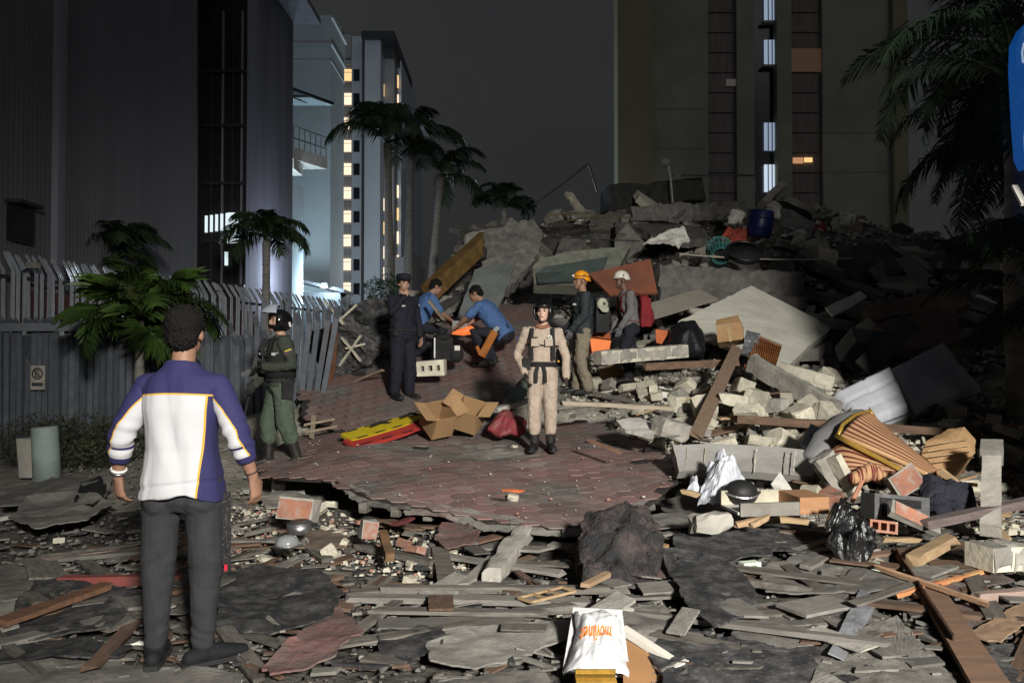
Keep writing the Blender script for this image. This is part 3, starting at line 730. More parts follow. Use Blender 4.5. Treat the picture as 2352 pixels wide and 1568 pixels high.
# ------------------------------------------------------------------ broken masonry: pieces to copy
rnd = random.Random(5)
def chunk_mesh(fx, fy, fz, cut=.35):
    pts = []
    for i in range(8):
        c = V((((i & 1) - .5) * fx, ((i >> 1 & 1) - .5) * fy, ((i >> 2 & 1) - .5) * fz))
        for ax in range(3):
            p = c.copy(); p[ax] *= 1 - rnd.uniform(.05, cut) * 2 * rnd.random(); p += V([rnd.uniform(-.04, .04) for _ in range(3)]); pts.append(p)
    bm = bmesh.new(); tmp = MB().hull(pts).mesh('chunk'); bm.from_mesh(tmp); bpy.data.meshes.remove(tmp)
    bmesh.ops.triangulate(bm, faces=bm.faces); bmesh.ops.subdivide_edges(bm, edges=[e for e in bm.edges if e.calc_length() > .32], cuts=1); bmesh.ops.triangulate(bm, faces=bm.faces)
    sd = V((rnd.uniform(0, 50), rnd.uniform(0, 50), 0))
    for v in bm.verts: v.co += v.co.normalized() * (.075 * noise.noise(v.co * 4 + sd) + .05 * noise.noise(v.co * 9 + sd)) * min(1, max(fx, fy, fz) * 1.2)
    me = bpy.data.meshes.new('chunk'); bm.to_mesh(me); bm.free(); return me
CHUNK = [chunk_mesh(1, rnd.uniform(.5, .9), rnd.uniform(.35, .7), .5) for _ in range(12)]
def slab_mesh(seed):
    r_ = random.Random(seed); n = r_.choice((5, 6, 7)); pts = []
    for i in range(n):
        a = 2 * math.pi * (i + r_.uniform(-.3, .3)) / n; q = r_.uniform(.38, .6); pts.append(V((math.cos(a) * q, math.sin(a) * q * .75, 0)))
    return patch_mb(pts, thick=.10, jag=.05, amp=.012, nf=5, rings=2, nb=26, seed=seed).mesh('slab')
SLAB = [slab_mesh(k) for k in range(8)]
def plank_mesh(seed):
    random.seed(seed); return MB().beam((-.5, 0, 0), (.5, 0, 0), .075, .018, seg=5, jit=.003, rag=.03).mesh('plank')
PLANK = [plank_mesh(k) for k in range(6)]
def brick_mb(L=.29, Wd=.19, Hh=.1, holes=3):
    """hollow clay block, open cells on both ends of its length"""
    m = MB(); t = .018; cw = (Wd - t * (holes + 1)) / holes
    m.box((0, 0, Hh / 2 - t / 2), (L, Wd, t)); m.box((0, 0, -Hh / 2 + t / 2), (L, Wd, t))
    for k in range(holes + 1): m.box((0, -Wd / 2 + t / 2 + k * (cw + t), 0), (L * .998, t, Hh - 2 * t))
    return m
BRK = [brick_mb().mesh('brick'), MB().box((0, 0, 0), (.25, .12, .07), jit=.006).mesh('brick'), chunk_mesh(.2, .14, .1, .4)]
for me in BRK: me.materials.append(BRICK)
_var = {}
def with_mat(me, mat):
    k = (me.name, mat.name)
    if k not in _var: c = me.copy(); c.materials.clear(); c.materials.append(mat); _var[k] = c
    return _var[k]
def blocked(x, y, pad=0):
    return inside(x, y - pad, polyF) or inside(x, y, polyB) or inside(x, y + .05, polyF)
def scatter(name, cat, label, group, meshes, mats, N, xr, yr, size, flat=.35, sink=.3, seed=1, avoid=True, stretch=(1, 1, 1), thin=False, cond=None, heap=0, lay=None):
    r_ = random.Random(seed); k = 0; tries = 0
    while k < N and tries < N * 30:
        tries += 1
        y = yr[0] * (yr[1] / yr[0]) ** r_.random(); w = .67 * y; x = r_.uniform(max(xr[0], -w), min(xr[1], w))
        if avoid and blocked(x, y): continue
        if cond and not cond(x, y): continue
        s_ = size[0] * (size[1] / size[0]) ** (r_.random() ** 1.4)
        mt = r_.choice(mats); o = link(name, with_mat(r_.choice(meshes), mt), None)
        e = .15; gx, gy = (H(x + e, y) - H(x - e, y)) / (2 * e), (H(x, y + e) - H(x, y - e)) / (2 * e)
        q = V((0, 0, 1)).rotation_difference(V((-gx * .8, -gy * .8, 1)).normalized())
        q = q @ Quaternion((0, 0, 1), r_.uniform(0, 6.28) if lay is None else r_.gauss(0, lay)) @ Quaternion((1, 0, 0), r_.gauss(0, flat)) @ Quaternion((0, 1, 0), r_.gauss(0, flat * .7))
        o.rotation_mode = 'QUATERNION'; o.rotation_quaternion = q
        o.scale = (s_ * stretch[0] * r_.uniform(.8, 1.2), s_ * stretch[1] * r_.uniform(.7, 1.2), s_ * stretch[2] * r_.uniform(.7, 1.2)) if not thin else (s_, r_.uniform(.7, 1.5), r_.uniform(.7, 1.4))
        o.location = (x, y, H(x, y) + (s_ * .16 * (1 - sink) if not thin else .02 + abs(q.x) * .1 * s_) + (r_.uniform(0, heap) if heap else 0))
        tag(o, near_label(label, x, y, s_, size, mt), cat, group); k += 1
LM = [(n_, at(u, v, y)) for n_, u, v, y in (('the khaki officer', 1246, 1000, 9.1), ('the orange-helmeted rescuer', 1330, 850, 12), ('the white-helmeted rescuer', 1445, 800, 12.6), ('the white slab', 1730, 750, 13.6), ('the wicker hamper', 1750, 810, 11.5), ('the diagonal plank', 1645, 900, 10), ('the left mattress', 2000, 900, 10.2), ('the right mattress', 2160, 860, 10.7),
  ('the striped armchair', 2020, 1030, 7.6), ('the grey rendered panel', 1710, 1050, 7.7), ('the tent-shaped white bag', 1655, 1100, 6.9), ('the cardboard bale', 2180, 1030, 7.4), ('the black trash bag', 1955, 1230, 5.7), ('the concrete post', 2276, 1130, 6.4), ('the row of blocks', 1470, 815, 11.6), ('the black television', 1880, 1010, 8), ('the broken drawer', 1790, 1160, 6.4), ('the pale block clump', 1710, 910, 9.8), ('the sloping concrete beam', 1830, 890, 10.5),
  ('the blue barrel', 1742, 520, 17.6), ('the teal basket', 1655, 570, 16.6), ('the round black tub', 1708, 590, 16.4), ('the long concrete beam', 1660, 655, 15.9), ('the red-brown door', 1430, 635, 14.5), ('the rounded slab', 1320, 610, 15.4), ('the satellite dish', 1540, 400, 21.5), ('the black slab on top', 1500, 450, 22.4), ('the white sheet', 1530, 545, 17.8), ('the dry fronds', 1290, 500, 19.2), ('the fan unit', 1988, 790, 12.6), ('the brown plaster slabs', 2100, 730, 13.5), ('the light wall fragment', 1175, 550, 17.5), ('the brown girder', 1050, 610, 17), ('the white bundle', 1945, 500, 19.5),
  ('the carrier bag', 1372, 1500, 3.9), ('the charred lump', 1430, 1250, 5.4), ('the thick grey beam', 1175, 1290, 5.2), ('the red felt fragment', 1050, 1255, 5.7), ('the steel pot', 688, 1210, 5.75), ("the man's shoes", 415, 1532, 3.9), ('the crossed sticks', 2150, 1370, 5), ('the stacked planks', 1050, 1390, 4.6), ('the wide brown board', 2180, 1450, 4.4), ('the red brick', 685, 1170, 6.2), ('the dark felt sheet', 640, 1390, 4.6), ('the left felt sheet', 150, 1420, 4.4), ('the grey dusty sheet', 1850, 1440, 4.5), ('the torn felt sheet', 1640, 1400, 4.7))]
ADJ = {'concrete': 'grey', 'plaster': 'pale', 'dark_concrete': 'dark', 'dusty_felt': 'dusty', 'charred_felt': 'charred', 'red_felt': 'reddish', 'weathered_wood': 'weathered', 'brown_wood': 'brown', 'raw_wood': 'yellow', 'rusty_iron': 'rusty', 'clay_brick': 'red', 'white_paint': 'white', 'rag_blue': 'blue', 'rag_red': 'red', 'rag_tan': 'tan', 'black_fabric': 'black', 'rag_teal': 'teal', 'light_chip': 'light'}
def near_label(noun, x, y, s_, rng, mat):
    n_, p = min(LM, key=lambda q: (q[1].x - x) ** 2 + (q[1].y - y) ** 2); dx, dy = x - p.x, y - p.y; d = math.hypot(dx, dy)
    far = '' if d > .9 else 'close '
    rel = ('just right of' if dx > 0 else 'just left of') if abs(dx) > abs(dy) else ('behind' if dy > 0 else 'in front of')
    f = (math.log(s_ / rng[0]) / math.log(rng[1] / rng[0])) if rng[1] > rng[0] else .5
    base = ('%s %s %s %s%s %s' % (('small', 'medium-sized', 'large')[min(2, int(f * 3))], ADJ.get(mat.name, ''), noun, far if rel in ('behind', 'in front of') else '', rel, n_)).replace('  ', ' ')
    if base in _seen:
        for q in sorted(LM, key=lambda q: (q[1].x - x) ** 2 + (q[1].y - y) ** 2)[1:6]:
            c_ = base + ', toward ' + q[0]
            if c_ not in _seen and len(c_.split()) <= 16: base = c_; break
    _seen[base] = 1; return base
_seen = {}
def rightish(x, y): return x > 1.2 or y > 11.5
# pale rubble in the middle right
MIDC = lambda x, y: x > 1.0 and not (x < 1.8 and y < 8.5)
DKC = M('dark_concrete', (.17, .16, .145), (.10, .095, .09), bump=.5, bscale=18)
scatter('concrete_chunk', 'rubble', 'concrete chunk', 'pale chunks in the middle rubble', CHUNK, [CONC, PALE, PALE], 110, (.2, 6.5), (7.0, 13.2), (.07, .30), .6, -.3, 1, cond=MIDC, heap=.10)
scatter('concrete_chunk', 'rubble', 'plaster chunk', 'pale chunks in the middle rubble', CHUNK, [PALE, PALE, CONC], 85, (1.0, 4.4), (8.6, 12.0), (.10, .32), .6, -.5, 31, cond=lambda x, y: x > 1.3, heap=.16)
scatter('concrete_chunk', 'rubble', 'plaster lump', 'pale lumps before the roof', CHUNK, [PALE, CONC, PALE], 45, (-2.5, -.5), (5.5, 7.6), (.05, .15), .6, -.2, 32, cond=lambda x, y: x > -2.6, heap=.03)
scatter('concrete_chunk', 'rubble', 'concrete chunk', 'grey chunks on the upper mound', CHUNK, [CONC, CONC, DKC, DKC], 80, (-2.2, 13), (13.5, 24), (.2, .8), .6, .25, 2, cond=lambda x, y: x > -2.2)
scatter('concrete_chunk', 'rubble', 'concrete lump', 'lumps on the near ground', CHUNK, [CONC, PALE], 40, (-3.6, 3.8), (4.1, 6.6), (.03, .09), .5, .2, 3)
scatter('slab_fragment', 'slab', 'broken slab', 'slabs in the upper mound', SLAB, [CONC, DKC, PALE, CONC, WGREY, FELTG], 130, (-1.8, 12), (13.3, 23.5), (.5, 2.0), .5, .1, 4)
scatter('slab_fragment', 'slab', 'tilted slab', 'slabs in the upper mound', SLAB, [CONC, DKC, DKC], 34, (3.5, 12.5), (14.5, 21.0), (1.2, 2.4), .38, -.3, 41)
scatter('slab_fragment', 'slab', 'broken slab', 'slabs in the middle rubble', SLAB, [CONC, PALE, FELTG, FELTR], 60, (1.2, 6.5), (6.8, 12.5), (.16, .5), .5, .0, 5, heap=.08, cond=lambda x, y: not (x < 2.0 and y < 8.5))
scatter('broken_plank', 'plank', 'splintered plank', 'planks in the middle rubble', PLANK, [WGREY, WBRN, WGREY, WYEL], 85, (1.0, 6.5), (6.6, 12.8), (.3, 1.2), .22, .3, 6, thin=True, heap=.14, cond=lambda x, y: not (x < 1.8 and y < 8.3))
scatter('broken_plank', 'plank', 'plank', 'planks on the upper mound', PLANK, [WGREY, WBRN, RUST], 75, (-1.6, 12), (13.5, 23.5), (.7, 2.6), .3, .3, 7, thin=True)
scatter('broken_plank', 'plank', 'batten', 'battens on the near ground', PLANK, [WGREY, WGREY, WGREY, WBRN], 70, (-3.4, 3.6), (3.9, 6.9), (.15, .8), .05, .3, 8, thin=True)
LGW = M('light_grey_wood', (.24, .22, .2), (.16, .15, .135), stretch=(1, 6, 6), bump=.4, dust=.3); ADJ['light_grey_wood'] = 'light grey'
scatter('broken_plank', 'plank', 'long board', 'long boards on the near ground', PLANK, [LGW, WGREY, LGW, WGREY, WBRN], 55, (-3.4, 3.6), (4.1, 6.7), (.6, 1.7), .03, .3, 18, thin=True, lay=.8, heap=.04)
BOARD = [patch_mb([V((-.5, -.2, 0)), V((.42, -.22, 0)), V((.5, .16, 0)), V((-.38, .2, 0))], thick=.03, jag=.015, amp=.006, rings=2, nb=18, seed=k).mesh('board') for k in range(5)]
scatter('board_piece', 'board', 'board piece', 'board pieces on the near ground', BOARD, [LGW, FELTG, WGREY, LGW, WBRN, CONC], 75, (-3.5, 3.7), (4.0, 7.0), (.16, .62), .09, .3, 19, heap=.05)
scatter('brick', 'brick', 'clay brick', 'bricks in the middle rubble', BRK, [BRICK], 14, (1.2, 6), (6.8, 12.5), (.7, 1.1), .6, .2, 9, cond=lambda x, y: not (x < 2.0 and y < 8.5))
scatter('brick', 'brick', 'clay brick', 'bricks before the roof', BRK, [BRICK], 5, (-2.6, -.6), (5.2, 7.6), (.4, .7), .4, .2, 10, cond=lambda x, y: x > -2.6)
scatter('rag', 'cloth', 'crumpled cloth scrap', 'scraps on the upper mound', SLAB, [WHITE, M('rag_blue', (.06, .10, .2)), M('rag_red', (.3, .05, .04)), M('rag_tan', (.4, .3, .2)), BLACK, M('rag_teal', (.05, .22, .2))], 40, (-1, 12), (14, 23), (.15, .5), .7, .2, 11)
scatter('paper_scrap', 'paper', 'paper scrap', 'white scraps in the middle rubble', SLAB, [WHITE], 30, (1.2, 6), (6.5, 12.5), (.06, .2), .5, .2, 12, stretch=(1, 1, .25))
CHIP = M('light_chip', (.30, .28, .25), (.2, .19, .17), bump=.4)
scatter('felt_shard', 'shard', 'roofing shard', 'roofing shards on the near ground', SLAB, [FELTG, FELT, FELTG, CHIP, FELTR, WGREY], 60, (-3.5, 3.7), (3.9, 7.0), (.06, .34), .12, .3, 13, stretch=(1, .8, .16))
def rod_mesh(seed):
    r_ = random.Random(seed); a = [r_.uniform(-.22, .22) for _ in range(4)]
    return MB().tube([(t - .5, a[0] * math.sin(3 * t) + a[1] * t * t, .15 * abs(a[2]) + a[3] * math.sin(4 * t + seed)) for t in np.linspace(0, 1, 9)], .008, n=5).mesh('rod')
ROD = [rod_mesh(k) for k in range(6)]
scatter('bent_rebar', 'rebar', 'bent rod', 'bent rods in the rubble', ROD, [RUST, DKMET], 40, (1.2, 8), (6.8, 19), (.5, 1.6), .5, .2, 14, thin=True)
# gravel and crumbs nobody could count
def crumbs(name, N, xr, yr, size, mats, seed, label, cond=None, base=None):
    r_ = random.Random(seed); m = MB(); k = 0
    while k < N:
        y = yr[0] * (yr[1] / yr[0]) ** r_.random(); w = .67 * y; x = r_.uniform(max(xr[0], -w), min(xr[1], w))
        if cond and not cond(x, y): continue
        if base is None and blocked(x, y): continue
        z = (base or H)(x, y); s_ = size[0] * (size[1] / size[0]) ** (r_.random() ** 2)
        vs = [(x + s_ * r_.uniform(.3, .7) * a, y + s_ * r_.uniform(.3, .7) * b, z + s_ * (.1 + c * r_.uniform(.2, .6))) for a, b, c in ((-1, -1, -.3), (1, -1, -.3), (1, 1, -.3), (-1, 1, -.3), (-.6, -.6, 1), (.7, -.5, 1), (.4, .7, .8))]
        m.add(vs, [(0, 1, 5, 4), (1, 2, 6, 5), (2, 3, 6), (3, 0, 4), (4, 5, 6), (3, 4, 6)], r_.randrange(len(mats))); k += 1
    return m.build(name, mats, None, False, label, cat='rubble', kind='stuff')
crumbs('gravel', 4200, (-3.6, 4), (3.6, 7.5), (.006, .03), [FELTG, CONC, FELT, WGREY, FELTG, FELT], 21, 'fine gravel and crumbs on the near ground')
crumbs('rubble_crumbs', 13000, (.8, 7), (6.5, 13.5), (.02, .10), [CONC, PALE, PALE, CONC, WGREY], 22, 'small crumbs of masonry in the middle rubble', cond=lambda x, y: not (x < 1.6 and y < 8.4))
crumbs('mound_crumbs', 6000, (-2.3, 13), (13, 25), (.04, .24), [CONC, DKC, FELTG, CONC, WGREY, DKC], 23, 'small crumbs of masonry over the upper mound', cond=lambda x, y: x > -2.4)
crumbs('roof_crumbs', 260, (-3, 2.2), (5.4, 10), (.006, .03), [CONC, CONC, BRICK, FELTG], 24, 'plaster crumbs strewn over the shingles', cond=lambda x, y: inside(x, y, polyF), base=lambda x, y: zF(x, y) + .02)
def chips(name, N, seed, label):
    r_ = random.Random(seed); m = MB(); k = 0; mats = [FELTG, WGREY, CHIP, FELT, FELTG, WBRN]
    while k < N:
        y = 3.7 * (7.2 / 3.7) ** r_.random(); w = .67 * y; x = r_.uniform(-w, w)
        if blocked(x, y): continue
        L_ = .02 * 7 ** (r_.random() ** 1.6); W_ = L_ * r_.choice((.12, .2, .5)); a = r_.uniform(0, 3.14) if r_.random() < .5 else r_.gauss(0, .3); c_, s_ = math.cos(a), math.sin(a); z = H(x, y) + r_.uniform(0, .03); t = .004 + .008 * r_.random(); tl = r_.gauss(0, .12)
        q = [(-L_, -W_), (L_ * r_.uniform(.7, 1), -W_), (L_, W_ * .6), (-L_ * r_.uniform(.6, 1), W_)]
        top = [(x + a_ * c_ - b_ * s_, y + a_ * s_ + b_ * c_, z + t + a_ * tl) for a_, b_ in q]; m.add(top + [(p[0], p[1], p[2] - t - .004) for p in top], [(0, 1, 2, 3), (0, 4, 5, 1), (1, 5, 6, 2), (2, 6, 7, 3), (3, 7, 4, 0)], r_.randrange(6)); k += 1
    return m.build(name, mats, None, False, label, cat='splinters', kind='stuff')
chips('splinters', 1100, 31, 'splinters and roofing chips strewn over the near ground')
crumbs('plaster_crumbs', 1600, (-2.7, -.3), (5.4, 7.7), (.01, .05), [PALE, CONC, PALE, BRICK, FELTG], 33, 'plaster and brick crumbs beside the steel pot', cond=lambda x, y: x > -2.7)
crumbs('left_crumbs', 1200, (-8, -2.2), (5.5, 13), (.01, .045), [FELTG, FELTG, WGREY], 25, 'crumbs on the dark ground at left')
# ------------------------------------------------------------------ pieces one can tell apart
def plank(uv1, uv2, w, h, mat, label, name='plank', cat='plank', lift=.03, y1=None, y2=None, roll=0, seg=4, jit=.004, rag=.02, parent=None):
    a = on(*uv1) + V((0, 0, lift)) if y1 is None else at(*uv1, y1)
    b = on(*uv2) + V((0, 0, lift)) if y2 is None else at(*uv2, y2)
    if mat in (CONC, PALE, DKC): return MB().rough(a, b, w, h, max(5, int((b - a).length / .12)), min(.03, h * .07), .14, roll).build(name, mat, parent, False, label, cat)
    return MB().beam(a, b, w, h, roll, seg, jit, rag).build(name, mat, parent, False, label, cat)
def rough_box(p, size, rot):
    d = rot @ V((size[0] / 2, 0, 0)); return MB().rough(p - d, p + d, size[1], size[2], 5, .016, .2, random.uniform(-.2, .2))
# --- upper mound
plank((1395, 462), (1605, 443), 1, .62, M('burnt_log', (.022, .022, .022), (.04, .038, .035), bump=1, bscale=8), 'long black slab on the very top of the mound', 'beam_fragment', 'beam', y1=22.3, y2=22.6, jit=.06, seg=8, rag=.15)
plank((1440, 500), (1700, 487), .8, .5, DKC, 'dark grey concrete beam below the black slab on top', 'beam_fragment', 'beam', y1=20.8, y2=21.4, jit=.06, seg=8, rag=.15)
plank((985, 672), (1118, 548), .3, .34, M('brown_girder', (.17, .10, .03), (.10, .06, .02), bump=.5), 'long brown girder leaning on the left flank of the mound', 'girder', 'beam', y1=16.2, y2=17.8)
patch('wall_fragment', pix((1112, 530, 17.6), (1225, 502, 18.0), (1246, 540, 17.8), (1238, 592, 17.3), (1120, 598, 17.0)), DKC, 'light grey wall fragment at the upper left of the mound', 'rubble', thick=.35, jag=.09, amp=.05, nf=2.5, nb=40)
patch('wall_fragment', pix((1105, 600, 16.6), (1200, 570, 16.9), (1235, 585, 16.8), (1170, 660, 16.2), (1110, 655, 16.2)), DKC, 'broken wall fragment under the light grey one', 'rubble', thick=.3, jag=.10, amp=.05, nf=2.5, nb=40)
patch('grey_board', pix((1090, 618, 15.6), (1186, 596, 15.9), (1172, 640, 15.5), (1135, 728, 14.9), (1048, 735, 14.9)), M('slate_board', (.13, .145, .14), (.10, .11, .105), bump=.3, scale=2), 'dark slate-grey board leaning behind the crouching rescuer', 'board', thick=.05, jag=.04, amp=.03, nb=30)
sl = empty('slab_fragment', 'big slab with pale rounded rim and dark green face above orange helmet', 'slab', at(1320, 650, 15.4))
o0 = sl.location
rim = pix((1224, 612, 15.5), (1238, 597, 15.5), (1300, 578, 15.6), (1412, 568, 15.7), (1450, 560, 15.8), (1405, 645, 15.2), (1330, 655, 15.2), (1226, 652, 15.2))
patch_mb([p - o0 for p in rim], thick=.3, jag=.015, amp=.01, nb=40).build('rim', M('green_grey', (.19, .195, .16), (.13, .135, .11), bump=.5, scale=6), sl)
patch_mb([p - o0 - V((0, .05, 0)) for p in pix((1230, 628, 15.4), (1250, 614, 15.4), (1395, 590, 15.5), (1375, 642, 15.15), (1235, 648, 15.1))], thick=.05, jag=.01, amp=.01, nb=30).build('face', M('dark_green_face', (.045, .060, .055), (.06, .075, .07), bump=.3), sl)
patch('door_leaf', pix((1352, 628, 14.6), (1494, 594, 14.8), (1510, 672, 14.3), (1400, 676, 14.2)), M('red_brown_door', (.24, .085, .045), (.17, .07, .045), scale=2, bump=.2, vary=0), 'reddish brown door panel propped behind the white helmet', 'door', thick=.05, jag=.006, amp=.006, nb=24)
plank((1500, 645), (1830, 662), .5, .62, DKC, 'long concrete beam across the mound behind the white slab', 'concrete_girder', 'beam', y1=15.6, y2=16.2, jit=.03, seg=14, rag=.10)
plank((1505, 676), (1840, 700), .45, .28, DKC, 'lower flange of the long concrete beam behind the white slab', 'concrete_girder', 'beam', y1=15.0, y2=15.6, jit=.03, seg=14, rag=.10)
bm_ = MB()
pts = [(1225, 470, 22), (1290, 425, 22), (1351, 376, 22), (1354, 380, 22), (1362, 405, 22), (1372, 440, 22)]
MB().tube(pix(*pts), .035, n=6).build('bent_pole', DKMET, None, False, 'thin bent metal pole rising over the crest against the sky', 'pole')
MB().tube(pix((1563, 403, 21.5), (1735, 403, 21.5), (1737, 440, 21.5)), .03, n=6).build('rail_pipe', DKMET, None, False, 'thin horizontal pipe rail standing on the crest', 'pipe')
dp = at(1545, 440, 21.5); ds = empty('satellite_dish', 'small pale satellite dish on a post at the crest', 'dish', dp)
MB().tube([(0, 0, -.3), (-.05, 0, .35), (-.12, 0, .75)], .025, n=6).build('post', CONC, ds)
MB().ball((-.2, -.05, .8), (.15, .05, .12), Matrix.Rotation(.5, 3, 'Y'), nu=14, nv=6).build('reflector', DKC, ds, True)
plank((1305, 445), (1335, 485), .22, .12, PALE, 'pale broken post standing on the crest', 'broken_post', 'post', y1=20.6, y2=20.2)
DRY = [fr(LEAFY, 1.6, 30, .35, 10, -12, .2, .02, 41)]
for k, (u, v, r_, lb_) in enumerate(((1255, 495, .2, 'dry palm frond lying across the top left of the mound'), (1300, 508, -.15, 'second dry palm frond beside the broken post on the mound'))):
    o = link('dry_frond', DRY[0], None, None, at(u, v, 19.3 - k * .3), (0.3, 0.0, r_)); tag(o, lb_, 'frond')
# barrel, basket, tub and other household things high on the mound
b0 = at(1742, 545, 17.6); ba = empty('blue_barrel', 'dark blue plastic barrel high on the mound', 'barrel', b0, (R(8), R(6), 0))
MB().tube([(0, 0, 0), (0, 0, .05), (0, 0, .3), (0, 0, .55), (0, 0, .6)], [.23, .26, .28, .26, .23], n=20).build('drum', M('blue_plastic', (.007, .010, .06), (.008, .012, .07), rough=.4, bump=0), ba, True)
for z in (.2, .42): MB().tube([(.275 * math.cos(t), .275 * math.sin(t), z) for t in np.linspace(0, 6.283, 21)], .015, n=5).build('hoop', M('blue_plastic2', (.008, .012, .075), rough=.4, bump=0), ba)
b0 = at(1655, 588, 16.6); tb = empty('teal_basket', 'teal woven laundry basket on the mound', 'basket', b0, (R(-60), R(20), 0))
TEAL = M('teal_plastic', (.04, .16, .145), (.045, .19, .17), rough=.5, bump=0)
for k in range(18):
    t = k * 6.283 / 18; MB().beam((.18 * math.cos(t), .18 * math.sin(t), 0), (.27 * math.cos(t), .27 * math.sin(t), .4), .05, .01).build('slat', TEAL, tb)
for z, r_ in ((0, .18), (.2, .225), (.4, .275)): MB().tube([(r_ * math.cos(t), r_ * math.sin(t), z) for t in np.linspace(0, 6.283, 25)], .018, n=6).build('hoop', TEAL, tb)
b0 = at(1708, 592, 16.4); tub = empty('round_tub', 'round black tub tilted toward the viewer on the mound', 'tub', b0, (R(40), 0, 0))
MB().tube([(0, 0, 0), (0, 0, .02), (0, 0, .16)], [.26, .3, .36], n=24).build('bowl', BLACK, tub, True)
MB().tube([(.36 * math.cos(t), .36 * math.sin(t), .17) for t in np.linspace(0, 6.283, 29)], .022, n=6).build('rim', BPLA, tub)
patch('white_sheet', pix((1478, 556, 17.6), (1520, 532, 18.0), (1572, 528, 18.1), (1585, 548, 17.8), (1560, 566, 17.5)), WHITE, 'crumpled white sheet lying on the left of the mound top', 'sheet', thick=.02, jag=.05, amp=.12, nf=4)
patch('white_board', pix((1895, 706, 14.0), (1975, 668, 14.2), (1990, 680, 14.0), (1912, 724, 13.7)), WHITE, 'white board strip at right of the long beam', 'board', thick=.04, jag=.01, amp=.01)
b0 = on(1885, 618); rough_box(b0 + V((0, 0, .25)), (.62, .5, .5), Matrix.Rotation(.4, 3, 'Z') @ Matrix.Rotation(.2, 3, 'Y')).build('masonry_block', PALE, None, False, 'pale square masonry block at right of the round black tub', 'block')
patch('red_cloth', pix((1655, 545, 17.7), (1675, 522, 17.9), (1715, 528, 17.9), (1718, 560, 17.5), (1680, 575, 17.4)), M('red_cloth', (.28, .05, .03), (.2, .04, .03)), 'dull red cloth heap beside the blue barrel', 'cloth', thick=.03, jag=.05, amp=.12, nf=5, bulge=.1)
for k, (u, v, y, lb_) in enumerate(((1775, 480, 19.4, 'white cloth bundle above the blue barrel'), (1835, 545, 17.4, 'small white bottle-shaped bundle right of the barrel'), (1945, 500, 19.5, 'white bundle at the right end of the crest'), (1690, 497, 19.2, 'grey white cloth scrap left of the barrel top'))):
    patch('cloth_bundle', pix((u - 18, v + 16, y), (u - 14, v - 12, y + .1), (u + 6, v - 20, y + .15), (u + 20, v - 4, y + .1), (u + 16, v + 18, y)), WHITE, lb_, 'cloth', thick=.05, jag=.05, amp=.1, nf=6, bulge=.15)
for k, (u, v, u2, v2, y, lb_) in enumerate(((1560, 583, 1960, 592, 16.6, 'thin pale pipe lying across the round tub'), (1250, 530, 1470, 560, 18, 'dark cable sagging over the upper mound'), (1880, 640, 2010, 700, 15, 'dark cable at the right of the long beam'))):
    MB().tube([at(u + (u2 - u) * t, v + (v2 - v) * t + 8 * math.sin(3 * t + k), y) for t in np.linspace(0, 1, 9)], .016, n=5).build('cable', PALE if k == 0 else DKMET, None, False, lb_, 'cable')
# --- the white slab and what surrounds it
patch('slab_fragment', pix((1558, 738, 13.2), (1726, 655, 14.8), (1908, 750, 14.1), (1895, 768, 13.8), (1862, 790, 13.3), (1812, 838, 12.6)), M('white_slab', (.62, .60, .52), (.55, .53, .46), scale=1.5, bump=.2, bscale=50, vary=0), 'large smooth cream-white wall slab tilted in the middle of the pile', 'slab', thick=.16, jag=.02, amp=.012, nb=60, rings=8)
plank((1470, 722), (1628, 676), .42, .03, M('pale_plywood', (.40, .37, .31), (.32, .29, .24), stretch=(1, 8, 8), bump=.3), 'wide pale ribbed board leaning left of the white slab', 'wide_board', 'board', y1=12.9, y2=13.9, roll=.5)
bb = [(1532, 798, 12.3), (1540, 752, 12.5), (1560, 738, 12.6), (1600, 742, 12.6), (1622, 778, 12.4), (1618, 805, 12.2), (1570, 812, 12.1)]
patch('black_sack', pix(*bb), M('black_sack', (.014, .015, .018), rough=.45, bump=.6, bscale=12), 'black sack slumped at the lower left of white slab', 'sack', thick=.2, jag=.03, amp=.08, nf=5, bulge=.22, smooth=True)
patch('orange_pennant', pix((1506, 756, 12.6), (1540, 758, 12.7), (1520, 790, 12.4), (1508, 785, 12.4)), M('orange_cloth', (.62, .17, .06), (.5, .14, .06), bump=.1), 'small orange cloth beside the black sack', 'cloth', thick=.01, jag=.01, amp=.02)
cbx = empty('cardboard_box', 'taped brown cardboard box tipped in front of the white slab', 'box', at(1680, 790, 12.0), (R(-12), R(-8), R(-18)))
MB().box((0, 0, .14), (.38, .3, .27), jit=.012).build('carton', CARD, cbx); MB().box((0, -.152, .14), (.05, .006, .272)).build('tape', M('tape', (.5, .36, .2), rough=.3, bump=0), cbx)
MB().add([(-.19, -.15, .28), (.19, -.15, .28), (.16, -.27, .36), (-.15, -.26, .34)], [(0, 1, 2, 3)]).build('flap', CARD, cbx)
FOIL = M('foil', (.65, .67, .68), (.5, .52, .55), rough=.25, metal=.85, bump=.5, bscale=5)
patch('foil_sheet', pix((1703, 812, 11.5), (1716, 757, 11.8), (1747, 766, 11.8), (1740, 812, 11.5)), FOIL, 'shiny foil-faced panel beside the wicker hamper', 'panel', thick=.03, jag=.01, amp=.03, nf=6)
wk = empty('wicker_hamper', 'woven brown wicker panel lying against the white slab', 'hamper', at(1750, 812, 11.5))
wp = pix((1742, 770, 11.8), (1797, 792, 11.7), (1780, 848, 11.2), (1708, 842, 11.2)); wo_ = wk.location
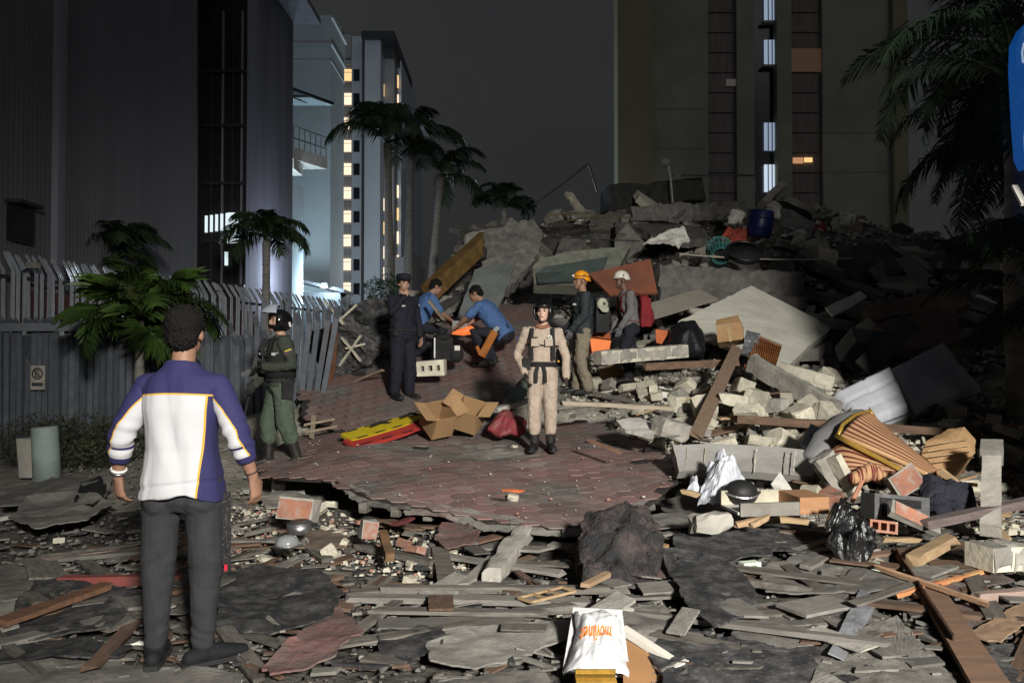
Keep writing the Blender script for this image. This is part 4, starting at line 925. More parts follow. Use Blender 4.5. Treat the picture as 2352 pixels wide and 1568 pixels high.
for k in range(15):
    t0, t1 = k / 15, (k + .82) / 15
    a0, a1, b0_, b1 = wp[0].lerp(wp[3], t0), wp[0].lerp(wp[3], t1), wp[1].lerp(wp[2], t0), wp[1].lerp(wp[2], t1); vs = []; fs = []
    n_ = newell(wp); n_ = n_ if n_.y < 0 else -n_
    for i in range(25):
        s_ = i / 24; off = n_ * (.012 * math.cos(i * math.pi + k * math.pi))
        vs += [a0.lerp(b0_, s_) + off - wo_, a1.lerp(b1, s_) + off - wo_]
        if i: fs.append((2 * i - 2, 2 * i - 1, 2 * i + 1, 2 * i))
    MB().add(vs, fs).build('weave_strand', M('wicker', (.30, .12, .045), (.20, .08, .03), rough=.5, scale=14, bump=.4), wk)
patch_mb([p - wo_ - n_ * .03 for p in wp], thick=.03, jag=0, amp=0, rings=2, nb=8).build('backing', M('wicker_dark', (.05, .025, .012)), wk)
def lintel(label, p1, p2, w, h, nblk, mat=CONC, name='block_row', cat='lintel', roll=0):
    """row of mortared blocks still hanging together"""
    a, b = V(p1), V(p2); r = empty(name, label, cat, (a + b) / 2); c = (a + b) / 2
    for k in range(nblk):
        t0, t1 = k / nblk, (k + .975) / nblk
        MB().rough(a.lerp(b, t0) - c, a.lerp(b, t1) - c, w, h + random.uniform(-.01, .01), 4, .010, .14, roll).build('block', mat, r)
    MB().beam(a - c, b - c, w * .93, h * .93, roll).build('mortar', PALE, r)
    return r
random.seed(77)
lintel('row of pale concrete blocks lying in front of the white-helmeted rescuer', at(1372, 822, 11.3), at(1570, 806, 11.9), .26, .2, 5)
plank((1480, 842), (1692, 832), .12, .1, WBRN, 'dark brown timber lying behind the diagonal plank', 'timber', 'plank', y1=10.9, y2=11.3)
plank((1598, 1000), (1692, 800), .16, .05, M('tan_wood', (.25, .17, .115), (.18, .125, .09), stretch=(1, 6, 6), bump=.3, dust=.3), 'long tan plank standing diagonally in the middle rubble', 'diagonal_plank', 'plank', y1=8.9, y2=11.3, roll=.6)
plank((1725, 832), (1925, 945), .14, .26, CONC, 'grey concrete beam sloping down to the right behind plank', 'concrete_girder', 'beam', y1=11.2, y2=9.9, jit=.012, seg=8, rag=.04)
lintel('pale block row above the sloping grey concrete beam', at(1785, 845, 11.0), at(1915, 882, 10.7), .22, .2, 3, PALE)
for k, (u, v, y, sc_, lb_) in enumerate(((1690, 918, 9.8, (.42, .3, .34), 'largest pale block in the clump right of the diagonal plank'), (1738, 915, 9.8, (.34, .3, .34), 'right-hand pale block of the clump by the diagonal plank'), (1705, 890, 10.1, (.3, .26, .3), 'upper pale block of the clump by the diagonal plank'), (1720, 945, 9.4, (.3, .26, .2), 'low pale block at the foot of the clump'))):
    o = link('masonry_lump', with_mat(CHUNK[(k * 5 + 2) % 12], PALE), None, None, at(u, v, y), (.2 * k, .1, .8 * k), sc_); tag(o, lb_, 'block')
plank((1690, 962), (2245, 995), .14, .09, WBRN, 'long dark timber crossing the rubble below the mattresses', 'timber', 'plank', y1=9.0, y2=9.2, jit=.006, seg=8)
plank((1290, 925), (1545, 938), .12, .05, M('pale_wood', (.40, .34, .26), (.30, .25, .19), stretch=(1, 6, 6), bump=.3), 'pale timber lying right of the khaki officer', 'timber', 'plank', y1=9.7, y2=9.8, jit=.006, seg=6)
plank((1280, 945), (1490, 925), .1, .04, WGREY, 'grey batten under the pale timber beside the khaki officer', 'timber', 'plank', y1=9.5, y2=10.1)
plank((1135, 942), (1218, 918), .14, .06, M('green_grey', ()) if False else CONC, 'grey batten left of the khaki officer', 'timber', 'plank', y1=9.8, y2=10.2)
patch('green_tarp', pix((1150, 945, 10.0), (1165, 905, 10.4), (1200, 868, 10.8), (1222, 868, 10.8), (1225, 900, 10.3), (1180, 930, 10.0)), M('tarp_green', (.10, .14, .115), (.13, .16, .14), bump=.4), 'dull green tarpaulin heap left of the khaki officer', 'tarp', thick=.02, jag=.03, amp=.08, nf=4, bulge=.08, smooth=True)
patch('plasterboard', pix((1415, 965, 8.9), (1435, 985, 8.6), (1500, 1002, 8.3), (1510, 975, 8.7), (1470, 958, 9.0)), WHITE, 'broken white panel lying at the right rim of roof', 'panel', thick=.04, jag=.02, amp=.02)
rough_box(at(1540, 985, 8.5), (.36, .22, .2), Matrix.Rotation(.4, 3, 'Z') @ Matrix.Rotation(.25, 3, 'Y')).build('concrete_block', CONC, None, False, 'grey concrete block right of the broken white panel', 'block')
for k, (u, v, s_, lb_) in enumerate(((1405, 872, .22, 'tan cardboard piece below the concrete block row'), (1520, 920, .14, 'white torn card in the middle of the pale rubble'), (1795, 920, .16, 'white card right of pale broken blocks'))):
    p = on(u, v) + V((0, 0, .05)); patch('torn_card', [p + V((s_ * math.cos(a) * 1.1, .05 * math.sin(a), .06 + s_ * .7 * math.sin(a))) for a in (0.3, 1.4, 2.6, 3.7, 5.4)], CARD if k == 0 else WHITE, lb_, 'card', thick=.01, jag=.02, amp=.015)
# --- mattresses
MATT = M('grey_mattress', (.64, .65, .70), (.54, .55, .60), scale=2, bump=.2, vary=.05)
def mattress(label, q, th):
    r = empty('mattress', label, 'mattress', (q[0] + q[1] + q[2] + q[3]) / 4); c = r.location; n = newell(q); n = n if n.y < 0 else -n
    K = 22; vs = []; fs = []
    for j in range(K + 1):
        for i in range(K + 1):
            s_, t = i / K, j / K; p = q[0].lerp(q[1], s_).lerp(q[3].lerp(q[2], s_), t)
            e = min(s_, 1 - s_, t, 1 - t); rr = 1 - max(0, 1 - e / .07) ** 2
            groove = .028 * (math.exp(-((t - .36) / .02) ** 2) + math.exp(-((t - .70) / .02) ** 2)) + .02 * math.exp(-((s_ - .5) / .02) ** 2)
            d = -th * (1 - rr) * .8 - groove + .012 * noise.noise(p * 4)
            vs.append(p + n * d - c)
    L = (K + 1)
    fs = [(j * L + i, j * L + i + 1, (j + 1) * L + i + 1, (j + 1) * L + i) for j in range(K) for i in range(K)]
    MB().add(vs, fs).build('cover', MATT, r, True)
    vs2 = [p - c - n * (th * .8) for p in q] + [p - c - n * th * 1.3 for p in q]
    MB().add(vs2, [(3, 2, 1, 0), (4, 5, 6, 7)] + [(i, (i + 1) % 4, (i + 1) % 4 + 4, i + 4) for i in range(4)]).build('underside', MATT, r)
    rimp = [p - c - n * th * .8 for p in q]; MB().tube(rimp + [rimp[0]], .014, n=6).build('piping', M('mattress_piping', (.22, .22, .25), bump=0), r)
    return r
mattress('pale grey mattress propped in the rubble, left of two, half in light', pix((1912, 898, 10.4), (2048, 832, 10.7), (2092, 932, 10.1), (1992, 968, 9.8)), .16)
mattress('blue grey mattress propped in shadow, right of two', pix((2052, 838, 10.8), (2168, 778, 11.2), (2262, 888, 10.7), (2112, 942, 10.2)), .16)
# --- air conditioner outdoor unit, leaning board, brown wall pieces
ac = empty('condenser_unit', 'dark air conditioner unit with round fan grille in shadow', 'air conditioner', at(1988, 812, 12.6), (R(-38), R(6), R(10)))
ACM = M('ac_grey', (.10, .11, .11), (.08, .09, .09), bump=.1)
MB().box((0, 0, .14), (.62, .52, .28)).build('casing', ACM, ac)
for r_ in (.06, .1, .14, .18, .22): MB().tube([(r_ * math.cos(t), r_ * math.sin(t), .30) for t in np.linspace(0, 6.283, 25)], .006, n=5).build('grille_ring', STEEL, ac)
MB().tube([(0, 0, .285), (0, 0, .31)], .045, n=14).build('hub', STEEL, ac); MB().tube([(0, 0, .282), (0, 0, .29)], .23, n=24).build('fan_well', BPLA, ac)
plank((1985, 845), (2090, 738), .3, .04, M('dark_board', (.06, .06, .055), (.09, .09, .085)), 'dark board leaning behind the mattresses', 'leaning_board', 'board', y1=11.6, y2=12.4, roll=.9)
BRW = M('brown_plaster', (.20, .15, .12), (.15, .115, .095), scale=2, bump=.4)
patch('wall_fragment', pix((1985, 705, 13.8), (2190, 660, 14.2), (2230, 700, 13.9), (2010, 735, 13.5)), BRW, 'brown plaster slab in shadow at right of the mound', 'rubble', thick=.2, jag=.05, amp=.05)
patch('wall_fragment', pix((2010, 740, 13.4), (2190, 705, 13.7), (2215, 790, 12.8), (2080, 800, 12.6)), BRW, 'lower brown plaster slab behind the shaded mattress', 'rubble', thick=.2, jag=.05, amp=.05)
# --- plaster panel, white bags, drawer and litter in front of it
gp = [(1546, 1022, 7.75), (1640, 1018, 7.8), (1760, 1024, 7.85), (1862, 1034, 7.9), (1872, 1050, 7.85), (1866, 1094, 7.65), (1700, 1080, 7.55), (1560, 1082, 7.5)]
pr_ = empty('plaster_panel', 'long grey rendered panel with vertical joints right of the roof', 'panel', at(1710, 1082, 7.65)); c = pr_.location
patch_mb([p - c for p in pix(*gp)], thick=.10, jag=.012, amp=.012, nb=60).build('render_face', M('grey_render', (.30, .29, .275), (.24, .23, .215), scale=2.5, bump=.35, bscale=28, vary=0), pr_)
for u in (1584, 1625, 1668, 1742, 1815, 1832): MB().beam(at(u - 4, 1026 + (u - 1550) * .03, 7.735) - c, at(u - 10, 1078 + (u - 1550) * .03, 7.52) - c, .009, .012, seg=8, jit=.003).build('joint', PALE, pr_)
for k, vv in enumerate((1050, 1072)): MB().tube([at(1868, vv, 7.8) - c, at(1885, vv + 2, 7.75) - c, at(1905, vv + 12, 7.7) - c], .008, n=5).build('rebar', STEEL, pr_)
PLAST = M('white_plastic', (.56, .58, .63), (.50, .52, .57), rough=.4, spec=.5, scale=3, bump=.6, bscale=9, vary=.05)
def bag(name, label, pxs, mat, cat='bag', bulge=.1, amp=.05, nf=7, parent=None, **kw):
    return patch(name, pix(*pxs), mat, label, cat, thick=.04, jag=kw.get('jag', .02), amp=amp, nf=nf, bulge=bulge, rings=12, nb=70, parent=parent)
bag('plastic_bag', 'crumpled white plastic bag peaked like a tent before the grey panel', [(1606, 1142, 6.75), (1622, 1085, 7.0), (1645, 1050, 7.2), (1655, 1046, 7.2), (1680, 1068, 7.15), (1712, 1112, 6.9), (1700, 1140, 6.75), (1640, 1148, 6.65)], PLAST, bulge=.16, amp=.10)
bag('plastic_bag', 'small crumpled white bag with blue print left of the tent-shaped one', [(1578, 1122, 6.75), (1588, 1098, 6.9), (1600, 1100, 6.9), (1606, 1122, 6.75), (1592, 1130, 6.7)], PLAST, bulge=.06, amp=.05)
PBL = M('print_blue', (.03, .07, .4), (.03, .06, .3), bump=0)
plank((1568, 1128), (1606, 1136), .06, .035, WYEL, 'short raw pine offcut under the small white bag', 'wood_offcut', 'offcut', y1=6.65, y2=6.6)
hb = empty('motorcycle_helmet', 'scuffed black motorcycle helmet lying beside the white bag', 'helmet', at(1702, 1160, 6.5))
MB().ball((0, 0, .10), (.14, .12, .11)).build('shell', M('scuffed_black', (.018, .018, .019), (.03, .03, .03), rough=.5, bump=.2), hb, True); MB().tube([(.15 * math.cos(t), -.132 * abs(math.sin(t)) - .003, .10 + .02 * math.cos(2 * t)) for t in np.linspace(.2, 2.9, 14)], .009, n=6).build('trim', STEEL, hb)
dr = empty('drawer', 'broken white drawer with wooden end in front of the bags', 'drawer', at(1790, 1172, 6.35), R(8))
MB().box((-.16, 0, .02), (.52, .34, .02)).build('bottom', WHITE, dr); MB().box((-.16, .16, .075), (.52, .02, .13)).build('back', M('cream_paint', (.66, .60, .47), bump=.1), dr)
MB().box((-.16, -.18, .05), (.5, .03, .1)).build('front', CONC, dr); MB().box((.19, -.02, .07), (.24, .36, .13)).build('end_block', M('pine_end', (.50, .27, .14), (.42, .22, .11), stretch=(1, 4, 4), bump=.2), dr)
patch('paper_sheet', pix((1770, 1112, 6.7), (1792, 1082, 6.9), (1830, 1140, 6.6), (1790, 1138, 6.5)), WHITE, 'white sheet of paper standing behind the drawer', 'paper', thick=.006, jag=.004, amp=.015)
tv = empty('black_screen', 'flat black television panel tilted beside the striped sofa', 'television', at(1880, 1035, 7.9))
tp = pix((1838, 1020, 7.9), (1862, 972, 8.2), (1928, 1000, 8.15), (1902, 1045, 7.8)); c = tv.location
patch_mb([p - c for p in tp], thick=.05, jag=0, amp=0, nb=8, rings=2).build('housing', BPLA, tv)
tc_ = sum(tp, V()) / 4; n_ = newell(tp); n_ = n_ if n_.z > 0 else -n_
patch_mb([tc_.lerp(p, .9) - c + n_ * .004 for p in tp], thick=.003, jag=0, amp=0, nb=8, rings=2).build('screen', M('screen_glass', (.01, .01, .012), rough=.12, spec=.6, bump=0), tv)
rough_box(at(1912, 1090, 7.3), (.42, .16, .22), Matrix.Rotation(1.0, 3, 'Y')).build('concrete_post_stub', CONC, None, False, 'grey square post stub leaning at the end of panel', 'post')
MB().box(at(1935, 1095, 7.2), (.06, .17, .40), Matrix.Rotation(-.5, 3, 'Y') @ Matrix.Rotation(.4, 3, 'Z'), .02).build('mortar_crust', PALE, None, False, 'pale mortar crust along the leaning post stub', 'rubble')
# --- striped sofa: curved shells upholstered in maroon and tan stripes with gold trim
def stripe_mat():
    m = bpy.data.materials.new('striped_upholstery'); m.use_nodes = True; n, l = m.node_tree.nodes, m.node_tree.links; b = n['Principled BSDF']
    uv = n.new('ShaderNodeUVMap'); sp = n.new('ShaderNodeSeparateXYZ'); l.new(uv.outputs[0], sp.inputs[0])
    mu = n.new('ShaderNodeMath'); mu.operation = 'MULTIPLY'; mu.inputs[1].default_value = 1.0; l.new(sp.outputs[0], mu.inputs[0])
    f = n.new('ShaderNodeMath'); f.operation = 'FRACT'; l.new(mu.outputs[0], f.inputs[0])
    r = n.new('ShaderNodeValToRGB'); r.color_ramp.interpolation = 'LINEAR'; e = r.color_ramp.elements
    e[0].position = 0; e[0].color = (.50, .30, .155, 1); e[1].position = 1; e[1].color = (.50, .30, .155, 1)
    for p_, c_ in ((.5, (.50, .30, .155, 1)), (.56, (.13, .02, .02, 1)), (.88, (.13, .02, .02, 1)), (.94, (.50, .30, .155, 1))): x = e.new(p_); x.color = c_
    l.new(f.outputs[0], r.inputs[0]); l.new(r.outputs[0], b.inputs['Base Color']); b.inputs['Roughness'].default_value = .6
    return m
STR = stripe_mat(); GOLD = M('gold_trim', (.62, .40, .09), (.5, .30, .06), rough=.35, metal=.5, bump=.3, bscale=20)
so = empty('striped_sofa', 'overturned armchair in maroon and tan stripes with gold trim', 'sofa', at(2010, 1110, 7.4)); SO = so.location.copy()
def striped(name, rows, stripes, across=False, th=.05):
    """rows: lists of pixel points; lofted, stripes counted along the row (or across rows)"""
    P = [[at(*q) - SO for q in r] for r in rows]
    def cr(L, t):
        x = t * (len(L) - 1); i = min(int(x), len(L) - 2); f = x - i; p0, p1, p2, p3 = L[max(i - 1, 0)], L[i], L[i + 1], L[min(i + 2, len(L) - 1)]
        return .5 * ((2 * p1) + (p2 - p0) * f + (2 * p0 - 5 * p1 + 4 * p2 - p3) * f * f + (3 * p1 - p0 - 3 * p2 + p3) * f ** 3)
    K, J = 30, 16; vs = []; uvs = []
    for j in range(J + 1):
        for i in range(K + 1):
            col = [cr(r, i / K) for r in P]; vs.append(cr(col, j / J)); uvs.append(((j / J if across else i / K) * stripes, 0))
    fs = [(j * (K + 1) + i, j * (K + 1) + i + 1, (j + 1) * (K + 1) + i + 1, (j + 1) * (K + 1) + i) for j in range(J) for i in range(K)]
    me = MB().add(vs, fs).mesh(name, True); uvl = me.uv_layers.new(name='UVMap')
    for lp in me.loops: uvl.data[lp.index].uv = uvs[lp.vertex_index]
    me.materials.append(STR); o = link(name, me, None, so); sm = o.modifiers.new('t', 'SOLIDIFY'); sm.thickness = th; sm.offset = 0
    return o
striped('back_shell', [[(1930, 1003, 7.55), (1965, 965, 7.8), (1990, 950, 7.95), (2005, 958, 7.95)], [(1985, 1025, 7.35), (2020, 1000, 7.55), (2050, 1000, 7.75), (2062, 1018, 7.85)], [(2075, 1065, 7.15), (2095, 1045, 7.3), (2110, 1050, 7.4), (2125, 1072, 7.5)], [(2130, 1092, 7.0), (2140, 1085, 7.1), (2155, 1088, 7.15), (2168, 1094, 7.2)]], 15)
striped('arm_shell', [[(1905, 1042, 7.65), (1898, 1062, 7.6), (1912, 1088, 7.5), (1945, 1108, 7.4)], [(1945, 1022, 7.55), (1940, 1055, 7.38), (1960, 1080, 7.3), (1990, 1096, 7.25)], [(2010, 1050, 7.3), (2015, 1072, 7.2), (2035, 1082, 7.15), (2060, 1084, 7.15)], [(2075, 1072, 7.1), (2085, 1085, 7.05), (2100, 1095, 7.0), (2118, 1105, 7.0)]], 9)
MB().tube(pix((1922, 1000, 7.56), (1960, 1022, 7.4), (2020, 1052, 7.2), (2080, 1085, 7.02), (2122, 1108, 6.9)), [(.035, .02)] * 5, n=8).build('gold_band', GOLD, so, True); so.children[-1].location = -SO
MB().tube([p - SO for p in pix((1925, 1000, 7.6), (1935, 975, 7.75), (1965, 952, 7.95), (1995, 945, 8.0), (2003, 952, 8.0))], .02, n=8).build('gold_piping', GOLD, so, True)
MB().tube([p - SO for p in pix((1996, 935, 8.0), (2006, 958, 7.96))], [.004, .03], n=8).build('gold_tip', GOLD, so, True)
MB().tube([p - SO for p in pix((1862, 1048, 7.8), (1895, 1005, 7.9), (1940, 965, 8.1), (1975, 950, 8.2))], [(.1, .05), (.16, .07), (.16, .07), (.1, .05)], n=12, round_=True).build('frame_roll', M('grey_padding', (.20, .20, .20), (.15, .15, .15)), so, True)
MB().tube([p - SO for p in pix((1965, 1098, 7.0), (2000, 1082, 7.05), (2028, 1098, 7.0))], [.06, .085, .06], n=14, round_=True).build('bolster', M('bolster_cloth', (.46, .27, .14), (.13, .02, .02), scale=1.0, stretch=(55, 3, 3), lo=.48, hi=.52, bump=0, vary=0), so, True)
MB().tube([p - SO for p in pix((1958, 1150, 6.7), (1982, 1100, 7.0))], [.02, .02], n=8).build('leg', M('pink_wood', (.50, .24, .15), bump=.1), so)
# --- cardboard drum, concrete post, bricks, black clothes, radio, trash bag
dm = empty('cardboard_bale', 'rounded brown cardboard bale at right of the striped sofa', 'bale', at(2182, 1070, 7.4))
c = dm.location; pp = pix((2118, 1040, 7.4), (2130, 1010, 7.5), (2175, 985, 7.6), (2215, 980, 7.6), (2240, 1010, 7.5), (2240, 1040, 7.4), (2205, 1068, 7.3), (2150, 1075, 7.3))
patch_mb([p - c for p in pp], thick=.42, jag=.015, amp=.03, bulge=.06, rings=8, nb=60).build('bale_body', CARD, dm)
for k in range(4): MB().beam(at(2124 + 6 * k, 1022 + 13 * k, 7.32 - .03 * k) - c, at(2226 + 3 * k, 1008 + 14 * k, 7.38 - .03 * k) - c, .012, .008).build('strap', M('card_tape', (.46, .31, .17), bump=0), dm)
cp = empty('concrete_post', 'fallen square concrete post with cap at the right', 'post', at(2276, 1215, 6.1))
c = cp.location; MB().beam(at(2275, 1218, 6.05) - c, at(2278, 1052, 6.75) - c, .14, .12, jit=.004, seg=4).build('shaft', CONC, cp); MB().beam(at(2277, 1050, 6.7) - c, at(2278, 1025, 6.85) - c, .17, .14, jit=.006).build('cap', CONC, cp)
def wall_bit(label, p, size, rot, n=2, name='brick_fragment'):
    r = empty(name, label, 'brick', p, rot)
    MB().box((0, 0, 0), size, jit=.012).build('mortar', CONC, r)
    MB().box((0, -size[1] / 2 - .004, 0), (size[0] * .86, .012, size[2] * .84), jit=.006).build('brick_face', BRICK, r); return r
wall_bit('square of red brick wall standing below the sofa', at(2076, 1106, 6.75), (.27, .1, .2), (R(-20), R(-28), R(10)))
wall_bit('red brick with white mortar near the man\'s right hand', at(685, 1170, 6.2), (.30, .14, .17), (R(-12), R(4), R(-8)))
wall_bit('upright red brick stub in front of the roof edge', at(848, 1216, 5.75), (.11, .1, .13), (R(-5), R(8), R(20)))
wall_bit('long salmon tile slab lying right of the black sack', at(2098, 1190, 6.1), (.42, .05, .12), (R(-35), R(25), R(5)))
hbk = brick_mb(.2, .2, .09, 3).build('hollow_brick', BRICK, None, False, 'hollow clay brick showing three holes right of black sack', 'brick'); hbk.location = at(2018, 1222, 6.0); hbk.rotation_euler = (R(6), R(10), R(86))
bag('black_jacket', 'heap of black clothes below the cardboard bale', [(2108, 1120, 6.7), (2130, 1102, 6.8), (2180, 1108, 6.8), (2232, 1130, 6.7), (2252, 1160, 6.55), (2200, 1178, 6.4), (2130, 1172, 6.4)], M('navy_cloth', (.012, .013, .02), (.02, .021, .03), bump=.6, bscale=14), 'clothes', bulge=.14, amp=.09, nf=5)
rd = empty('radio_case', 'grey plastic stereo case half buried below the sofa', 'radio', at(2055, 1195, 6.35), (R(-8), R(6), R(6)))
GPL = M('grey_plastic', (.075, .075, .078), (.10, .10, .10), rough=.5, bump=.1, dust=.3)
MB().box((0, 0, .1), (.46, .2, .2)).build('case', GPL, rd); MB().box((-.02, -.105, .14), (.34, .02, .06)).build('fascia', BPLA, rd); MB().tube([(.12, -.1, .07), (.12, -.125, .07)], .025, n=12).build('knob', STEEL, rd); MB().tube([(-.12, -.1, .07), (-.12, -.112, .07)], .05, n=14).build('speaker_cone', BPLA, rd)
bag('trash_bag', 'black plastic trash bag with a pointed top', [(1898, 1262, 5.6), (1895, 1210, 5.8), (1930, 1145, 6.15), (1938, 1142, 6.15), (1965, 1180, 6.0), (2005, 1215, 5.8), (2012, 1262, 5.55), (1970, 1285, 5.45)], M('trash_plastic', (.010, .010, .011), rough=.28, spec=.6, bump=.9, bscale=9), bulge=.16, amp=.12, nf=6)
plank((2120, 1204), (2380, 1148), .1, .06, M('purple_wood', (.16, .125, .12), (.11, .085, .08), stretch=(1, 6, 6)), 'long grey-purple timber entering from the right edge', 'timber', 'plank', y1=6.05, y2=6.3)
plank((2092, 1290), (2182, 1240), .09, .07, WYEL, 'thick yellow splintered timber end at right', 'timber', 'plank', y1=5.45, y2=5.7, rag=.05)
plank((2030, 1238), (2110, 1240), .05, .03, WYEL, 'thin yellow lath beside the salmon tile', 'lath', 'plank', y1=5.75, y2=5.75)
lintel('rough grey masonry block casting a dark shadow at right', at(2248, 1278, 5.35), at(2340, 1272, 5.45), .24, .17, 2, CONC, 'masonry_block', 'block')
plank((2190, 1110), (2240, 1112), .05, .03, M('cream_board', (.55, .42, .2)), 'yellow bracket piece beside the black clothes', 'bracket', 'bracket', y1=6.7, y2=6.75)
plank((2160, 1080), (2225, 1130), .05, .05, WYEL, 'pale yellow chair rail beside the black clothes', 'chair_rail', 'rail', y1=7.0, y2=6.8)
plank((1730, 1205), (1765, 1186), .035, .035, WYEL, 'short yellow dowel pointing out of the rubble', 'dowel', 'dowel', y1=6.0, y2=6.1)
plank((1690, 1206), (1752, 1190), .04, .04, M('tan_dowel', (.5, .33, .2)), 'tan broom handle stub below drawer', 'dowel', 'dowel', y1=6.0, y2=6.15)
plank((1790, 1192), (1855, 1198), .06, .04, WYEL, 'yellow wooden clamp piece below the drawer end', 'clamp', 'clamp', y1=6.1, y2=6.1)
rough_box(at(1630, 1200, 5.95), (.30, .16, .14), Matrix.Rotation(.25, 3, 'Z')).build('rubble_block', CONC, None, False, 'grey masonry block in front of the small white bag', 'block')
# --- foreground right: charred sheets, crossed sticks, boards
lump = [(1338, 1325, 5.05), (1330, 1260, 5.3), (1345, 1180, 5.7), (1400, 1160, 5.85), (1470, 1165, 5.85), (1515, 1200, 5.7), (1525, 1270, 5.4), (1500, 1325, 5.1), (1420, 1345, 5.0)]
patch('charred_bundle', pix(*lump), M('charred_wool', (.030, .030, .032), (.13, .095, .09), scale=5, bump=1.0, bscale=40, lo=.45, hi=.75, bdist=.04), 'big curled lump of charred black roofing felt in front of roof', 'felt', thick=.16, jag=.05, amp=.09, nf=6, bulge=.12, rings=14, nb=90)
FS = [
 ([(1520, 1300), (1600, 1310), (1690, 1345), (1745, 1400), (1720, 1440), (1640, 1480), (1600, 1450), (1560, 1390)], FELT, 'large torn charred felt sheet bent over in front of trash bag', .09, .14),
 ([(1545, 1262), (1660, 1245), (1790, 1250), (1770, 1310), (1640, 1335), (1560, 1320)], FELT, 'black felt roll lying behind the torn charred sheet', .1, .06),
 ([(1660, 1235), (1820, 1215), (1960, 1240), (2010, 1275), (1850, 1290), (1700, 1275)], FELT, 'dark felt sheet under the black trash bag', .05, .05),
 ([(1735, 1320), (1900, 1270), (2040, 1290), (2060, 1370), (1900, 1385), (1760, 1375)], FELTG, 'smooth grey felt sheet left of the crossed sticks', .04, .03),
 ([(1690, 1400), (1900, 1380), (2010, 1400), (2000, 1470), (1800, 1500), (1680, 1470)], FELTG, 'dusty grey sheet in the right foreground', .02, .03),
 ([(1900, 1480), (2060, 1430), (2190, 1560), (2200, 1620), (1850, 1620)], FELTG, 'pale grey torn sheet at the bottom right', .03, .03),
 ([(1480, 1500), (1680, 1470), (1880, 1500), (1870, 1640), (1560, 1640)], FELT, 'black granular felt sheet at the bottom beside frame', .03, .04),
 ([(1310, 1440), (1520, 1400), (1640, 1480), (1520, 1560), (1420, 1480)], FELTG, 'dark grey felt strip behind the white bag', .03, .03),
 ([(980, 1500), (1080, 1470), (1310, 1440), (1320, 1490), (1200, 1520), (1090, 1560), (990, 1550)], FELTG, 'long grey brown felt strip left of the white bag', .05, .06),
 ([(862, 1470), (930, 1450), (1020, 1465), (1015, 1510), (930, 1535), (870, 1510)], FELT, 'black charred felt patch in the centre foreground', .05, .05),
 ([(700, 1470), (780, 1412), (838, 1480), (760, 1540), (620, 1600), (600, 1570)], FELTR, 'reddish pointed felt sheet at the bottom left of centre', .07, .10),
 ([(500, 1340), (600, 1310), (740, 1330), (790, 1390), (760, 1440), (620, 1480), (500, 1470)], FELT, 'wide dark felt sheet right of the man\'s legs', .05, .06),
 ([(1000, 1262), (1015, 1232), (1060, 1225), (1100, 1250), (1090, 1275), (1030, 1282)], FELTR, 'small dark red felt fragment in front of the roof edge', .08, .06),
 ([(960, 1640), (1000, 1560), (1250, 1550), (1290, 1640)], FELTG, 'pale grey sheet at the bottom centre', .02, .03),
 ([(0, 1400), (90, 1350), (260, 1360), (330, 1400), (250, 1470), (0, 1500)], FELT, 'large dark felt sheet at the left edge', .05, .08),
 ([(-40, 1330), (20, 1320), (90, 1350), (40, 1400), (-40, 1410)], FELTG, 'grey stone-like felt flap at the left edge', .07, .07),
 ([(-30, 1530), (120, 1510), (330, 1535), (560, 1560), (500, 1640), (-30, 1640)], FELTG, 'grey sheet under the man\'s feet', .02, .03),
 ([(-30, 1500), (150, 1490), (300, 1500), (280, 1530), (-30, 1545)], FELT, 'dark folded felt strip left of the man\'s shoes', .05, .05),
 ([(20, 1230), (60, 1180), (170, 1160), (270, 1180), (200, 1225), (80, 1245)], FELTG, 'curled grey sheet at left behind the man', .10, .16),
 ([(0, 1150), (120, 1110), (260, 1115), (240, 1160), (60, 1180), (0, 1185)], FELTG, 'grey bent sheet below the broken bollard', .08, .12),
 ([(170, 1180), (185, 1135), (230, 1118), (245, 1150), (215, 1200)], BLACK, 'black plastic scrap left of the man\'s hand', .12, .10),
 ([(2220, 1470), (2352, 1400), (2400, 1430), (2300, 1490)], M('tan_ply', (.30, .20, .13), (.24, .16, .105), bump=.2), 'light brown board at the right edge foreground', .05, .01),
 ([(2140, 1420), (2230, 1380), (2390, 1360), (2390, 1420), (2230, 1470)], FELTR, 'reddish grey sheet under the crossed sticks', .03, .04),
 ([(2240, 1500), (2390, 1470), (2390, 1640), (2280, 1640)], FELT, 'black felt patch at the bottom right corner', .03, .04),
 ([(1310, 1215), (1420, 1200), (1560, 1205), (1640, 1230), (1500, 1240), (1380, 1240)], FELTG, 'dusty felt flap at the near rim of the roof', .08, .06),
 ([(1500, 1170), (1600, 1160), (1720, 1185), (1700, 1225), (1560, 1225)], FELTG, 'flat grey roofing scrap right of the charred lump', .07, .06),
 ([(590, 1150), (660, 1135), (720, 1150), (700, 1180), (610, 1180)], CONC, 'flat pale rubble crust near the man\'s right hand', .05, .05),
 ([(640, 1235), (760, 1225), (830, 1250), (760, 1275), (650, 1265)], M('brown_mat', (.17, .13, .10), (.12, .09, .075)), 'brown sheet behind the steel pots', .03, .04),
 ([(2040, 1335), (2100, 1300), (2240, 1310), (2330, 1340), (2200, 1375), (2080, 1375)], M('red_brown_sheet', (.145, .105, .095), (.11, .09, .085)), 'reddish brown sheet behind the crossed sticks', .03, .05),
]
for k, (uv, mt, lb_, lf_, cu) in enumerate(FS):
    random.seed(300 + k)
    patch('roofing_sheet', ons(*[(u, v, lf_) for u, v in uv]), mt, lb_, 'sheet', thick=.010, jag=.035, amp=.022, nf=3.0, curl=cu * .55, rings=12, nb=90, drape=.010)
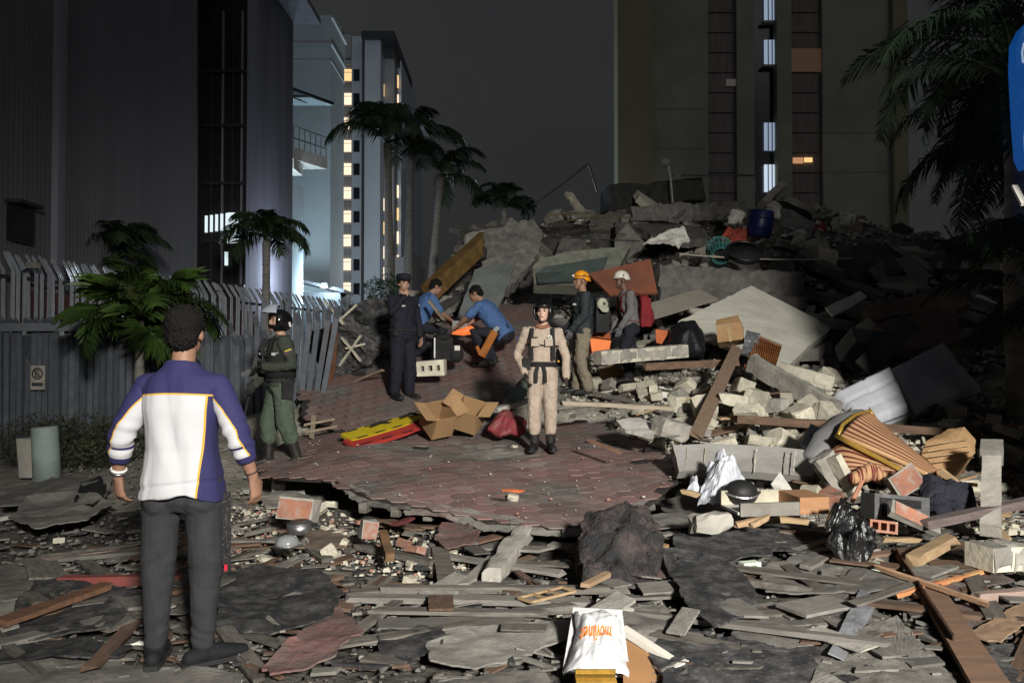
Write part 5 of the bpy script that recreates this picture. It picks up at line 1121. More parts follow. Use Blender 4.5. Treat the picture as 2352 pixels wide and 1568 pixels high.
fg = patch('bent_sheet_metal', [on(1975, 1372) + V((0, 0, .05)), on(2020, 1392) + V((0, 0, .03)), on(1938, 1530) + V((0, 0, .03)), on(1902, 1528) + V((0, 0, .06))], M('grey_flashing', (.20, .205, .22), (.14, .14, .15), rough=.6, bump=.4), 'narrow light grey metal strip with dark shadow in right foreground', 'strip', thick=.006, jag=.012, amp=.02)
plank((2012, 1330), (2272, 1420), .028, .028, M('fresh_stick', (.45, .29, .18), (.36, .22, .13), stretch=(1, 5, 5)), 'pale stick crossing over the red one at right', 'stick', 'stick', lift=.08)
plank((2056, 1388), (2286, 1322), .03, .025, M('red_stick', (.46, .16, .07), (.44, .27, .12), scale=2), 'orange red painted stick under the pale one', 'stick', 'stick', lift=.055)
plank((2085, 1290), (2300, 1640), .16, .03, M('brown_board', (.21, .125, .08), (.15, .095, .065), stretch=(1, 5, 5), dust=.15), 'wide brown board running to the bottom right', 'board', 'plank', lift=.05)
plank((2058, 1285), (2190, 1500), .014, .03, RUST, 'thin dark bar beside the wide brown board', 'bar', 'bar', lift=.08)
plank((2240, 1395), (2390, 1380), .07, .05, M('pink_batten', (.33, .24, .20), (.25, .18, .15)), 'pinkish batten at the right edge', 'batten', 'plank', lift=.06)
plank((1342, 1382), (1530, 1284), .05, .025, M('orange_wood', (.42, .22, .09), (.26, .18, .11), scale=2), 'orange brown lath leaning left of torn felt', 'lath', 'plank', lift=.10)
plank((1700, 1355), (1862, 1378), .045, .04, WGREY, 'short grey steel channel on the dusty sheet', 'channel', 'bar', lift=.06)
# --- foreground centre: beams and planks
plank((1128, 1352), (1222, 1222), .13, .11, CONC, 'thick grey square beam lying in front of the roof', 'concrete_girder', 'beam', lift=.08, jit=.006)
plank((1028, 1355), (1010, 1270), .12, .03, WGREY, 'short wide board left of the thick grey beam', 'board', 'plank', lift=.04)
plank((1062, 1362), (1160, 1270), .07, .02, M('pale_board2', (.33, .31, .28), (.25, .23, .2)), 'thin pale board beside the thick grey beam', 'board', 'plank', lift=.05)
for k, (a, b, w_, lb_) in enumerate((((805, 1372), (1180, 1352), .09, 'long grey plank, farthest of the stacked planks in the centre'), ((800, 1388), (1345, 1400), .10, 'long grey plank in the middle of stacked planks'), ((885, 1372), (1440, 1372), .06, 'thin grey plank above the stacked planks'), ((860, 1425), (1250, 1432), .08, 'long pale plank nearest of the stacked planks'), ((870, 1452), (1200, 1445), .16, 'wide dusty board under the stacked planks'), ((1180, 1425), (1320, 1410), .07, 'short plank right of the small wooden frame'), ((1040, 1190), (1185, 1175), .07, 'plank under the drooping roof edge'), ((1140, 1208), (1290, 1222), .06, 'pale plank end under the roof edge'), ((100, 1300), (330, 1272), .04, 'pinkish lath behind the man\'s legs'), ((90, 1290), (320, 1262), .03, 'thin lath behind the man at left'), ((0, 1205), (150, 1168), .05, 'white painted bar at left behind the man'), ((0, 1145), (130, 1140), .05, 'grey bar at the left edge by the bollard'), ((560, 1310), (800, 1330), .03, 'thin dark lath right of the man\'s knees'), ((560, 1240), (700, 1205), .03, 'thin stick beside the pots'), ((820, 1270), (1000, 1310), .06, 'dark plank in front of the red felt fragment'), ((530, 1225), (640, 1200), .03, 'slanting stick near the man\'s right hand'))):
    random.seed(500 + k); plank(a, b, w_, .022 + .01 * (k % 3), [WGREY, LGW, WGREY][k % 3] if k not in (8, 10) else (M('pink_lath', (.4, .28, .25)) if k == 8 else WHITE), lb_, lift=.035 + .008 * (k % 4), jit=.003, rag=.03)
plank((0, 1470), (245, 1378), .11, .03, M('rust_board', (.20, .10, .055), (.13, .075, .05), stretch=(1, 6, 6)), 'brown plank on the felt at the left edge', 'plank', 'plank', lift=.09)
plank((135, 1352), (420, 1348), .07, .06, M('red_beam', (.30, .075, .065), (.17, .08, .07), scale=3), 'red painted timber behind the man\'s shins', 'timber', 'plank', lift=.05)
plank((282, 1500), (335, 1488), .02, .02, WHITE, 'short white stick by the man\'s left shoe', 'stick', 'stick', lift=.03)
plank((895, 1280), (880, 1225), .06, .05, M('bark_log', (.16, .09, .045), (.09, .055, .03)), 'short brown log standing by the red felt fragment', 'log', 'log', y1=5.35, y2=5.7)
plank((905, 1205), (950, 1188), .05, .02, M('dark_red_piece', (.12, .03, .03)), 'dark red plastic strip under the roof edge', 'strip', 'strip', y1=5.9, y2=6.1)
for k, (u, v, s_, mt, lb_) in enumerate(((945, 1340, .10, PALE, 'white stone in front of the red felt fragment'), (950, 1302, .09, PALE, 'flat pale stone on the dark plank'), (610, 1288, .10, PALE, 'yellowish lump right of the man\'s thigh'), (1030, 1222, .08, M('peach_brick', (.5, .3, .22)), 'small peach brick bit under the roof edge'), (950, 1218, .08, M('peach_brick', ()) if False else MATS.get('peach_brick', BRICK), 'flat orange shard under the roof edge'), (640, 1122, .20, WHITE, 'flat white plaster lump above the man\'s right hand'), (760, 1165, .14, PALE, 'pale rubble heap right of the red brick'), (690, 1140, .14, CONC, 'grey rubble lump behind the red brick'), (622, 1078, .11, M('pink_stone', (.5, .28, .22)), 'pink stone by the soldier\'s boots'), (570, 1130, .12, CONC, 'grey lump behind the man\'s right hand'), (730, 1255, .07, BRICK, 'red brick bit beside the steel bowl'), (1435, 1412, .11, WHITE, 'white foam block behind the shopping bag'), (135, 1245, .08, PALE, 'yellowish stone at left behind the man'), (1385, 1395, .08, WHITE, 'white lump just behind the shopping bag'))):
    random.seed(700 + k); o = link('rubble_stone', with_mat(CHUNK[k % 12], mt), None, None, on(u, v) + V((0, 0, s_ * .2)), (random.uniform(-.3, .3), random.uniform(-.3, .3), random.uniform(0, 6)), (s_, s_ * .9, s_ * .8)); tag(o, lb_, 'stone')
# --- bollard, pots
bo = empty('broken_bollard', 'pale green concrete bollard standing at the left before the shrubs', 'bollard', at(108, 1090, 9.9), (R(3), R(-2), 0))
BOL = M('bollard_paint', (.30, .36, .34), (.24, .29, .27), scale=4, bump=.4)
MB().tube([(0, 0, -.15), (0, 0, .3), (0, 0, .58), (0, 0, .6)], [.16, .155, .15, .14], n=18).build('shaft', BOL, bo, True); MB().box((-.2, .05, .22), (.2, .2, .5), jit=.02).build('side_block', CONC, bo)
pot = empty('steel_pot', 'small round steel cooking pot beside the red brick', 'pot', at(688, 1222, 5.75), (R(6), 0, 0))
MB().tube([(0, 0, 0), (0, 0, .01), (0, 0, .07), (0, 0, .075), (0, 0, .02)], [.07, .085, .09, .085, .075], n=22).build('bowl', STEEL, pot, True)
MB().tube([(.09, 0, .06), (.13, 0, .06)], .01, n=6).build('handle', BPLA, pot)
bw = empty('glass_bowl', 'upturned clear bowl in front of the steel pot', 'bowl', at(660, 1252, 5.5))
MB().tube([(0, 0, 0), (0, 0, .03), (0, 0, .06), (0, 0, .072)], [.085, .08, .06, .02], n=22).build('dome', M('dull_glass', (.30, .31, .31), (.25, .26, .26), rough=.15, spec=.7, bump=0), bw, True)
MB().tube([(.087 * math.cos(t), .087 * math.sin(t), .004) for t in np.linspace(0, 6.283, 25)], .006, n=6).build('rim', STEEL, bw)
# --- shopping bag with print, drawer frame, gilt frame, small lattice frame, cartons
sb = empty('shopping_bag', 'white carrier bag printed with orange upside-down lettering in the foreground', 'bag', at(1372, 1560, 3.72)); SB = sb.location.copy()
bq = [(1296, 1545), (1450, 1560), (1420, 1400), (1322, 1398)]
B4 = [at(1293, 1548, 3.74) - SB, at(1452, 1562, 3.70) - SB, at(1432, 1402, 4.02) - SB, at(1318, 1396, 4.06) - SB]
def bagpt(s_, t, off=0.0):
    t2 = t
    if t > .8: t2 = t - .20 * (t - .8) / .2 * (.5 + .5 * math.cos(6.283 * (s_ - .05) * 1.0)) * (1 if .1 < s_ < .9 else .3)
    p = B4[0].lerp(B4[1], s_).lerp(B4[3].lerp(B4[2], s_), t2)
    n = (B4[1] - B4[0]).cross(B4[3] - B4[0]).normalized(); n = n if n.y < 0 else -n
    e = min(s_, 1 - s_, t + .12, 1 - t); d = .07 * (1 - max(0, 1 - e / .3) ** 2)
    q = V((s_ * 3.2, t * 3.6, .3)); cr = .022 * (abs(noise.noise(q * 1.3)) - .25) + .012 * (abs(noise.noise(q * 3.1 + V((4, 1, 2)))) - .25)
    w = (.5 - s_) * (.05 * math.sin(3 * t) ) ; x = (B4[1] - B4[0]).normalized()
    return p + n * (d + cr + off) + x * w + x * .012 * noise.noise(V((t * 4, s_ * 2, 7)))
K = 46; vs = [bagpt(i / K, j / K) for j in range(K + 1) for i in range(K + 1)]; L = K + 1
m = MB().add(vs, [(j * L + i, j * L + i + 1, (j + 1) * L + i + 1, (j + 1) * L + i) for j in range(K) for i in range(K)])
bo_ = m.build('bag_front', M('bag_film', (.57, .57, .58), (.52, .52, .53), rough=.4, spec=.4, bump=.25, bscale=14, vary=0), sb, True)
vb = [p + V((0, .05, -.01)) for p in B4]; MB().add(vb, [(0, 1, 2, 3)]).build('bag_back', MATS['bag_film'], sb)
def text_mesh(txt):
    cu = bpy.data.curves.new('t', 'FONT'); cu.body = txt; cu.size = 1.0; cu.offset = .022; cu.fill_mode = 'FRONT'; cu.resolution_u = 3; cu.align_x = 'CENTER'; cu.align_y = 'CENTER'
    to = bpy.data.objects.new('t', cu); COL.objects.link(to); dg = bpy.context.evaluated_depsgraph_get(); me = bpy.data.meshes.new_from_object(to.evaluated_get(dg))
    bpy.data.objects.remove(to); return me
tm = text_mesh('movilnet'); bmx = bmesh.new(); bmx.from_mesh(tm)
bmesh.ops.subdivide_edges(bmx, edges=[e for e in bmx.edges if e.calc_length() > .12], cuts=2); bmesh.ops.triangulate(bmx, faces=bmx.faces)
wx = max(v.co.x for v in bmx.verts) - min(v.co.x for v in bmx.verts)
for v in bmx.verts:   # turned half round, then laid on the bag
    s_ = .47 - v.co.x / wx * .66; t = .50 - v.co.y / wx * 1.05 - .04 * v.co.x / wx
    v.co = bagpt(s_, t, .0035)
bmx.to_mesh(tm); bmx.free(); tm.materials.append(M('orange_ink', (.80, .20, .02), (.78, .22, .03), bump=0, vary=0)); link('printed_lettering', tm, None, sb)
gf = empty('gilt_frame', 'gilt picture frame corner lying under the carrier bag', 'frame', at(1368, 1568, 3.66))
c = gf.location; MB().beam(at(1322, 1562, 3.66) - c, at(1414, 1562, 3.66) - c, .1, .03).build('moulding', GOLD, gf); MB().beam(at(1322, 1541, 3.68) - c, at(1414, 1541, 3.68) - c, .012, .02).build('inner_lip', M('gilt_dark', (.35, .22, .04), rough=.4, metal=.5), gf)
df = empty('tray', 'white framed drawer with brown cardboard base beside carrier bag', 'drawer', at(1505, 1540, 3.9)); c = df.location
q = [at(1428, 1462, 4.05), at(1556, 1540, 3.86), at(1480, 1590, 3.6), at(1432, 1570, 3.62)]
patch_mb([p - c for p in q], thick=.01, jag=0, amp=.003, nb=20, rings=4).build('base_board', M('brown_hardboard', (.40, .21, .09), (.34, .18, .08), scale=1.5, bump=.1, vary=0), df)
MB().beam(at(1430, 1444, 4.10) - c, at(1562, 1530, 3.88) - c, .05, .035, seg=3, jit=.002).build('side_rail', M('off_white_paint', (.66, .63, .56), (.58, .55, .49), scale=5, bump=.1), df)
MB().beam(at(1508, 1562, 3.78) - c, at(1580, 1525, 3.86) - c, .03, .05).build('end_rail', WHITE, df)
lt = empty('lattice_frame', 'small yellow wooden lattice frame on the planks', 'frame', at(1255, 1392, 4.5)); c = lt.location
q = [on(1190, 1400) + V((0, 0, .07)) - c, on(1222, 1410) + V((0, 0, .07)) - c, on(1322, 1384) + V((0, 0, .07)) - c, on(1290, 1374) + V((0, 0, .07)) - c]
for a, b in ((q[0], q[3]), (q[1], q[2]), (q[0], q[1]), (q[3], q[2]), (q[0].lerp(q[3], .33), q[1].lerp(q[2], .33)), (q[0].lerp(q[3], .66), q[1].lerp(q[2], .66))): MB().beam(a, b, .014, .014).build('bar', WYEL, lt)
def carton(label, p, rz, size):
    r = empty('drink_carton', label, 'carton', p, (R(-8), R(90), rz))
    MB().box((0, 0, 0), size).build('carton_body', M('carton_white', (.62, .68, .60), (.5, .58, .45), scale=18, bump=0), r)
    MB().box((0, -size[1] / 2 - .002, .01), (size[0] * .5, .003, size[2] * .35)).build('printed_patch', M('carton_green', (.18, .26, .10), bump=0), r)
    MB().tube([(0, -size[1] / 2 - .001, -.03), (0, -size[1] / 2 - .004, -.03)], .014, n=14).build('printed_dot', PBL, r)
    MB().beam((0, -size[1] / 2, size[2] / 2), (0, size[1] / 2, size[2] / 2 + .03), size[0], .004).build('torn_flap', WHITE, r); return r
carton('crushed green and white drink carton on the dark felt', on(1722, 1318) + V((0, 0, .05)), R(10), (.07, .07, .13))
carton('blue and white drink carton beside the crossed sticks', on(2008, 1318) + V((0, 0, .04)), R(60), (.07, .07, .09))
# --- stretcher, boxes, block, rucksack and rescue gear on the roof
st = empty('yellow_spine_board', 'yellow rescue spine board lying on the red one', 'stretcher', at(885, 982, 9.6)); c = st.location
def board(root, pa, pb, w, th, mat, slots):
    a, b = V(pa), V(pb); d = b - a; n = V((0, -.35, 1)).normalized(); s_ = d.cross(n).normalized(); n = s_.cross(d).normalized()
    if n.z < 0: n = -n
    K = 20; pts_t = []
    outl = [(t / K, (.55 + .45 * math.sin(math.pi * min(1, t / K * 1.15 + .12)) ** .5) * .5) for t in range(K + 1)]
    L_ = [a + d * t - s_ * w * k for t, k in outl]; R_ = [a + d * t + s_ * w * k for t, k in outl]
    vs = L_ + R_ + [p - n * th for p in L_] + [p - n * th for p in R_]; q_ = K + 1; fs = []
    for i in range(K):
        fs += [(i, i + 1, q_ + i + 1, q_ + i), (2 * q_ + i, 3 * q_ + i, 3 * q_ + i + 1, 2 * q_ + i + 1), (i, 2 * q_ + i, 2 * q_ + i + 1, i + 1), (q_ + i, q_ + i + 1, 3 * q_ + i + 1, 3 * q_ + i)]
    fs += [(0, q_, 3 * q_, 2 * q_), (K, 2 * q_ + K, 3 * q_ + K, q_ + K)]
    MB().add(vs, fs).build('board', mat, root)
    for t in slots:
        for sg_ in (-1, 1):
            p = a + d * t + s_ * sg_ * w * .40 + n * .004; MB().beam(p - d.normalized() * .07, p + d.normalized() * .07, .035, .006).build('hand_hole', BLACK, root)
YEL = M('rescue_yellow', (.55, .43, .02), (.48, .36, .02), rough=.4, bump=.1, vary=0); RED = M('rescue_red', (.42, .045, .035), (.36, .04, .035), rough=.4, bump=.1, vary=0)
board(st, at(795, 1003, 9.3) - c, at(990, 947, 10.1) - c, .29, .04, YEL, (.12, .32, .52, .72, .9))
for t in (.4, .75): p = at(795, 1003, 9.3).lerp(at(990, 947, 10.1), t) - c; MB().tube([p + V((-.1, -.16, .03)), p + V((0, 0, .06)), p + V((.1, .16, .03))], .014, n=6).build('strap', BLACK, st)
st2 = empty('red_spine_board', 'red rescue spine board under the yellow one', 'stretcher', at(890, 1000, 9.4)); c = st2.location
board(st2, at(800, 1018, 9.15) - c, at(985, 968, 9.85) - c, .29, .04, RED, (.15, .4, .65, .88))
def open_box(label, base, rz, size, tilt, inner=None):
    r = empty('cardboard_box', label, 'box', base, (R(tilt[0]), R(tilt[1]), rz)); w, d, h = size; t = .008
    MB().box((0, 0, t), (w, d, t)).build('bottom', CARD, r)
    for sx in (-1, 1): MB().box((sx * w / 2, 0, h / 2 + .01), (t, d, h)).build('side', CARD, r)
    for sy in (-1, 1): MB().box((0, sy * (d / 2 - .006), h / 2 + .01), (w - .02, t, h)).build('side', CARD, r)
    for sx in (-1, 1): MB().beam((sx * w / 2, 0, h + .01), (sx * (w / 2 + .15), 0, h + .06), d, t).build('flap', CARD, r)
    return r
open_box('open cardboard box lying on its side, nearest the stretcher', at(1000, 985, 9.6), R(35), (.28, .32, .30), (38, -8))
open_box('open cardboard box tipped over, nearest the khaki officer', at(1075, 975, 9.75), R(-12), (.30, .32, .28), (30, 16))
bl = empty('cinder_block', 'pale cinder block with three holes beside dark policeman', 'block', at(993, 862, 11.5), (R(3), R(-4), R(-8)))
mb_ = MB(); Lb, Hb, Wb = .40, .22, .18
for k, x in enumerate((-.17, -.06, .06, .17)): mb_.box((x, 0, Hb / 2), (.06, Wb, .09))
mb_.box((0, 0, Hb - .033), (Lb, Wb, .066), jit=.008); mb_.box((0, 0, .033), (Lb, Wb, .066), jit=.008); mb_.build('block_shell', PALE, bl)
MB().box((0, .05, Hb / 2), (.3, .04, .085)).build('core', BLACK, bl)
rk = empty('black_rucksack', 'black rucksack with white label on the roof', 'rucksack', at(1015, 830, 11.9), R(15))
MB().box((0, 0, .18), (.28, .22, .34), jit=.01).build('pack', BLACK, rk); MB().ball((0, -.04, .36), (.14, .12, .06)).build('lid', BLACK, rk, True); MB().ball((.2, -.06, .1), (.12, .1, .12)).build('side_bag', BLACK, rk, True)
MB().box((.2, -.163, .2), (.08, .01, .07)).build('label_patch', WHITE, rk); MB().box((-.13, -.115, .2), (.02, .01, .3)).build('reflective_strip', M('reflective', (.6, .6, .6), rough=.3, bump=0), rk)
patch('red_sack', pix((1120, 985, 9.5), (1135, 965, 9.7), (1170, 950, 9.8), (1210, 962, 9.8), (1208, 990, 9.5), (1150, 1000, 9.35)), M('red_plastic', (.25, .03, .04), (.2, .06, .06), rough=.4, bump=.5), 'red plastic sack behind the khaki officer\'s legs', 'sack', thick=.05, jag=.03, amp=.07, nf=6, bulge=.14, smooth=True)
ob = empty('orange_rescue_bag', 'bright orange rescue case between the two helmeted rescuers', 'case', at(1375, 812, 12.3), R(10))
MB().hull([(-.13, -.1, 0), (.13, -.1, 0), (.17, -.1, .2), (-.17, -.1, .24), (-.13, .1, 0), (.13, .1, 0), (.15, .1, .22), (-.15, .1, .26)]).build('case_body', M('orange_case', (.75, .19, .04), (.66, .16, .04), rough=.5, bump=.1), ob)
MB().box((0, 0, .3), (.3, .2, .12), jit=.02).build('lid', M('orange_lid', (.32, .085, .03), bump=.2), ob)
for k, (u, v, lb_) in enumerate(((1060, 765, 'glowing orange lamp head between the blue-shirted rescuers'),)):
    p = at(u, v, 12.7); r = empty('orange_lamp', lb_, 'lamp', p)
    MB().tube([(-.14, 0, 0), (.02, -.02, .02), (.14, 0, .05)], [.02, .06, .07], n=12, round_=True).build('lens', ME('orange_glow', (1, .22, .05), .9), r, True)
    MB().box((-.02, .05, .13), (.22, .12, .12), jit=.02).build('housing', M('grey_housing', (.3, .3, .28)), r)
# --- wrecked frames by the leaning pickets, left of the dark policeman
patch('door_leaf', pix((737, 768, 12.3), (752, 738, 12.5), (778, 745, 12.5), (770, 850, 12.0), (760, 882, 11.9), (745, 884, 11.9)), M('brown_door', (.17, .075, .04), (.12, .06, .035), bump=.2), 'narrow brown door leaf leaning on the broken pickets', 'door', thick=.04, jag=.005, amp=.01)
for k, (a, b, lb_) in enumerate((((745, 690), (790, 745), 'white bent bar above the brown door leaf'), ((770, 745), (820, 700), 'white bar crossing beside brown door leaf'), ((785, 775), (830, 830), 'white splintered lath below the crossing bars'), ((780, 840), (830, 770), 'upright white splinter near dark policeman'), ((795, 800), (840, 790), 'short white splinter pointing right'), ((760, 900), (880, 850), 'tan stick along the roof edge'), ((700, 975), (770, 962), 'upper bar of the fallen wooden grid'), ((702, 992), (775, 978), 'lower bar of the fallen wooden grid'), ((722, 955), (716, 1005), 'left upright of the fallen wooden grid'), ((985, 690), (1020, 735), 'shovel handle behind the left blue shirt'))):
    plank(a, b, .06, .03, PALE if k < 5 else M('tan_stick', (.3, .24, .17)), lb_, 'lath', 'lath', y1=12.4 if k < 6 or k == 9 else 9.9, y2=12.3 if k < 5 or k == 9 else (11.6 if k == 5 else 9.9))
for k, (u, v, s_, lb_) in enumerate(((790, 800, .5, 'dark tangle of wreckage left of the policeman'), (830, 770, .45, 'dark wreckage heap behind the policeman'), (870, 740, .5, 'dark earth bank behind the policeman'), (800, 860, .4, 'dark sheet bundle at the roof edge'))):
    random.seed(900 + k); p = at(u, v, 12.6); patch('wreckage', [p + V((s_ * 1.2 * math.cos(a), .25 * math.sin(a * 2), s_ * .8 * math.sin(a))) for a in np.linspace(0, 5.6, 8)], FELT, lb_, 'wreckage', thick=.2, jag=.1, amp=.15, nf=4, bulge=.12)
plank((1158, 1125), (1205, 1128), .03, .02, M('orange_tile', (.55, .14, .05)), 'orange tile shard on the front of the shingles', 'tile_shard', 'tile', y1=6.55, y2=6.5)
for k, (u, v, lb_) in enumerate(((1178, 1150, 'small brick crumb below the orange tile shard'), (862, 1010, 'white stone beside the red spine board'), (1180, 1032, 'white stone at the khaki officer\'s foot'))):
    o = link('rubble_stone', with_mat(CHUNK[k], PALE), None, None, onS(u, v, zF) + V((0, 0, .03)), (.1, .2, k), (.09, .08, .08)); tag(o, lb_, 'stone')
plank((1350, 1010), (1428, 1040), .035, .025, M('brown_lath', (.28, .16, .1)), 'brown lath lying on the shingles right of the khaki officer', 'lath', 'lath', y1=8.35, y2=7.95)
# ------------------------------------------------------------------ people
SKIN = M('skin', (.42, .25, .18), (.38, .22, .155), scale=8, rough=.55, bump=.08, vary=0, spec=.35)
SKIN2 = M('skin_tan', (.30, .165, .11), (.26, .14, .095), scale=8, rough=.55, bump=.08, vary=0, spec=.35)
HAIR = M('black_hair', (.006, .005, .005), (.010, .009, .008), rough=.7, spec=.15, bump=1.0, bscale=90, vary=0, bdist=.01)
SOLE = M('shoe_sole', (.03, .03, .03), bump=.2, vary=0)
BOOT = M('boot_leather', (.016, .015, .014), (.028, .026, .024), rough=.45, bump=.3, vary=0)
EYE = M('eye_dark', (.02, .015, .012), bump=0, rough=.2, vary=0); LIP = M('lip', (.33, .13, .11), bump=0, vary=0)
TS = bpy.data.scenes.new('workbench')      # small scene for evaluating modifiers quickly; removed at the end
def remesh(mb, voxel, it=4, fold=0, ff=(9, 9, 6), seed=0, diag=1.3, post=None):
    me = mb.mesh('r'); o = bpy.data.objects.new('r', me); TS.collection.objects.link(o)
    m = o.modifiers.new('r', 'REMESH'); m.mode = 'VOXEL'; m.voxel_size = voxel; m.use_smooth_shade = True
    s_ = o.modifiers.new('s', 'SMOOTH'); s_.iterations = it; s_.factor = .5
    TS.view_layers[0].update(); dg = TS.view_layers[0].depsgraph; r = bpy.data.meshes.new_from_object(o.evaluated_get(dg)); bpy.data.objects.remove(o); bpy.data.meshes.remove(me)
    if fold:
        n = len(r.vertices); co = np.empty(n * 3); no = np.empty(n * 3); r.vertices.foreach_get('co', co); r.vertices.foreach_get('normal', no)
        co = co.reshape(-1, 3); no = no.reshape(-1, 3)
        for i in range(n):
            p = V((co[i][0] * ff[0] + seed, co[i][1] * ff[1], co[i][2] * ff[2]))
            q = V((p.x * .6 + p.z * .9, p.y * .6, p.z * 1.5 - p.x * .5)) * 1.7; co[i] += no[i] * fold * (1.5 * (abs(noise.noise(p)) - .25) + diag * (abs(noise.noise(q)) ** .7 - .35) + .3 * noise.noise(p * 3.3))
            if post: co[i] += post(V(co[i]), V(no[i]))
        r.vertices.foreach_set('co', co.ravel()); r.update()
    r.polygons.foreach_set('use_smooth', [True] * len(r.polygons)); return r
def loft(mb, rings, n=22, cap=True):
    vs, fs = [], []
    for c, rt, fw, rx, ry in rings:
        for j in range(n):
            t = 2 * math.pi * j / n; ct, st_ = math.cos(t), math.sin(t)
            vs.append(c + rt * (rx * math.copysign(abs(ct) ** .85, ct)) + fw * (ry * math.copysign(abs(st_) ** .85, st_)))
    for i in range(len(rings) - 1):
        for j in range(n): fs.append((i * n + j, i * n + (j + 1) % n, (i + 1) * n + (j + 1) % n, (i + 1) * n + j))
    if cap: fs += [tuple(reversed(range(n))), tuple((len(rings) - 1) * n + j for j in range(n))]
    return mb.add(vs, fs)
STAND = dict(pel=(0, 0, .95), chest=(0, -.01, 1.26), neck=(0, -.01, 1.46), head=(0, .02, 1.625), shL=(-.19, 0, 1.40), shR=(.19, 0, 1.40),
             elL=(-.25, -.02, 1.12), elR=(.25, -.02, 1.12), wrL=(-.27, .06, .87), wrR=(.27, .06, .87), hdL=(0, .15, -1), hdR=(0, .15, -1),
             hpL=(-.095, 0, .91), hpR=(.095, 0, .91), knL=(-.11, .02, .50), knR=(.11, .02, .50), anL=(-.12, -.02, .09), anR=(.12, -.02, .09), toL=(-.14, .17, .04), toR=(.14, .17, .04))
def lp(a, b, t): return a + (b - a) * t
def torso_rings(J, pad, low=-.10, bulk=1.0, hem=0):
    up = (J['chest'] - J['pel']).normalized(); up2 = (J['neck'] - J['chest']).normalized()
    rh = (J['hpR'] - J['hpL']).normalized(); rs = (J['shR'] - J['shL']).normalized()
    def rg(c, t, u, rx, ry):
        r_ = lp(rh, rs, t).normalized(); f = u.cross(r_).normalized(); return (c, r_, f, rx * bulk + pad, ry * bulk + pad)
    b = J['pel']
    return [rg(b + up * low, 0, up, .158 + hem, .115 + hem), rg(b, 0, up, .160 + hem * .6, .118 + hem * .6), rg(lp(b, J['chest'], .4), .35, up, .148 + hem * .3, .108 + hem * .2), rg(lp(b, J['chest'], .75), .7, up, .160, .116), rg(J['chest'], 1, up2, .172, .120),
            rg(lp(J['chest'], J['neck'], .45), 1, up2, .178, .110), rg(lp(J['chest'], J['neck'], .72), 1, up2, .150, .088), rg(lp(J['chest'], J['neck'], .92), 1, up2, .085, .068), rg(lp(J['chest'], J['neck'], 1.08), 1, up2, .058, .058)]
def hand(mb, w, d, pn, side, curl=.5, k=1.0):
    """palm, four unequal bent fingers, thumb from the side of the palm"""
    w, d, pn = V(w), V(d).normalized(), V(pn); pn = (pn - d * pn.dot(d)).normalized(); s_ = d.cross(pn).normalized() * side
    mb.tube([w - d * .02, w + d * .03 * k, w + d * .09 * k], [(.024, .020), (.036 * k, .018), (.040 * k, .015)], n=12, round_=True, right=s_)
    for i, (o, L) in enumerate(((.031, .075), (.0105, .086), (-.0105, .080), (-.031, .062))):
        b = w + d * .085 * k + s_ * o * k; c1 = curl * (.7 + .12 * i); d1 = d * math.cos(c1) + pn * math.sin(c1); c2 = curl * (1.7 + .15 * i); d2 = d * math.cos(c2) + pn * math.sin(c2)
        m1 = b + d1 * L * .5 * k; mb.tube([b - d * .012, m1, m1 + d2 * L * .5 * k], [.0098 * k, .0092 * k, .0072 * k], n=8, round_=True)
    b = w + d * .025 * k + s_ * .028 * k; m1 = b + (d * .55 + s_ * .6 + pn * .3).normalized() * .042 * k
    mb.tube([b, m1, m1 + (d * .9 + s_ * .1 + pn * .35).normalized() * .036 * k], [.0135 * k, .011 * k, .0085 * k], n=8, round_=True)
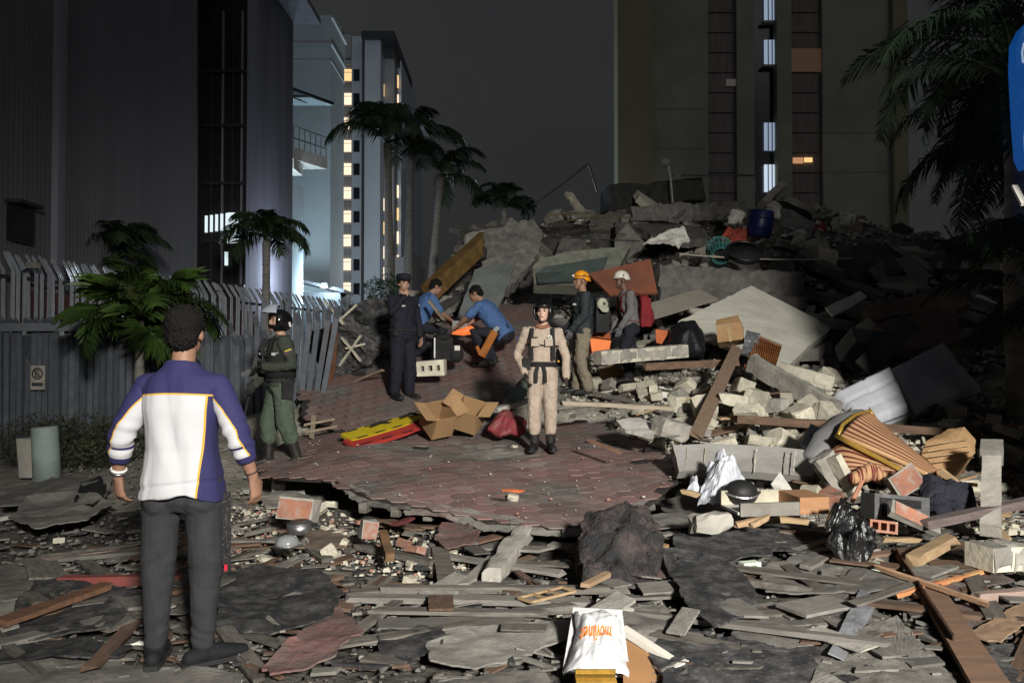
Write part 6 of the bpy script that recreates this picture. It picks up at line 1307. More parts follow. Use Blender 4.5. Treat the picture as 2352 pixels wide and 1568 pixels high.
def person(label, loc, yaw, pose, outfit, scale=1.0, voxel=.009, look=0, nod=0, name='person'):
    J = {k: V(v) for k, v in STAND.items()}; J.update({k: V(v) for k, v in pose.items()})
    root = empty(name, label, 'person', loc, R(yaw)); root.scale = (scale,) * 3
    skin = outfit.get('skin', SKIN); bulk = outfit.get('bulk', 1.0); fold = outfit.get('fold', .008)
    Rh = Matrix.Rotation(R(look), 3, 'Z') @ Matrix.Rotation(R(nod), 3, 'X'); hc = J['head']
    hl = lambda x, y, z: hc + Rh @ V((x, y, z))
    # body: one continuous skin
    m = MB(); loft(m, torso_rings(J, -.024, -.03, bulk=bulk))
    m.tube([lp(J['chest'], J['neck'], .7), J['neck'], hl(0, -.015, -.05)], [.062, .056, .055], n=14, round_=True)
    m.ball(hl(0, -.012, .03), (.076, .096, .090), Rh, 18, 12); m.ball(hl(0, .022, -.035), (.060, .074, .083), Rh, 16, 10); m.ball(hl(0, .066, -.092), (.026, .024, .022), Rh)
    m.tube([hl(0, .088, .018), hl(0, .106, -.022), hl(0, .100, -.034)], [.009, .0135, .010], n=8, round_=True); m.ball(hl(0, .074, .026), (.052, .020, .012), Rh)
    for s_ in (-1, 1):
        m.ball(hl(s_ * .036, .064, -.022), (.024, .022, .022), Rh); m.ball(hl(s_ * .078, -.008, -.008), (.010, .020, .030), Rh)
    m.ball(hl(0, .088, -.062), (.022, .012, .011), Rh)
    for s_, c in ((-1, 'L'), (1, 'R')):
        sh, el, wr = J['sh' + c], J['el' + c], J['wr' + c]
        m.tube([sh, lp(sh, el, .5), el, lp(el, wr, .35), wr], [.040, .044, .038, .040, .026], n=12, round_=True)
        d = V(J['hd' + c]); pn = V(J.get('pn' + c, (-s_, 0, 0)))
        if not outfit.get('gloves'): hand(m, wr, d, pn, s_, outfit.get('curl', .45))
        hp, kn, an = J['hp' + c], J['kn' + c], J['an' + c]
        m.tube([hp, lp(hp, kn, .5), kn, lp(kn, an, .35), an], [.085, .072, .052, .048, .030], n=12, round_=True)
    me = remesh(m, voxel, 3); me.materials.append(skin); link('body', me, None, root)
    # face
    for s_ in (-1, 1):
        MB().ball(hl(s_ * .031, .080, .008), (.013, .007, .008), Rh, 10, 6).build('eye', EYE, root, True)
        MB().tube([hl(s_ * .016, .091, .026), hl(s_ * .034, .090, .031), hl(s_ * .052, .077, .026)], [.004, .0055, .003], n=6).build('eyebrow', HAIR, root, True)
    MB().tube([hl(-.023, .094, -.062), hl(0, .101, -.060), hl(.023, .094, -.062)], [.003, .007, .003], n=6).build('lips', LIP, root, True)
    # trousers
    if outfit.get('trousers'):
        tp = outfit.get('tpad', 0); m = MB(); r_ = outfit.get('legr', (.100, .088, .074, .066)); up = (J['chest'] - J['pel']).normalized(); rh = (J['hpR'] - J['hpL']).normalized(); f = up.cross(rh)
        loft(m, [(J['pel'] + up * .10, rh, f, .150 * bulk + .006 + tp, .112 * bulk + .006 + tp), (J['pel'], rh, f, .166 * bulk + .006 + tp, .124 * bulk + .008 + tp), (J['pel'] - up * .06, rh, f, .166 * bulk + tp, .124 * bulk + tp), (J['pel'] - up * .12, rh, f, .150 * bulk, .105 * bulk), (J['pel'] - up * .17, rh, f, .09, .07)])
        for c in 'LR':
            m.ball(J['hp' + c] - f * .040 - up * .07, (.082, .075, .09))
            hp, kn, an = J['hp' + c], J['kn' + c], J['an' + c]; e = lp(kn, an, outfit.get('leglen', .97))
            m.tube([hp, lp(hp, kn, .5), kn, lp(kn, e, .5), e], [r_[0], lp(r_[0], r_[1], .6), r_[1], r_[2], r_[3]], n=16, round_=True)
        me = remesh(m, voxel, 4, fold, seed=3, ff=outfit.get('tff', (10, 10, 5)), diag=outfit.get('tdiag', 1.0), post=outfit.get('tpost')); me.materials.append(outfit['trousers']); link('trousers', me, None, root)
    # shirt
    if outfit.get('shirt'):
        m = MB(); pad = outfit.get('pad', .012); loft(m, torso_rings(J, pad, outfit.get('low', -.06), bulk, outfit.get('hem', 0)))
        if not outfit.get('loose_sleeves'):
            sl = outfit.get('sleeve', 1.0); sr = outfit.get('armr', (.072, .062, .052, .044))
            for c in 'LR':
                sh, el, wr = J['sh' + c], J['el' + c], J['wr' + c]; rt = (J['shR'] - J['shL']).normalized()
                pts = [lp(J['neck'], sh, .45) - (J['neck'] - J['chest']).normalized() * .03, sh, lp(sh, el, .5), el]; rr = [.055, sr[0], sr[1], sr[2]]
                if sl <= .5: pts = pts[:2] + [lp(sh, el, sl * 2)]; rr = rr[:2] + [sr[1]]
                else: e = lp(el, wr, (sl - .5) * 2); pts += [lp(el, e, .5), e]; rr += [lp(sr[2], sr[3], .5), sr[3]]
                m.tube(pts, rr, n=14, round_=True)
        else:
            for c in 'LR': m.tube([lp(J['neck'], J['sh' + c], .5) - V((0, 0, .035)), J['sh' + c] * 1.0 + V((0, 0, -.015))], [.05, .066], n=14, round_=True)
        me = remesh(m, voxel, 5, outfit.get('sfold', fold), seed=9, ff=outfit.get('sff', (9, 9, 6)), diag=outfit.get('sdiag', .9), post=outfit.get('spost')); me.materials.append(outfit['shirt']); link('shirt', me, None, root)
    # boots or shoes
    for c in 'LR':
        an, to = J['an' + c], J['to' + c]; d = to - an; d.z = 0; d.normalize(); bm_ = MB(); hi = outfit.get('booth', 0); base = V((an.x, an.y, 0))
        gz = min(an.z, to.z) - .06; base.z = max(0, gz) if outfit.get('ground_feet', True) else gz
        if hi: kn = J['kn' + c]; bm_.tube([an, lp(an, kn, hi / 2), lp(an, kn, hi)], [.056, .058, .064], n=14, round_=True)
        else: bm_.tube([an + V((0, 0, -.03)), an + V((0, 0, .02))], [.05, .044], n=14, round_=True)
        bm_.tube([base - d * .055 + V((0, 0, .042)), base + d * .04 + V((0, 0, .052)), base + d * .13 + V((0, 0, .040)), base + d * .20 + V((0, 0, .032))], [(.037, .040), (.044, .050), (.049, .036), (.036, .026)], n=14, round_=True, right=V((d.y, -d.x, 0)))
        me = remesh(bm_, voxel * .9, 3); me.materials.append(outfit.get('boot', BOOT)); bo = link('boot' if hi else 'shoe', me, None, root)
        so_ = MB(); prof = [(-.10, .030), (-.07, .038), (.02, .040), (.12, .050), (.19, .046), (.235, .026)]; s_ = V((d.y, -d.x, 0))
        top = [base + d * a + s_ * w for a, w in prof] + [base + d * a - s_ * w for a, w in reversed(prof)]; k = len(top)
        so_.add([p + V((0, 0, .024)) for p in top] + [p + V((0, 0, .001)) for p in top], [tuple(range(k)), tuple(reversed(range(k, 2 * k)))] + [(i, i + k, (i + 1) % k + k, (i + 1) % k) for i in range(k)]).build('sole', SOLE, bo)
    if outfit.get('gloves'):
        for s_, c in ((-1, 'L'), (1, 'R')):
            m = MB(); wr, el = J['wr' + c], J['el' + c]; hand(m, wr, V(J['hd' + c]), V(J.get('pn' + c, (-s_, 0, 0))), s_, outfit.get('curl', .5), 1.15); m.tube([lp(wr, el, .2), wr], [.042, .036], n=12, round_=True)
            me = remesh(m, voxel * .9, 2); me.materials.append(outfit['gloves']); link('glove', me, None, root)
    hair = outfit.get('hair')
    if hair:
        k_ = outfit.get('hairs', 1.0); m = MB(); m.ball(hl(0, -.020, .045), (.084 * k_, .100 * k_, .088 * k_), Rh, 20, 14); m.ball(hl(0, -.060, -.005), (.072 * k_, .060 * k_, .078 * k_), Rh, 16, 10)
        for s_ in (-1, 1): m.tube([hl(s_ * .076, .012, .05), hl(s_ * .076, .010, -.005)], [.014, .010], n=8, round_=True)
        me = remesh(m, .005, 2)
        nv_ = len(me.vertices); co = np.empty(nv_ * 3); no = np.empty(nv_ * 3); me.vertices.foreach_get('co', co); me.vertices.foreach_get('normal', no); co = co.reshape(-1, 3); no = no.reshape(-1, 3)
        for i_ in range(nv_): p_ = V(co[i_]); co[i_] += no[i_] * (.014 * abs(noise.noise(p_ * 48)) + .011 * abs(noise.noise(p_ * 95)) - .006)
        me.vertices.foreach_set('co', co.ravel()); me.update()
        me.materials.append(HAIR); link('hair', me, None, root)
    return root, J, hl, Rh
def helmet_rescue(root, hl, Rh, mat, lampm=True):
    m = MB(); vs = []; fs = []; n, k = 24, 8
    for i in range(k + 1):
        ph = (math.pi / 2) * i / k
        for j in range(n):
            t = 2 * math.pi * j / n; rr = math.cos(ph) ** .8 if i else 1.0
            low = -.035 * (1 if math.sin(t) < -.2 else 0) * (1 - i / k)
            vs.append(hl(.107 * rr * math.cos(t), -.012 + .128 * rr * math.sin(t), .045 + low + .118 * math.sin(ph)))
    for i in range(k):
        for j in range(n): fs.append((i * n + j, i * n + (j + 1) % n, (i + 1) * n + (j + 1) % n, (i + 1) * n + j))
    fs.append(tuple(k * n + j for j in range(n))); m.add(vs, fs)
    o = m.build('helmet', mat, root, True); s_ = o.modifiers.new('t', 'SOLIDIFY'); s_.thickness = .012
    MB().tube([hl(.110 * math.cos(t), -.012 + .131 * math.sin(t), .043 - (.035 if math.sin(t) < -.2 else 0)) for t in np.linspace(0, 6.283, 25)], .007, n=6).build('brim', mat, o, True)
    for s_ in (-1, 1):
        MB().tube([hl(s_ * .092, .01, .03), hl(s_ * .072, .03, -.06), hl(0, .05, -.128)], .005, n=6).build('chin_strap', BLACK, o); MB().tube([hl(s_ * .106, -.01, .075), hl(s_ * .113, -.01, .075)], .016, n=12).build('vent_cap', BPLA, o)
    if lampm: MB().box(hl(0, .125, .075), (.045, .03, .03), Rh).build('headlamp', STEEL, o); MB().tube([hl(.106 * math.cos(t), -.012 + .128 * math.sin(t), .068) for t in np.linspace(0, 6.283, 25)], .006, n=6).build('lamp_strap', BLACK, o)
    return o
def helmet_moto(root, hl, Rh, mat, visor_up=False):
    m = MB(); vs, fs = [], []; nu, nv = 28, 16
    for i in range(nv + 1):
        ph = math.pi * .88 * i / nv
        for j in range(nu):
            t = 2 * math.pi * j / nu; vs.append(hl(.128 * math.sin(ph) * math.cos(t), -.012 + .148 * math.sin(ph) * math.sin(t), .012 + .135 * math.cos(ph)))
    for i in range(nv):
        for j in range(nu):
            ph = math.pi * .88 * (i + .5) / nv; a = 2 * math.pi * (j + .5) / nu
            front = math.sin(a) > .62
            if front and 1.22 < ph < (2.05 if visor_up else 2.9): continue
            fs.append((i * nu + j, (i + 1) * nu + j, (i + 1) * nu + (j + 1) % nu, i * nu + (j + 1) % nu))
    o = m.add(vs, fs).build('helmet', mat, root, True); s_ = o.modifiers.new('t', 'SOLIDIFY'); s_.thickness = .02; s_.offset = -1
    if visor_up:
        vs, fs = [], []
        for i in range(7):
            for j in range(15):
                t = R(25 + 130 * j / 14); e = R(12 + 48 * i / 6); vs.append(hl(.150 * math.cos(t) * math.cos(e), .015 + .20 * math.sin(t) * math.cos(e), .055 + .15 * math.sin(e)))
        for i in range(6):
            for j in range(14): fs.append((i * 15 + j, i * 15 + j + 1, (i + 1) * 15 + j + 1, (i + 1) * 15 + j))
        MB().add(vs, fs).build('visor', M('visor', (.36, .39, .44), (.30, .33, .38), rough=.15, spec=.9, bump=0, vary=0), o, True)
        MB().beam(hl(-.123, -.07, .0), hl(-.118, -.09, -.05), .012, .02).build('decal', WHITE, o)
    else:
        MB().tube([hl(.128 * math.cos(t), -.008 + .15 * math.sin(t), .055) for t in np.linspace(.35, 2.8, 14)], .009, n=6).build('peak_trim', BPLA, o)
        MB().tube([hl(-.09, .03, -.08), hl(0, .06, -.128), hl(.09, .03, -.08)], .008, n=6).build('chin_strap', BLACK, o)
    return o
def band(root, J, name, c0, c1, mat, pad=.03, bulk=1.0, hem=0):
    """a belt or strap wound round the torso between two heights (fractions pelvis->chest)"""
    rg = torso_rings(J, pad, -.06, bulk, hem); m = MB()
    def at_(t):
        x = 1 + t * 3; i = min(int(x), len(rg) - 2); f = x - i; a, b = rg[i], rg[i + 1]
        return (lp(a[0], b[0], f), lp(a[1], b[1], f).normalized(), lp(a[2], b[2], f).normalized(), a[3] + (b[3] - a[3]) * f, a[4] + (b[4] - a[4]) * f)
    loft(m, [at_(c0), at_((c0 + c1) / 2), at_(c1)], 28, True); return m.build(name, mat, root, True)

# ---- 1: the man seen from behind, white and navy sweatshirt
def shirt_mat():
    m = bpy.data.materials.new('panelled_sweatshirt'); m.use_nodes = True; n, l = m.node_tree.nodes, m.node_tree.links; b = n['Principled BSDF']
    b.inputs['Roughness'].default_value = .85; tc = n.new('ShaderNodeTexCoord'); sp = n.new('ShaderNodeSeparateXYZ'); l.new(tc.outputs['Object'], sp.inputs[0])
    def ma(op, a, bb, c=None):
        x = n.new('ShaderNodeMath'); x.operation = op
        for i, q in enumerate((a, bb, c)):
            if q is None: continue
            if isinstance(q, (int, float)): x.inputs[i].default_value = q
            else: l.new(q, x.inputs[i])
        return x.outputs[0]
    X, Z = sp.outputs[0], sp.outputs[2]
    yoke = ma('SUBTRACT', Z, ma('SUBTRACT', 1.298, ma('MULTIPLY', ma('MULTIPLY', X, X), .35)))
    side = ma('SUBTRACT', X, ma('SUBTRACT', .150, ma('MULTIPLY', ma('SUBTRACT', 1.27, Z), .07)))
    navy = ma('MAXIMUM', ma('GREATER_THAN', yoke, 0), ma('GREATER_THAN', side, 0))
    pip = ma('MAXIMUM', ma('LESS_THAN', ma('ABSOLUTE', yoke, 0), .0042), ma('MULTIPLY', ma('LESS_THAN', ma('ABSOLUTE', side, 0), .0042), ma('LESS_THAN', yoke, 0)))
    def mix(f, a, c):
        x = n.new('ShaderNodeMixRGB'); l.new(f, x.inputs['Fac'])
        for s_, q in (('Color1', a), ('Color2', c)):
            if isinstance(q, tuple): x.inputs[s_].default_value = (*q, 1)
            else: l.new(q, x.inputs[s_])
        return x.outputs[0]
    col = mix(pip, mix(navy, (.52, .515, .535), (.022, .020, .088)), (.62, .36, .05)); l.new(col, b.inputs['Base Color'])
    t = n.new('ShaderNodeTexNoise'); t.inputs['Scale'].default_value = 220; l.new(tc.outputs['Object'], t.inputs['Vector']); bp = n.new('ShaderNodeBump'); bp.inputs['Strength'].default_value = .12; bp.inputs['Distance'].default_value = .004
    l.new(t.outputs['Fac'], bp.inputs['Height']); l.new(bp.outputs[0], b.inputs['Normal']); return m
def sleeve_mat():
    m = bpy.data.materials.new('panelled_sleeve'); m.use_nodes = True; n, l = m.node_tree.nodes, m.node_tree.links; b = n['Principled BSDF']; b.inputs['Roughness'].default_value = .85
    uv = n.new('ShaderNodeUVMap'); sp = n.new('ShaderNodeSeparateXYZ'); l.new(uv.outputs[0], sp.inputs[0]); s_, t = sp.outputs[0], sp.outputs[1]
    def ma(op, a, bb):
        x = n.new('ShaderNodeMath'); x.operation = op
        for i, q in enumerate((a, bb)):
            if isinstance(q, (int, float)): x.inputs[i].default_value = q
            else: l.new(q, x.inputs[i])
        return x.outputs[0]
    thr = ma('SUBTRACT', .95, ma('MULTIPLY', t, 1.75)); d = ma('SUBTRACT', s_, thr)
    cuff = ma('MAXIMUM', ma('GREATER_THAN', t, .93), ma('MULTIPLY', ma('GREATER_THAN', t, .815), ma('LESS_THAN', t, .84)))
    navy = ma('MAXIMUM', ma('LESS_THAN', d, 0), cuff); pip = ma('MULTIPLY', ma('LESS_THAN', ma('ABSOLUTE', d, 0), .06), ma('LESS_THAN', t, .93))
    def mix(f, a, c):
        x = n.new('ShaderNodeMixRGB'); l.new(f, x.inputs['Fac'])
        for k_, q in (('Color1', a), ('Color2', c)):
            if isinstance(q, tuple): x.inputs[k_].default_value = (*q, 1)
            else: l.new(q, x.inputs[k_])
        return x.outputs[0]
    l.new(mix(pip, mix(navy, (.52, .515, .535), (.022, .020, .088)), (.62, .36, .05)), b.inputs['Base Color']); return m
GREYT = M('grey_sweatpants', (.036, .037, .042), (.028, .029, .033), scale=14, rough=.9, bump=.2, bscale=160, vary=0)
FM_ = dict(pel=(0, 0, .90), chest=(0, -.01, 1.215), neck=(0, .0, 1.435), head=(.0, .035, 1.585), shL=(-.170, 0, 1.345), shR=(.170, 0, 1.345),
           elL=(-.278, -.035, 1.10), elR=(.278, -.035, 1.10), wrL=(-.325, .03, .885), wrR=(.335, .03, .885), hdL=(-.04, .25, -1), hdR=(.14, .2, -1), pnL=(.55, .8, .1), pnR=(-.9, .4, 0),
           hpL=(-.095, 0, .86), hpR=(.10, 0, .86), knL=(-.115, .01, .47), knR=(.115, .01, .47), anL=(-.115, -.02, .085), anR=(.115, -.03, .085), toL=(-.16, .17, .04), toR=(.27, .10, .04))
def man_trousers(p, n):      # bunched cloth at ankle, knee and seat
    g_ = 1.5 * math.exp(-((p.z - .17) / .07) ** 2) + .8 * math.exp(-((p.z - .45) / .09) ** 2) + .9 * math.exp(-((p.z - .76) / .07) ** 2)
    side = 1 if p.x > 0 else -1
    return n * (.0085 * g_ * noise.noise(V((p.x * 7, p.y * 7, p.z * 30 + p.x * 14 * side))) + .004 * noise.noise(V((p.x * 16, p.y * 16, p.z * 3.5))))
def man_shirt(p, n):         # crease above the hem, hem higher in the middle, pull lines from the shoulder blades
    d = n * (-.007 * math.exp(-((p.z - .872 - .012 * math.sin(9 * p.x)) / .009) ** 2) + .006 * noise.noise(V((p.x * 13 + p.z * 5, 0, p.z * 4))) * sstep(1.3, 1.0, p.z) if True else 0)
    if p.z < .90: d = d + V((0, 0, -.030 * sstep(.06, .19, abs(p.x)) * sstep(.90, .82, p.z) + .010 * math.sin(22 * p.x) * sstep(.86, .80, p.z)))
    return d
loc = at(415, 1532, 3.87); loc.z = .03
man, J, hl, Rh = person('man seen from behind in white and navy panelled sweatshirt and grey trousers', loc, 0, FM_, dict(skin=SKIN2, shirt=shirt_mat(), trousers=GREYT, bulk=1.0, pad=.010, low=-.085, hem=.036, tpad=-.026, loose_sleeves=True, legr=(.092, .083, .066, .055), leglen=.93, fold=.005, tff=(8, 8, 3), tdiag=.6, tpost=man_trousers, spost=man_shirt, sfold=.011, sff=(7, 7, 1.7), sdiag=.15, hair=True, hairs=1.1, boot=M('dark_shoe', (.011, .012, .014), (.016, .017, .02), rough=.8, bump=.4), curl=.5), voxel=.0075, nod=3)
SLV = sleeve_mat(); shirt_o = [o for o in man.children if o.name.startswith('shirt')][0]
for c, sg_ in (('L', -1), ('R', 1)):
    sh, el, wr = J['sh' + c], J['el' + c], J['wr' + c]; e = lp(el, wr, .62); n_, K = 20, 44; vs = []; uvs = []; fs = []
    path = [sh + V((-sg_ * .07, 0, .012)), sh + V((0, 0, -.012)), lp(sh, el, .5), el, e]; seg = [0, .1, .45, .72, 1]
    for i in range(K + 1):
        t = i / K; k = max(j for j in range(4) if t >= seg[j] - 1e-9); f = (t - seg[k]) / (seg[k + 1] - seg[k]); p = lp(path[k], path[k + 1], f)
        d = (path[k + 1] - path[k]).normalized(); a = V((sg_, 0, 0)); a = (a - d * a.dot(d)).normalized(); b = d.cross(a)
        r_ = interp(t, [0, .1, .3, .6, .8, .92, .94, 1], [.046, .059, .064, .063, .059, .056, .050, .048])
        if t > .985: r_ *= .93
        for j in range(n_):
            th = 2 * math.pi * j / n_; wr_ = .006 * math.sin(46 * t + 2.2 * math.sin(th) + (0 if c == 'L' else 1)) * sstep(.45, .72, t) * (1 - sstep(.86, .92, t)) + .004 * noise.noise(V((t * 9, th, sg_)))
            vs.append(p + (a * math.cos(th) + b * math.sin(th)) * (r_ + wr_)); uvs.append((-math.cos(th), t))
    for i in range(K):
        for j in range(n_): fs.append((i * n_ + j, i * n_ + (j + 1) % n_, (i + 1) * n_ + (j + 1) % n_, (i + 1) * n_ + j))
    fs.append(tuple(K * n_ + j for j in range(n_))); me = MB().add(vs, fs).mesh('sleeve', True); ul = me.uv_layers.new(name='UVMap')
    for q in me.loops: ul.data[q.index].uv = uvs[q.vertex_index]
    me.materials.append(SLV); link('sleeve', me, None, shirt_o)
m = MB().tube([(.082 * math.cos(t), .074 * math.sin(t), 1.415 + .012 * math.sin(t)) for t in np.linspace(0, 6.283, 25)], .012, n=8); m.build('collar', M('navy_rib', (.028, .026, .11), bump=.2, vary=0), shirt_o, True)
for c, mt, rr in (('L', STEEL, .033), ('R', BLACK, .030)):
    w = lp(J['wr' + c], J['el' + c], .12); d = (J['el' + c] - J['wr' + c]).normalized(); a, b = frame(d)
    for k in range(2 if c == 'L' else 1):
        MB().tube([w + d * .014 * k + (a * math.cos(t) + b * math.sin(t)) * rr for t in np.linspace(0, 6.283, 17)], .007 if c == 'L' else .003, n=6).build('bracelet', mt if k == 0 else WHITE, man, True)
MB().tube([(.064 * math.cos(t), .004 + .066 * math.sin(t), 1.448 + .02 * math.sin(t)) for t in np.linspace(3.3, 6.1, 12)], .002, n=5).build('necklace', STEEL, man)
for k in range(2):
    MB().beam((.205 + .02 * k, .0, .82), (.212 + .026 * k, -.02, .47 - .03 * k), .018, .004, seg=6, jit=.002).build('lanyard', M('lanyard', (.02, .02, .02), (.2, .2, .2), scale=90, lo=.6, hi=.66, bump=0), man)
MB().box((.222, -.02, .46), (.014, .008, .03)).build('lanyard_tag', M('red_tag', (.5, .02, .04)), man)

# ---- 2: soldier in olive with motorcycle helmet
OLIV = M('olive_cloth', (.078, .100, .074), (.062, .082, .062), scale=10, rough=.9, bump=.3, bscale=60, vary=0); OLID = M('olive_dark', (.045, .052, .040), (.036, .042, .033), scale=10, rough=.9, bump=.3, bscale=60, vary=0)
p = at(642, 1070, 9.0)
sol, J, hl, Rh = person('soldier in olive uniform, black vest and raised-visor helmet facing left', p, 118, dict(elL=(-.29, -.08, 1.13), wrL=(-.14, .19, 1.12), hdL=(.6, .6, -.1), pnL=(.3, .5, -.6), elR=(.27, .05, 1.12), wrR=(.13, .24, .93), hdR=(-.2, .6, -.7), knL=(-.13, -.04, .5), anL=(-.13, -.17, .09), toL=(-.2, .02, .04), knR=(.11, .10, .5), anR=(.11, .10, .09), toR=(.12, .30, .04)),
    dict(shirt=OLID, trousers=OLIV, gloves=BLACK, booth=.62, leglen=.42, bulk=1.1, pad=.02, fold=.011, legr=(.115, .10, .098, .092), armr=(.082, .076, .066, .052), skin=SKIN), look=14, nod=4, scale=1.0)
helmet_moto(sol, hl, Rh, M('black_gloss', (.008, .008, .009), rough=.12, spec=.7, bump=0, vary=0), True)
vest = band(sol, J, 'vest', .12, 1.02, M('black_vest', (.014, .014, .014), (.02, .02, .02), bump=.5, bscale=50, vary=0), .045, 1.1)
for x, z, w, h in ((-.06, 1.12, .09, .14), (.05, 1.12, .09, .14), (0, 1.27, .16, .07)): MB().box((x, .20, z), (w, .06, h), jit=.006).build('pouch', BLACK, vest)
MB().box((-.195, .10, 1.26), (.012, .07, .03)).build('name_patch', M('pale_patch', (.5, .5, .5), bump=0), vest); MB().box((-.03, .236, 1.265), (.07, .01, .022)).build('name_patch', MATS['pale_patch'], vest)
for s_ in (-1, 1): MB().tube([(s_ * .11, .15, 1.22), (s_ * .12, .08, 1.43), (s_ * .12, -.06, 1.43), (s_ * .11, -.14, 1.2)], [(.035, .012)] * 4, n=8).build('shoulder_strap', BLACK, vest)
band(sol, J, 'belt', -.02, .10, BLACK, .035, 1.1); hol = MB().box((-.215, -.04, .86), (.07, .13, .19), jit=.01).build('holster', BLACK, sol)
sh, el = J['shL'], J['elL']; fp = lp(sh, el, .42) + V((-.082, .01, .0)); fl_ = empty('flag_patch', None, None); fl_.parent = sol; fl_.location = fp; fl_.rotation_euler = (R(-22), R(-14), 0)
for k, (cl, nm) in enumerate((((.65, .5, .03), 'stripe_yellow'), ((.02, .04, .25), 'stripe_blue'), ((.5, .03, .03), 'stripe_red'))): MB().box((0, 0, .016 - .016 * k), (.004, .075, .0155)).build('flag_stripe', M(nm, cl, bump=0, vary=0), fl_)
rifle = empty('rifle', 'black rifle slung muzzle-down across the soldier\'s chest', 'rifle', p, R(118))
MB().beam((.10, .22, 1.26), (.12, .28, .98), .045, .08).build('receiver', BPLA, rifle); MB().tube([(.12, .28, .98), (.14, .36, .55)], .014, n=8).build('barrel', BPLA, rifle); MB().beam((.09, .20, 1.30), (.06, .14, 1.44), .035, .06).build('stock', BPLA, rifle); MB().beam((.115, .30, 1.08), (.115, .40, 1.02), .02, .05).build('magazine', BPLA, rifle)

# ---- 3: policeman in dark navy, hand at his mouth
NAVY = M('navy_uniform', (.012, .013, .022), (.009, .010, .017), scale=10, rough=.85, bump=.3, bscale=60, vary=0)
p = onS(925, 915, zB)
pol, J, hl, Rh = person('policeman in dark navy uniform and cap with hand at mouth', p, 222, dict(elR=(.27, .12, 1.20), wrR=(.11, .20, 1.42), hdR=(-.5, -.1, .85), pnR=(-.3, -.9, 0), elL=(-.28, -.03, 1.12), wrL=(-.27, .05, .88)), dict(shirt=NAVY, trousers=NAVY, bulk=1.12, pad=.016, fold=.009, booth=.3, legr=(.11, .095, .085, .075), skin=SKIN, hair=True), look=-12, nod=-2, voxel=.0095)
cap = MB(); loft(cap, [(hl(0, -.01, .055), Rh @ V((1, 0, 0)), Rh @ V((0, 1, 0)), .098, .112), (hl(0, -.012, .10), Rh @ V((1, 0, 0)), Rh @ V((0, 1, 0)), .104, .118), (hl(0, -.02, .135), Rh @ V((1, 0, 0)), Rh @ V((0, 1, 0)), .09, .10), (hl(0, -.02, .146), Rh @ V((1, 0, 0)), Rh @ V((0, 1, 0)), .04, .05)]); co = cap.build('cap', NAVY, pol, True)
MB().hull([hl(x, y, z) for x, y, z in ((-.075, .085, .055), (.075, .085, .055), (-.05, .165, .042), (.05, .165, .042), (0, .178, .045), (-.07, .09, .066), (.07, .09, .066), (0, .17, .054))]).build('peak', NAVY, co)
band(pol, J, 'belt', -.03, .08, BLACK, .03, 1.12)
for s_ in (-1, 1): MB().box((s_ * .245, .02, 1.33), (.02, .07, .02)).build('sleeve_badge', MATS['pale_patch'], pol); MB().box((s_ * .20, .10, .93), (.05, .06, .10)).build('belt_pouch', BLACK, pol)
MB().box((.1, .155, 1.30), (.06, .008, .02)).build('name_patch', MATS['pale_patch'], pol)

# ---- 4, 5: rescuers in light blue shirts, crouching over the roof
BLUS = M('light_blue_shirt', (.066, .13, .285), (.055, .11, .245), scale=6, rough=.85, bump=.3, bscale=50, vary=0); DKP = M('dark_trousers', (.014, .015, .022), (.02, .02, .028), rough=.9, bump=.3, vary=0)
SQ = dict(pel=(0, -.16, .50), chest=(0, .06, .78), neck=(0, .17, .95), head=(0, .27, 1.07), shL=(-.19, .13, .90), shR=(.19, .13, .90), elL=(-.23, .32, .72), elR=(.23, .32, .72), wrL=(-.13, .50, .60), wrR=(.13, .50, .60), hdL=(.1, .8, -.5), hdR=(-.1, .8, -.5), pnL=(.4, 0, -1), pnR=(-.4, 0, -1),
          hpL=(-.10, -.14, .47), hpR=(.10, -.14, .47), knL=(-.16, .24, .50), knR=(.16, .24, .50), anL=(-.13, .02, .10), anR=(.13, .02, .10), toL=(-.15, .22, .04), toR=(.15, .22, .04))
p = at(1132, 816, 12.5); p.z = zB(p.x, 12.5)
r2, J, hl, Rh = person('crouching rescuer in light blue shirt bent to the left, nearer of two', p, 74, SQ, dict(shirt=BLUS, trousers=DKP, sleeve=.42, bulk=1.1, pad=.018, fold=.012, hair=True, skin=SKIN2, low=-.09), nod=-28, scale=1.06)
p = at(975, 806, 13.1); p.z = zB(p.x, 13.1) - .05
SQ2 = dict(SQ); SQ2.update(pel=(0, -.12, .58), chest=(0, .02, .88), neck=(0, .10, 1.06), head=(0, .19, 1.18), shL=(-.19, .06, 1.01), shR=(.19, .06, 1.01), elL=(-.23, .2, .76), elR=(.23, .2, .76), wrL=(-.12, .40, .66), wrR=(.12, .40, .66), hpL=(-.10, -.10, .55), hpR=(.10, -.10, .55), knR=(.16, .26, .48), knL=(-.14, .02, .14), anL=(-.13, -.32, .12), toL=(-.14, -.16, .06))
r1, J, hl, Rh = person('kneeling rescuer in light blue shirt partly behind the policeman', p, -68, SQ2, dict(shirt=BLUS, trousers=DKP, sleeve=.42, bulk=1.1, pad=.018, fold=.012, hair=True, skin=SKIN2, low=-.09), nod=-25, scale=1.04)
p = at(1105, 818, 11.75); og = empty('orange_rescue_tool', 'orange tool case standing by the crouching rescuer', 'tool', p, (0, R(28), R(10)))
OTM = M('dull_orange', (.34, .12, .02), (.26, .09, .02), bump=.2); MB().beam((0, 0, 0), (0, 0, .42), .10, .08, jit=.008).build('shaft', OTM, og); MB().beam((-.03, 0, .02), (-.13, 0, .10), .08, .05).build('foot', OTM, og); MB().beam((0, 0, .42), (.02, 0, .5), .06, .05).build('grip', BPLA, og)

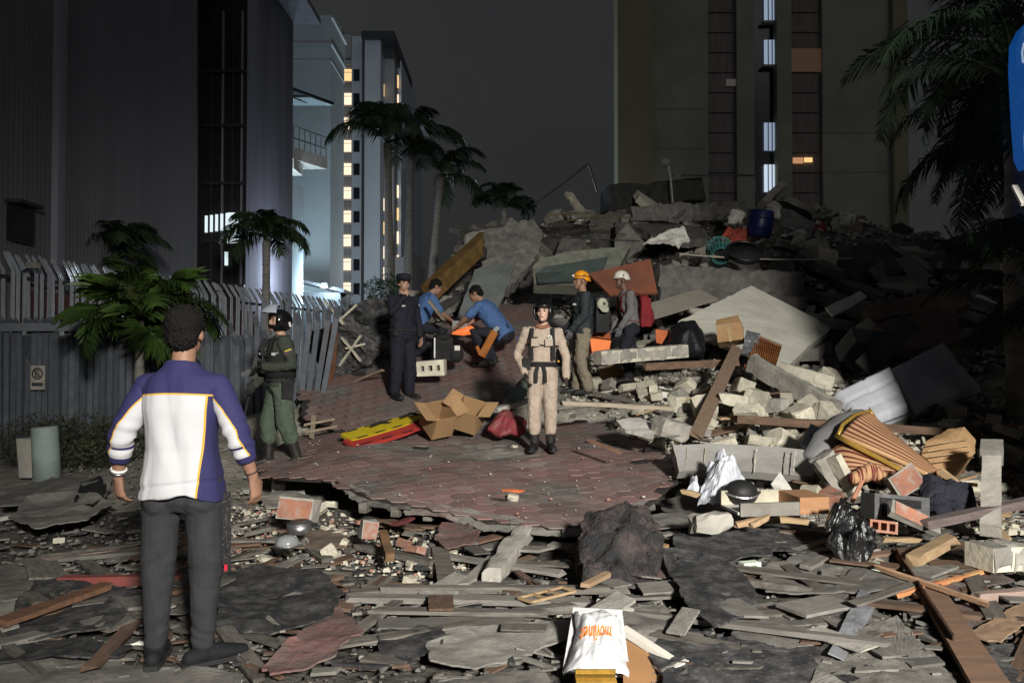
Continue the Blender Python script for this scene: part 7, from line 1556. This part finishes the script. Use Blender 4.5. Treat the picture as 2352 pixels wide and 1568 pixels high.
# ---- 6: officer in khaki with open black helmet, facing us
KHA = M('khaki_cloth', (.44, .355, .285), (.38, .305, .245), scale=9, rough=.9, bump=.3, bscale=70, vary=0)
p = onS(1246, 1040, zF); p.z += .03
off, J, hl, Rh = person('officer in khaki uniform with black harness and open helmet facing the camera', p, 177, dict(pel=(.015, 0, .95), neck=(-.01, -.01, 1.46), head=(-.015, .02, 1.625), shL=(-.185, 0, 1.385), shR=(.18, .0, 1.40), elR=(.305, -.06, 1.13), wrR=(.205, .12, .92), hdR=(-.2, .3, -1), elL=(-.275, -.03, 1.11), wrL=(-.285, .06, .87), hpL=(-.085, 0, .91), hpR=(.085, 0, .91), knL=(-.095, .02, .50), knR=(.095, .03, .50), anL=(-.095, -.02, .09), anR=(.095, .0, .09), toL=(-.13, .16, .04), toR=(.12, .18, .04)),
    dict(shirt=KHA, trousers=KHA, gloves=M('dark_glove', (.06, .045, .038), (.045, .035, .03)), booth=.42, leglen=.66, bulk=.95, pad=.014, fold=.011, legr=(.100, .084, .076, .070), armr=(.070, .062, .055, .046), low=-.04, skin=M('skin_fair', (.56, .36, .28), (.52, .33, .25), rough=.55, bump=.05, vary=0)), look=-14, nod=4, voxel=.0075, scale=.945)
helmet_moto(off, hl, Rh, M('black_satin', (.007, .007, .008), rough=.3, spec=.5, bump=0, vary=0))
MB().tube([(.072 * math.cos(t), .01 + .07 * math.sin(t), 1.455 + .01 * math.sin(3 * t)) for t in np.linspace(0, 6.283, 21)], .024, n=8).build('neck_scarf', M('rust_scarf', (.30, .13, .08), (.22, .1, .06), bump=.4), off, True)
hb_ = band(off, J, 'belt', .10, .24, BLACK, .036); band(off, J, 'chest_strap', .86, .93, BLACK, .034)
for s_ in (-1, 1):
    MB().tube([(s_ * .125, .125, 1.06), (s_ * .130, .152, 1.2), (s_ * .125, .150, 1.33), (s_ * .12, .09, 1.435), (s_ * .12, -.05, 1.44), (s_ * .12, -.14, 1.3)], [(.024, .009)] * 6, n=8).build('shoulder_strap', BLACK, off)
    MB().tube([(s_ * .03 + .02, .145, 1.0), (s_ * .05 + .02, .15, .92), (s_ * .055 + .02, .14, .80)], [(.022, .006)] * 3, n=6).build('strap_end', BLACK, off)
    MB().box((s_ * .08, .155, 1.27), (.09, .014, .085), jit=.004).build('breast_pocket', KHA, off)
MB().box((.19, .06, 1.02), (.09, .14, .15), jit=.012).build('hip_pouch', BLACK, off)
MB().tube([(-.09, .168, 1.33), (-.09, .174, 1.33)], .024, n=16).build('round_badge', WHITE, off); MB().tube([(-.09, .17, 1.33), (-.09, .178, 1.33)], .012, n=12).build('badge_centre', M('badge_green', (.05, .2, .1), bump=0), off)
MB().box((.09, .166, 1.325), (.07, .006, .018)).build('name_patch', M('patch_dark', (.06, .05, .04), bump=0), off)
el, sh = J['elL'], J['shL']; q = lp(sh, el, .45) + V((-.075, .03, 0)); MB().ball(q, (.012, .034, .036), None, 14, 8).build('sleeve_badge', M('patch_dark', ()) if False else MATS['patch_dark'], off, True); MB().box(lp(J['shR'], J['elR'], .3) + V((.078, .03, 0)), (.008, .035, .03)).build('sleeve_badge', PBL, off)
MB().ball((-.19, .12, 1.05), .009).build('indicator_light', ME('amber_led', (1, .35, .02), 2.0), off)

# ---- 7: rescuer with orange helmet, dark jacket and rucksack
KHP = M('khaki_trousers', (.235, .20, .145), (.19, .16, .12), scale=9, rough=.9, bump=.3, bscale=60, vary=0); JKT = M('dark_jacket', (.020, .026, .030), (.026, .033, .036), rough=.7, bump=.4, bscale=30, vary=0); GGL = M('grey_glove', (.12, .12, .13), bump=.2, vary=0)
p = at(1338, 884, 12.0); p.z = H(p.x, 12.0) + .02
g7, J, hl, Rh = person('rescuer in orange helmet, dark jacket and khaki trousers facing left', p, 98, dict(elL=(-.26, .03, 1.12), wrL=(-.22, .20, .93), hdL=(.1, .4, -1), elR=(.26, .03, 1.12), wrR=(.2, .2, .92), knL=(-.12, .05, .5), anL=(-.12, -.06, .09), anR=(.12, .06, .09), toL=(-.14, .12, .04), toR=(.14, .25, .04)), dict(shirt=JKT, trousers=KHP, gloves=GGL, bulk=1.08, pad=.03, fold=.013, low=-.09, legr=(.115, .10, .09, .082), armr=(.085, .075, .066, .054), skin=SKIN2, hair=False, booth=.3), look=6, nod=2, scale=1.04)
helmet_rescue(g7, hl, Rh, M('orange_helmet', (.80, .33, .015), (.75, .30, .015), rough=.35, spec=.5, bump=0, vary=0))
MB().box((-.19, .16, 1.28), (.012, .05, .03)).build('chest_badge', MATS['pale_patch'], g7)
def rucksack(root_label, p, yaw, mat, size, cap=False, sc=1.04):
    r = empty('rucksack', root_label, 'rucksack', p, R(yaw)); r.scale = (sc,) * 3; w, d, h = size
    me = remesh(MB().box((0, -.16 - d / 2, 1.13), (w, d, h)).ball((0, -.17 - d, 1.06), (w * .42, .07, h * .36)).ball((0, -.16 - d / 2, 1.13 + h / 2), (w * .48, d * .45, .06)), .012, 6, .01); me.materials.append(mat); link('pack', me, None, r)
    for s_ in (-1, 1): MB().tube([(s_ * .11, -.15, 1.40), (s_ * .12, .02, 1.47), (s_ * .12, .14, 1.36), (s_ * .13, .15, 1.2), (s_ * .15, .02, 1.0), (s_ * .14, -.14, .98)], [(.026, .01)] * 6, n=8).build('shoulder_strap', mat, r)
    return r
rk7 = rucksack('black rucksack on the back of the orange-helmeted rescuer', p, 98, BLACK, (.34, .20, .50))
cp7 = empty('hanging_cap', 'pale olive cap clipped to the black rucksack', 'cap', p + V((.28, -.18, 1.28)), R(20))
m = MB(); loft(m, [(V((0, 0, 0)), V((1, 0, 0)), V((0, 1, 0)), .085, .06), (V((0, 0, .07)), V((1, 0, 0)), V((0, 1, 0)), .088, .065), (V((0, 0, .13)), V((1, 0, 0)), V((0, 1, 0)), .06, .045), (V((0, 0, .15)), V((1, 0, 0)), V((0, 1, 0)), .02, .015)])
CAPM = M('pale_cap', (.42, .42, .32), (.36, .36, .28), bump=.2, vary=0); m.build('crown', CAPM, cp7, True); MB().hull([(-.08, -.05, 0), (.08, -.05, 0), (.05, -.10, -.06), (-.05, -.10, -.06), (0, -.11, -.07), (-.08, -.04, .012), (.08, -.04, .012), (0, -.1, -.055)]).build('peak', CAPM, cp7); MB().tube([(0, -.064, .06), (0, -.072, .06)], .028, n=14).build('badge', M('cap_badge', (.12, .14, .10), bump=0), cp7)

# ---- 8: rescuer with white helmet, grey shirt and red pack
p = at(1448, 860, 12.6); p.z = H(p.x, 12.6) + .03
g8, J, hl, Rh = person('rescuer in white helmet and grey shirt carrying a red pack, facing left', p, 96, dict(chest=(0, .04, 1.25), neck=(0, .08, 1.44), head=(0, .14, 1.60), shL=(-.19, .05, 1.38), shR=(.19, .05, 1.38), elL=(-.25, .06, 1.10), wrL=(-.2, .20, .88), hdL=(.1, .3, -1), elR=(.25, .08, 1.1), wrR=(.2, .22, .9), knL=(-.12, .12, .55), anL=(-.12, .06, .14), toL=(-.13, .24, .09), knR=(.11, -.04, .5)), dict(shirt=M('grey_shirt', (.16, .155, .155), (.13, .125, .125), rough=.9, bump=.3, vary=0), trousers=DKP, gloves=GGL, bulk=1.02, pad=.02, fold=.011, armr=(.075, .066, .058, .048), skin=M('skin_dark', (.14, .075, .05), (.12, .065, .045), rough=.5, bump=.05, vary=0), booth=.3), look=2, nod=-4, scale=1.03)
helmet_rescue(g8, hl, Rh, M('white_helmet', (.62, .60, .52), (.58, .56, .48), rough=.4, bump=0, vary=0), False)
rucksack('dark red rucksack on the back of the white-helmeted rescuer', p + V((-.03, -.02, -.02)), 96, M('red_pack', (.22, .018, .022), (.17, .015, .02), bump=.4, bscale=30, vary=0), (.30, .16, .44), sc=1.03)

bpy.data.scenes.remove(TS)
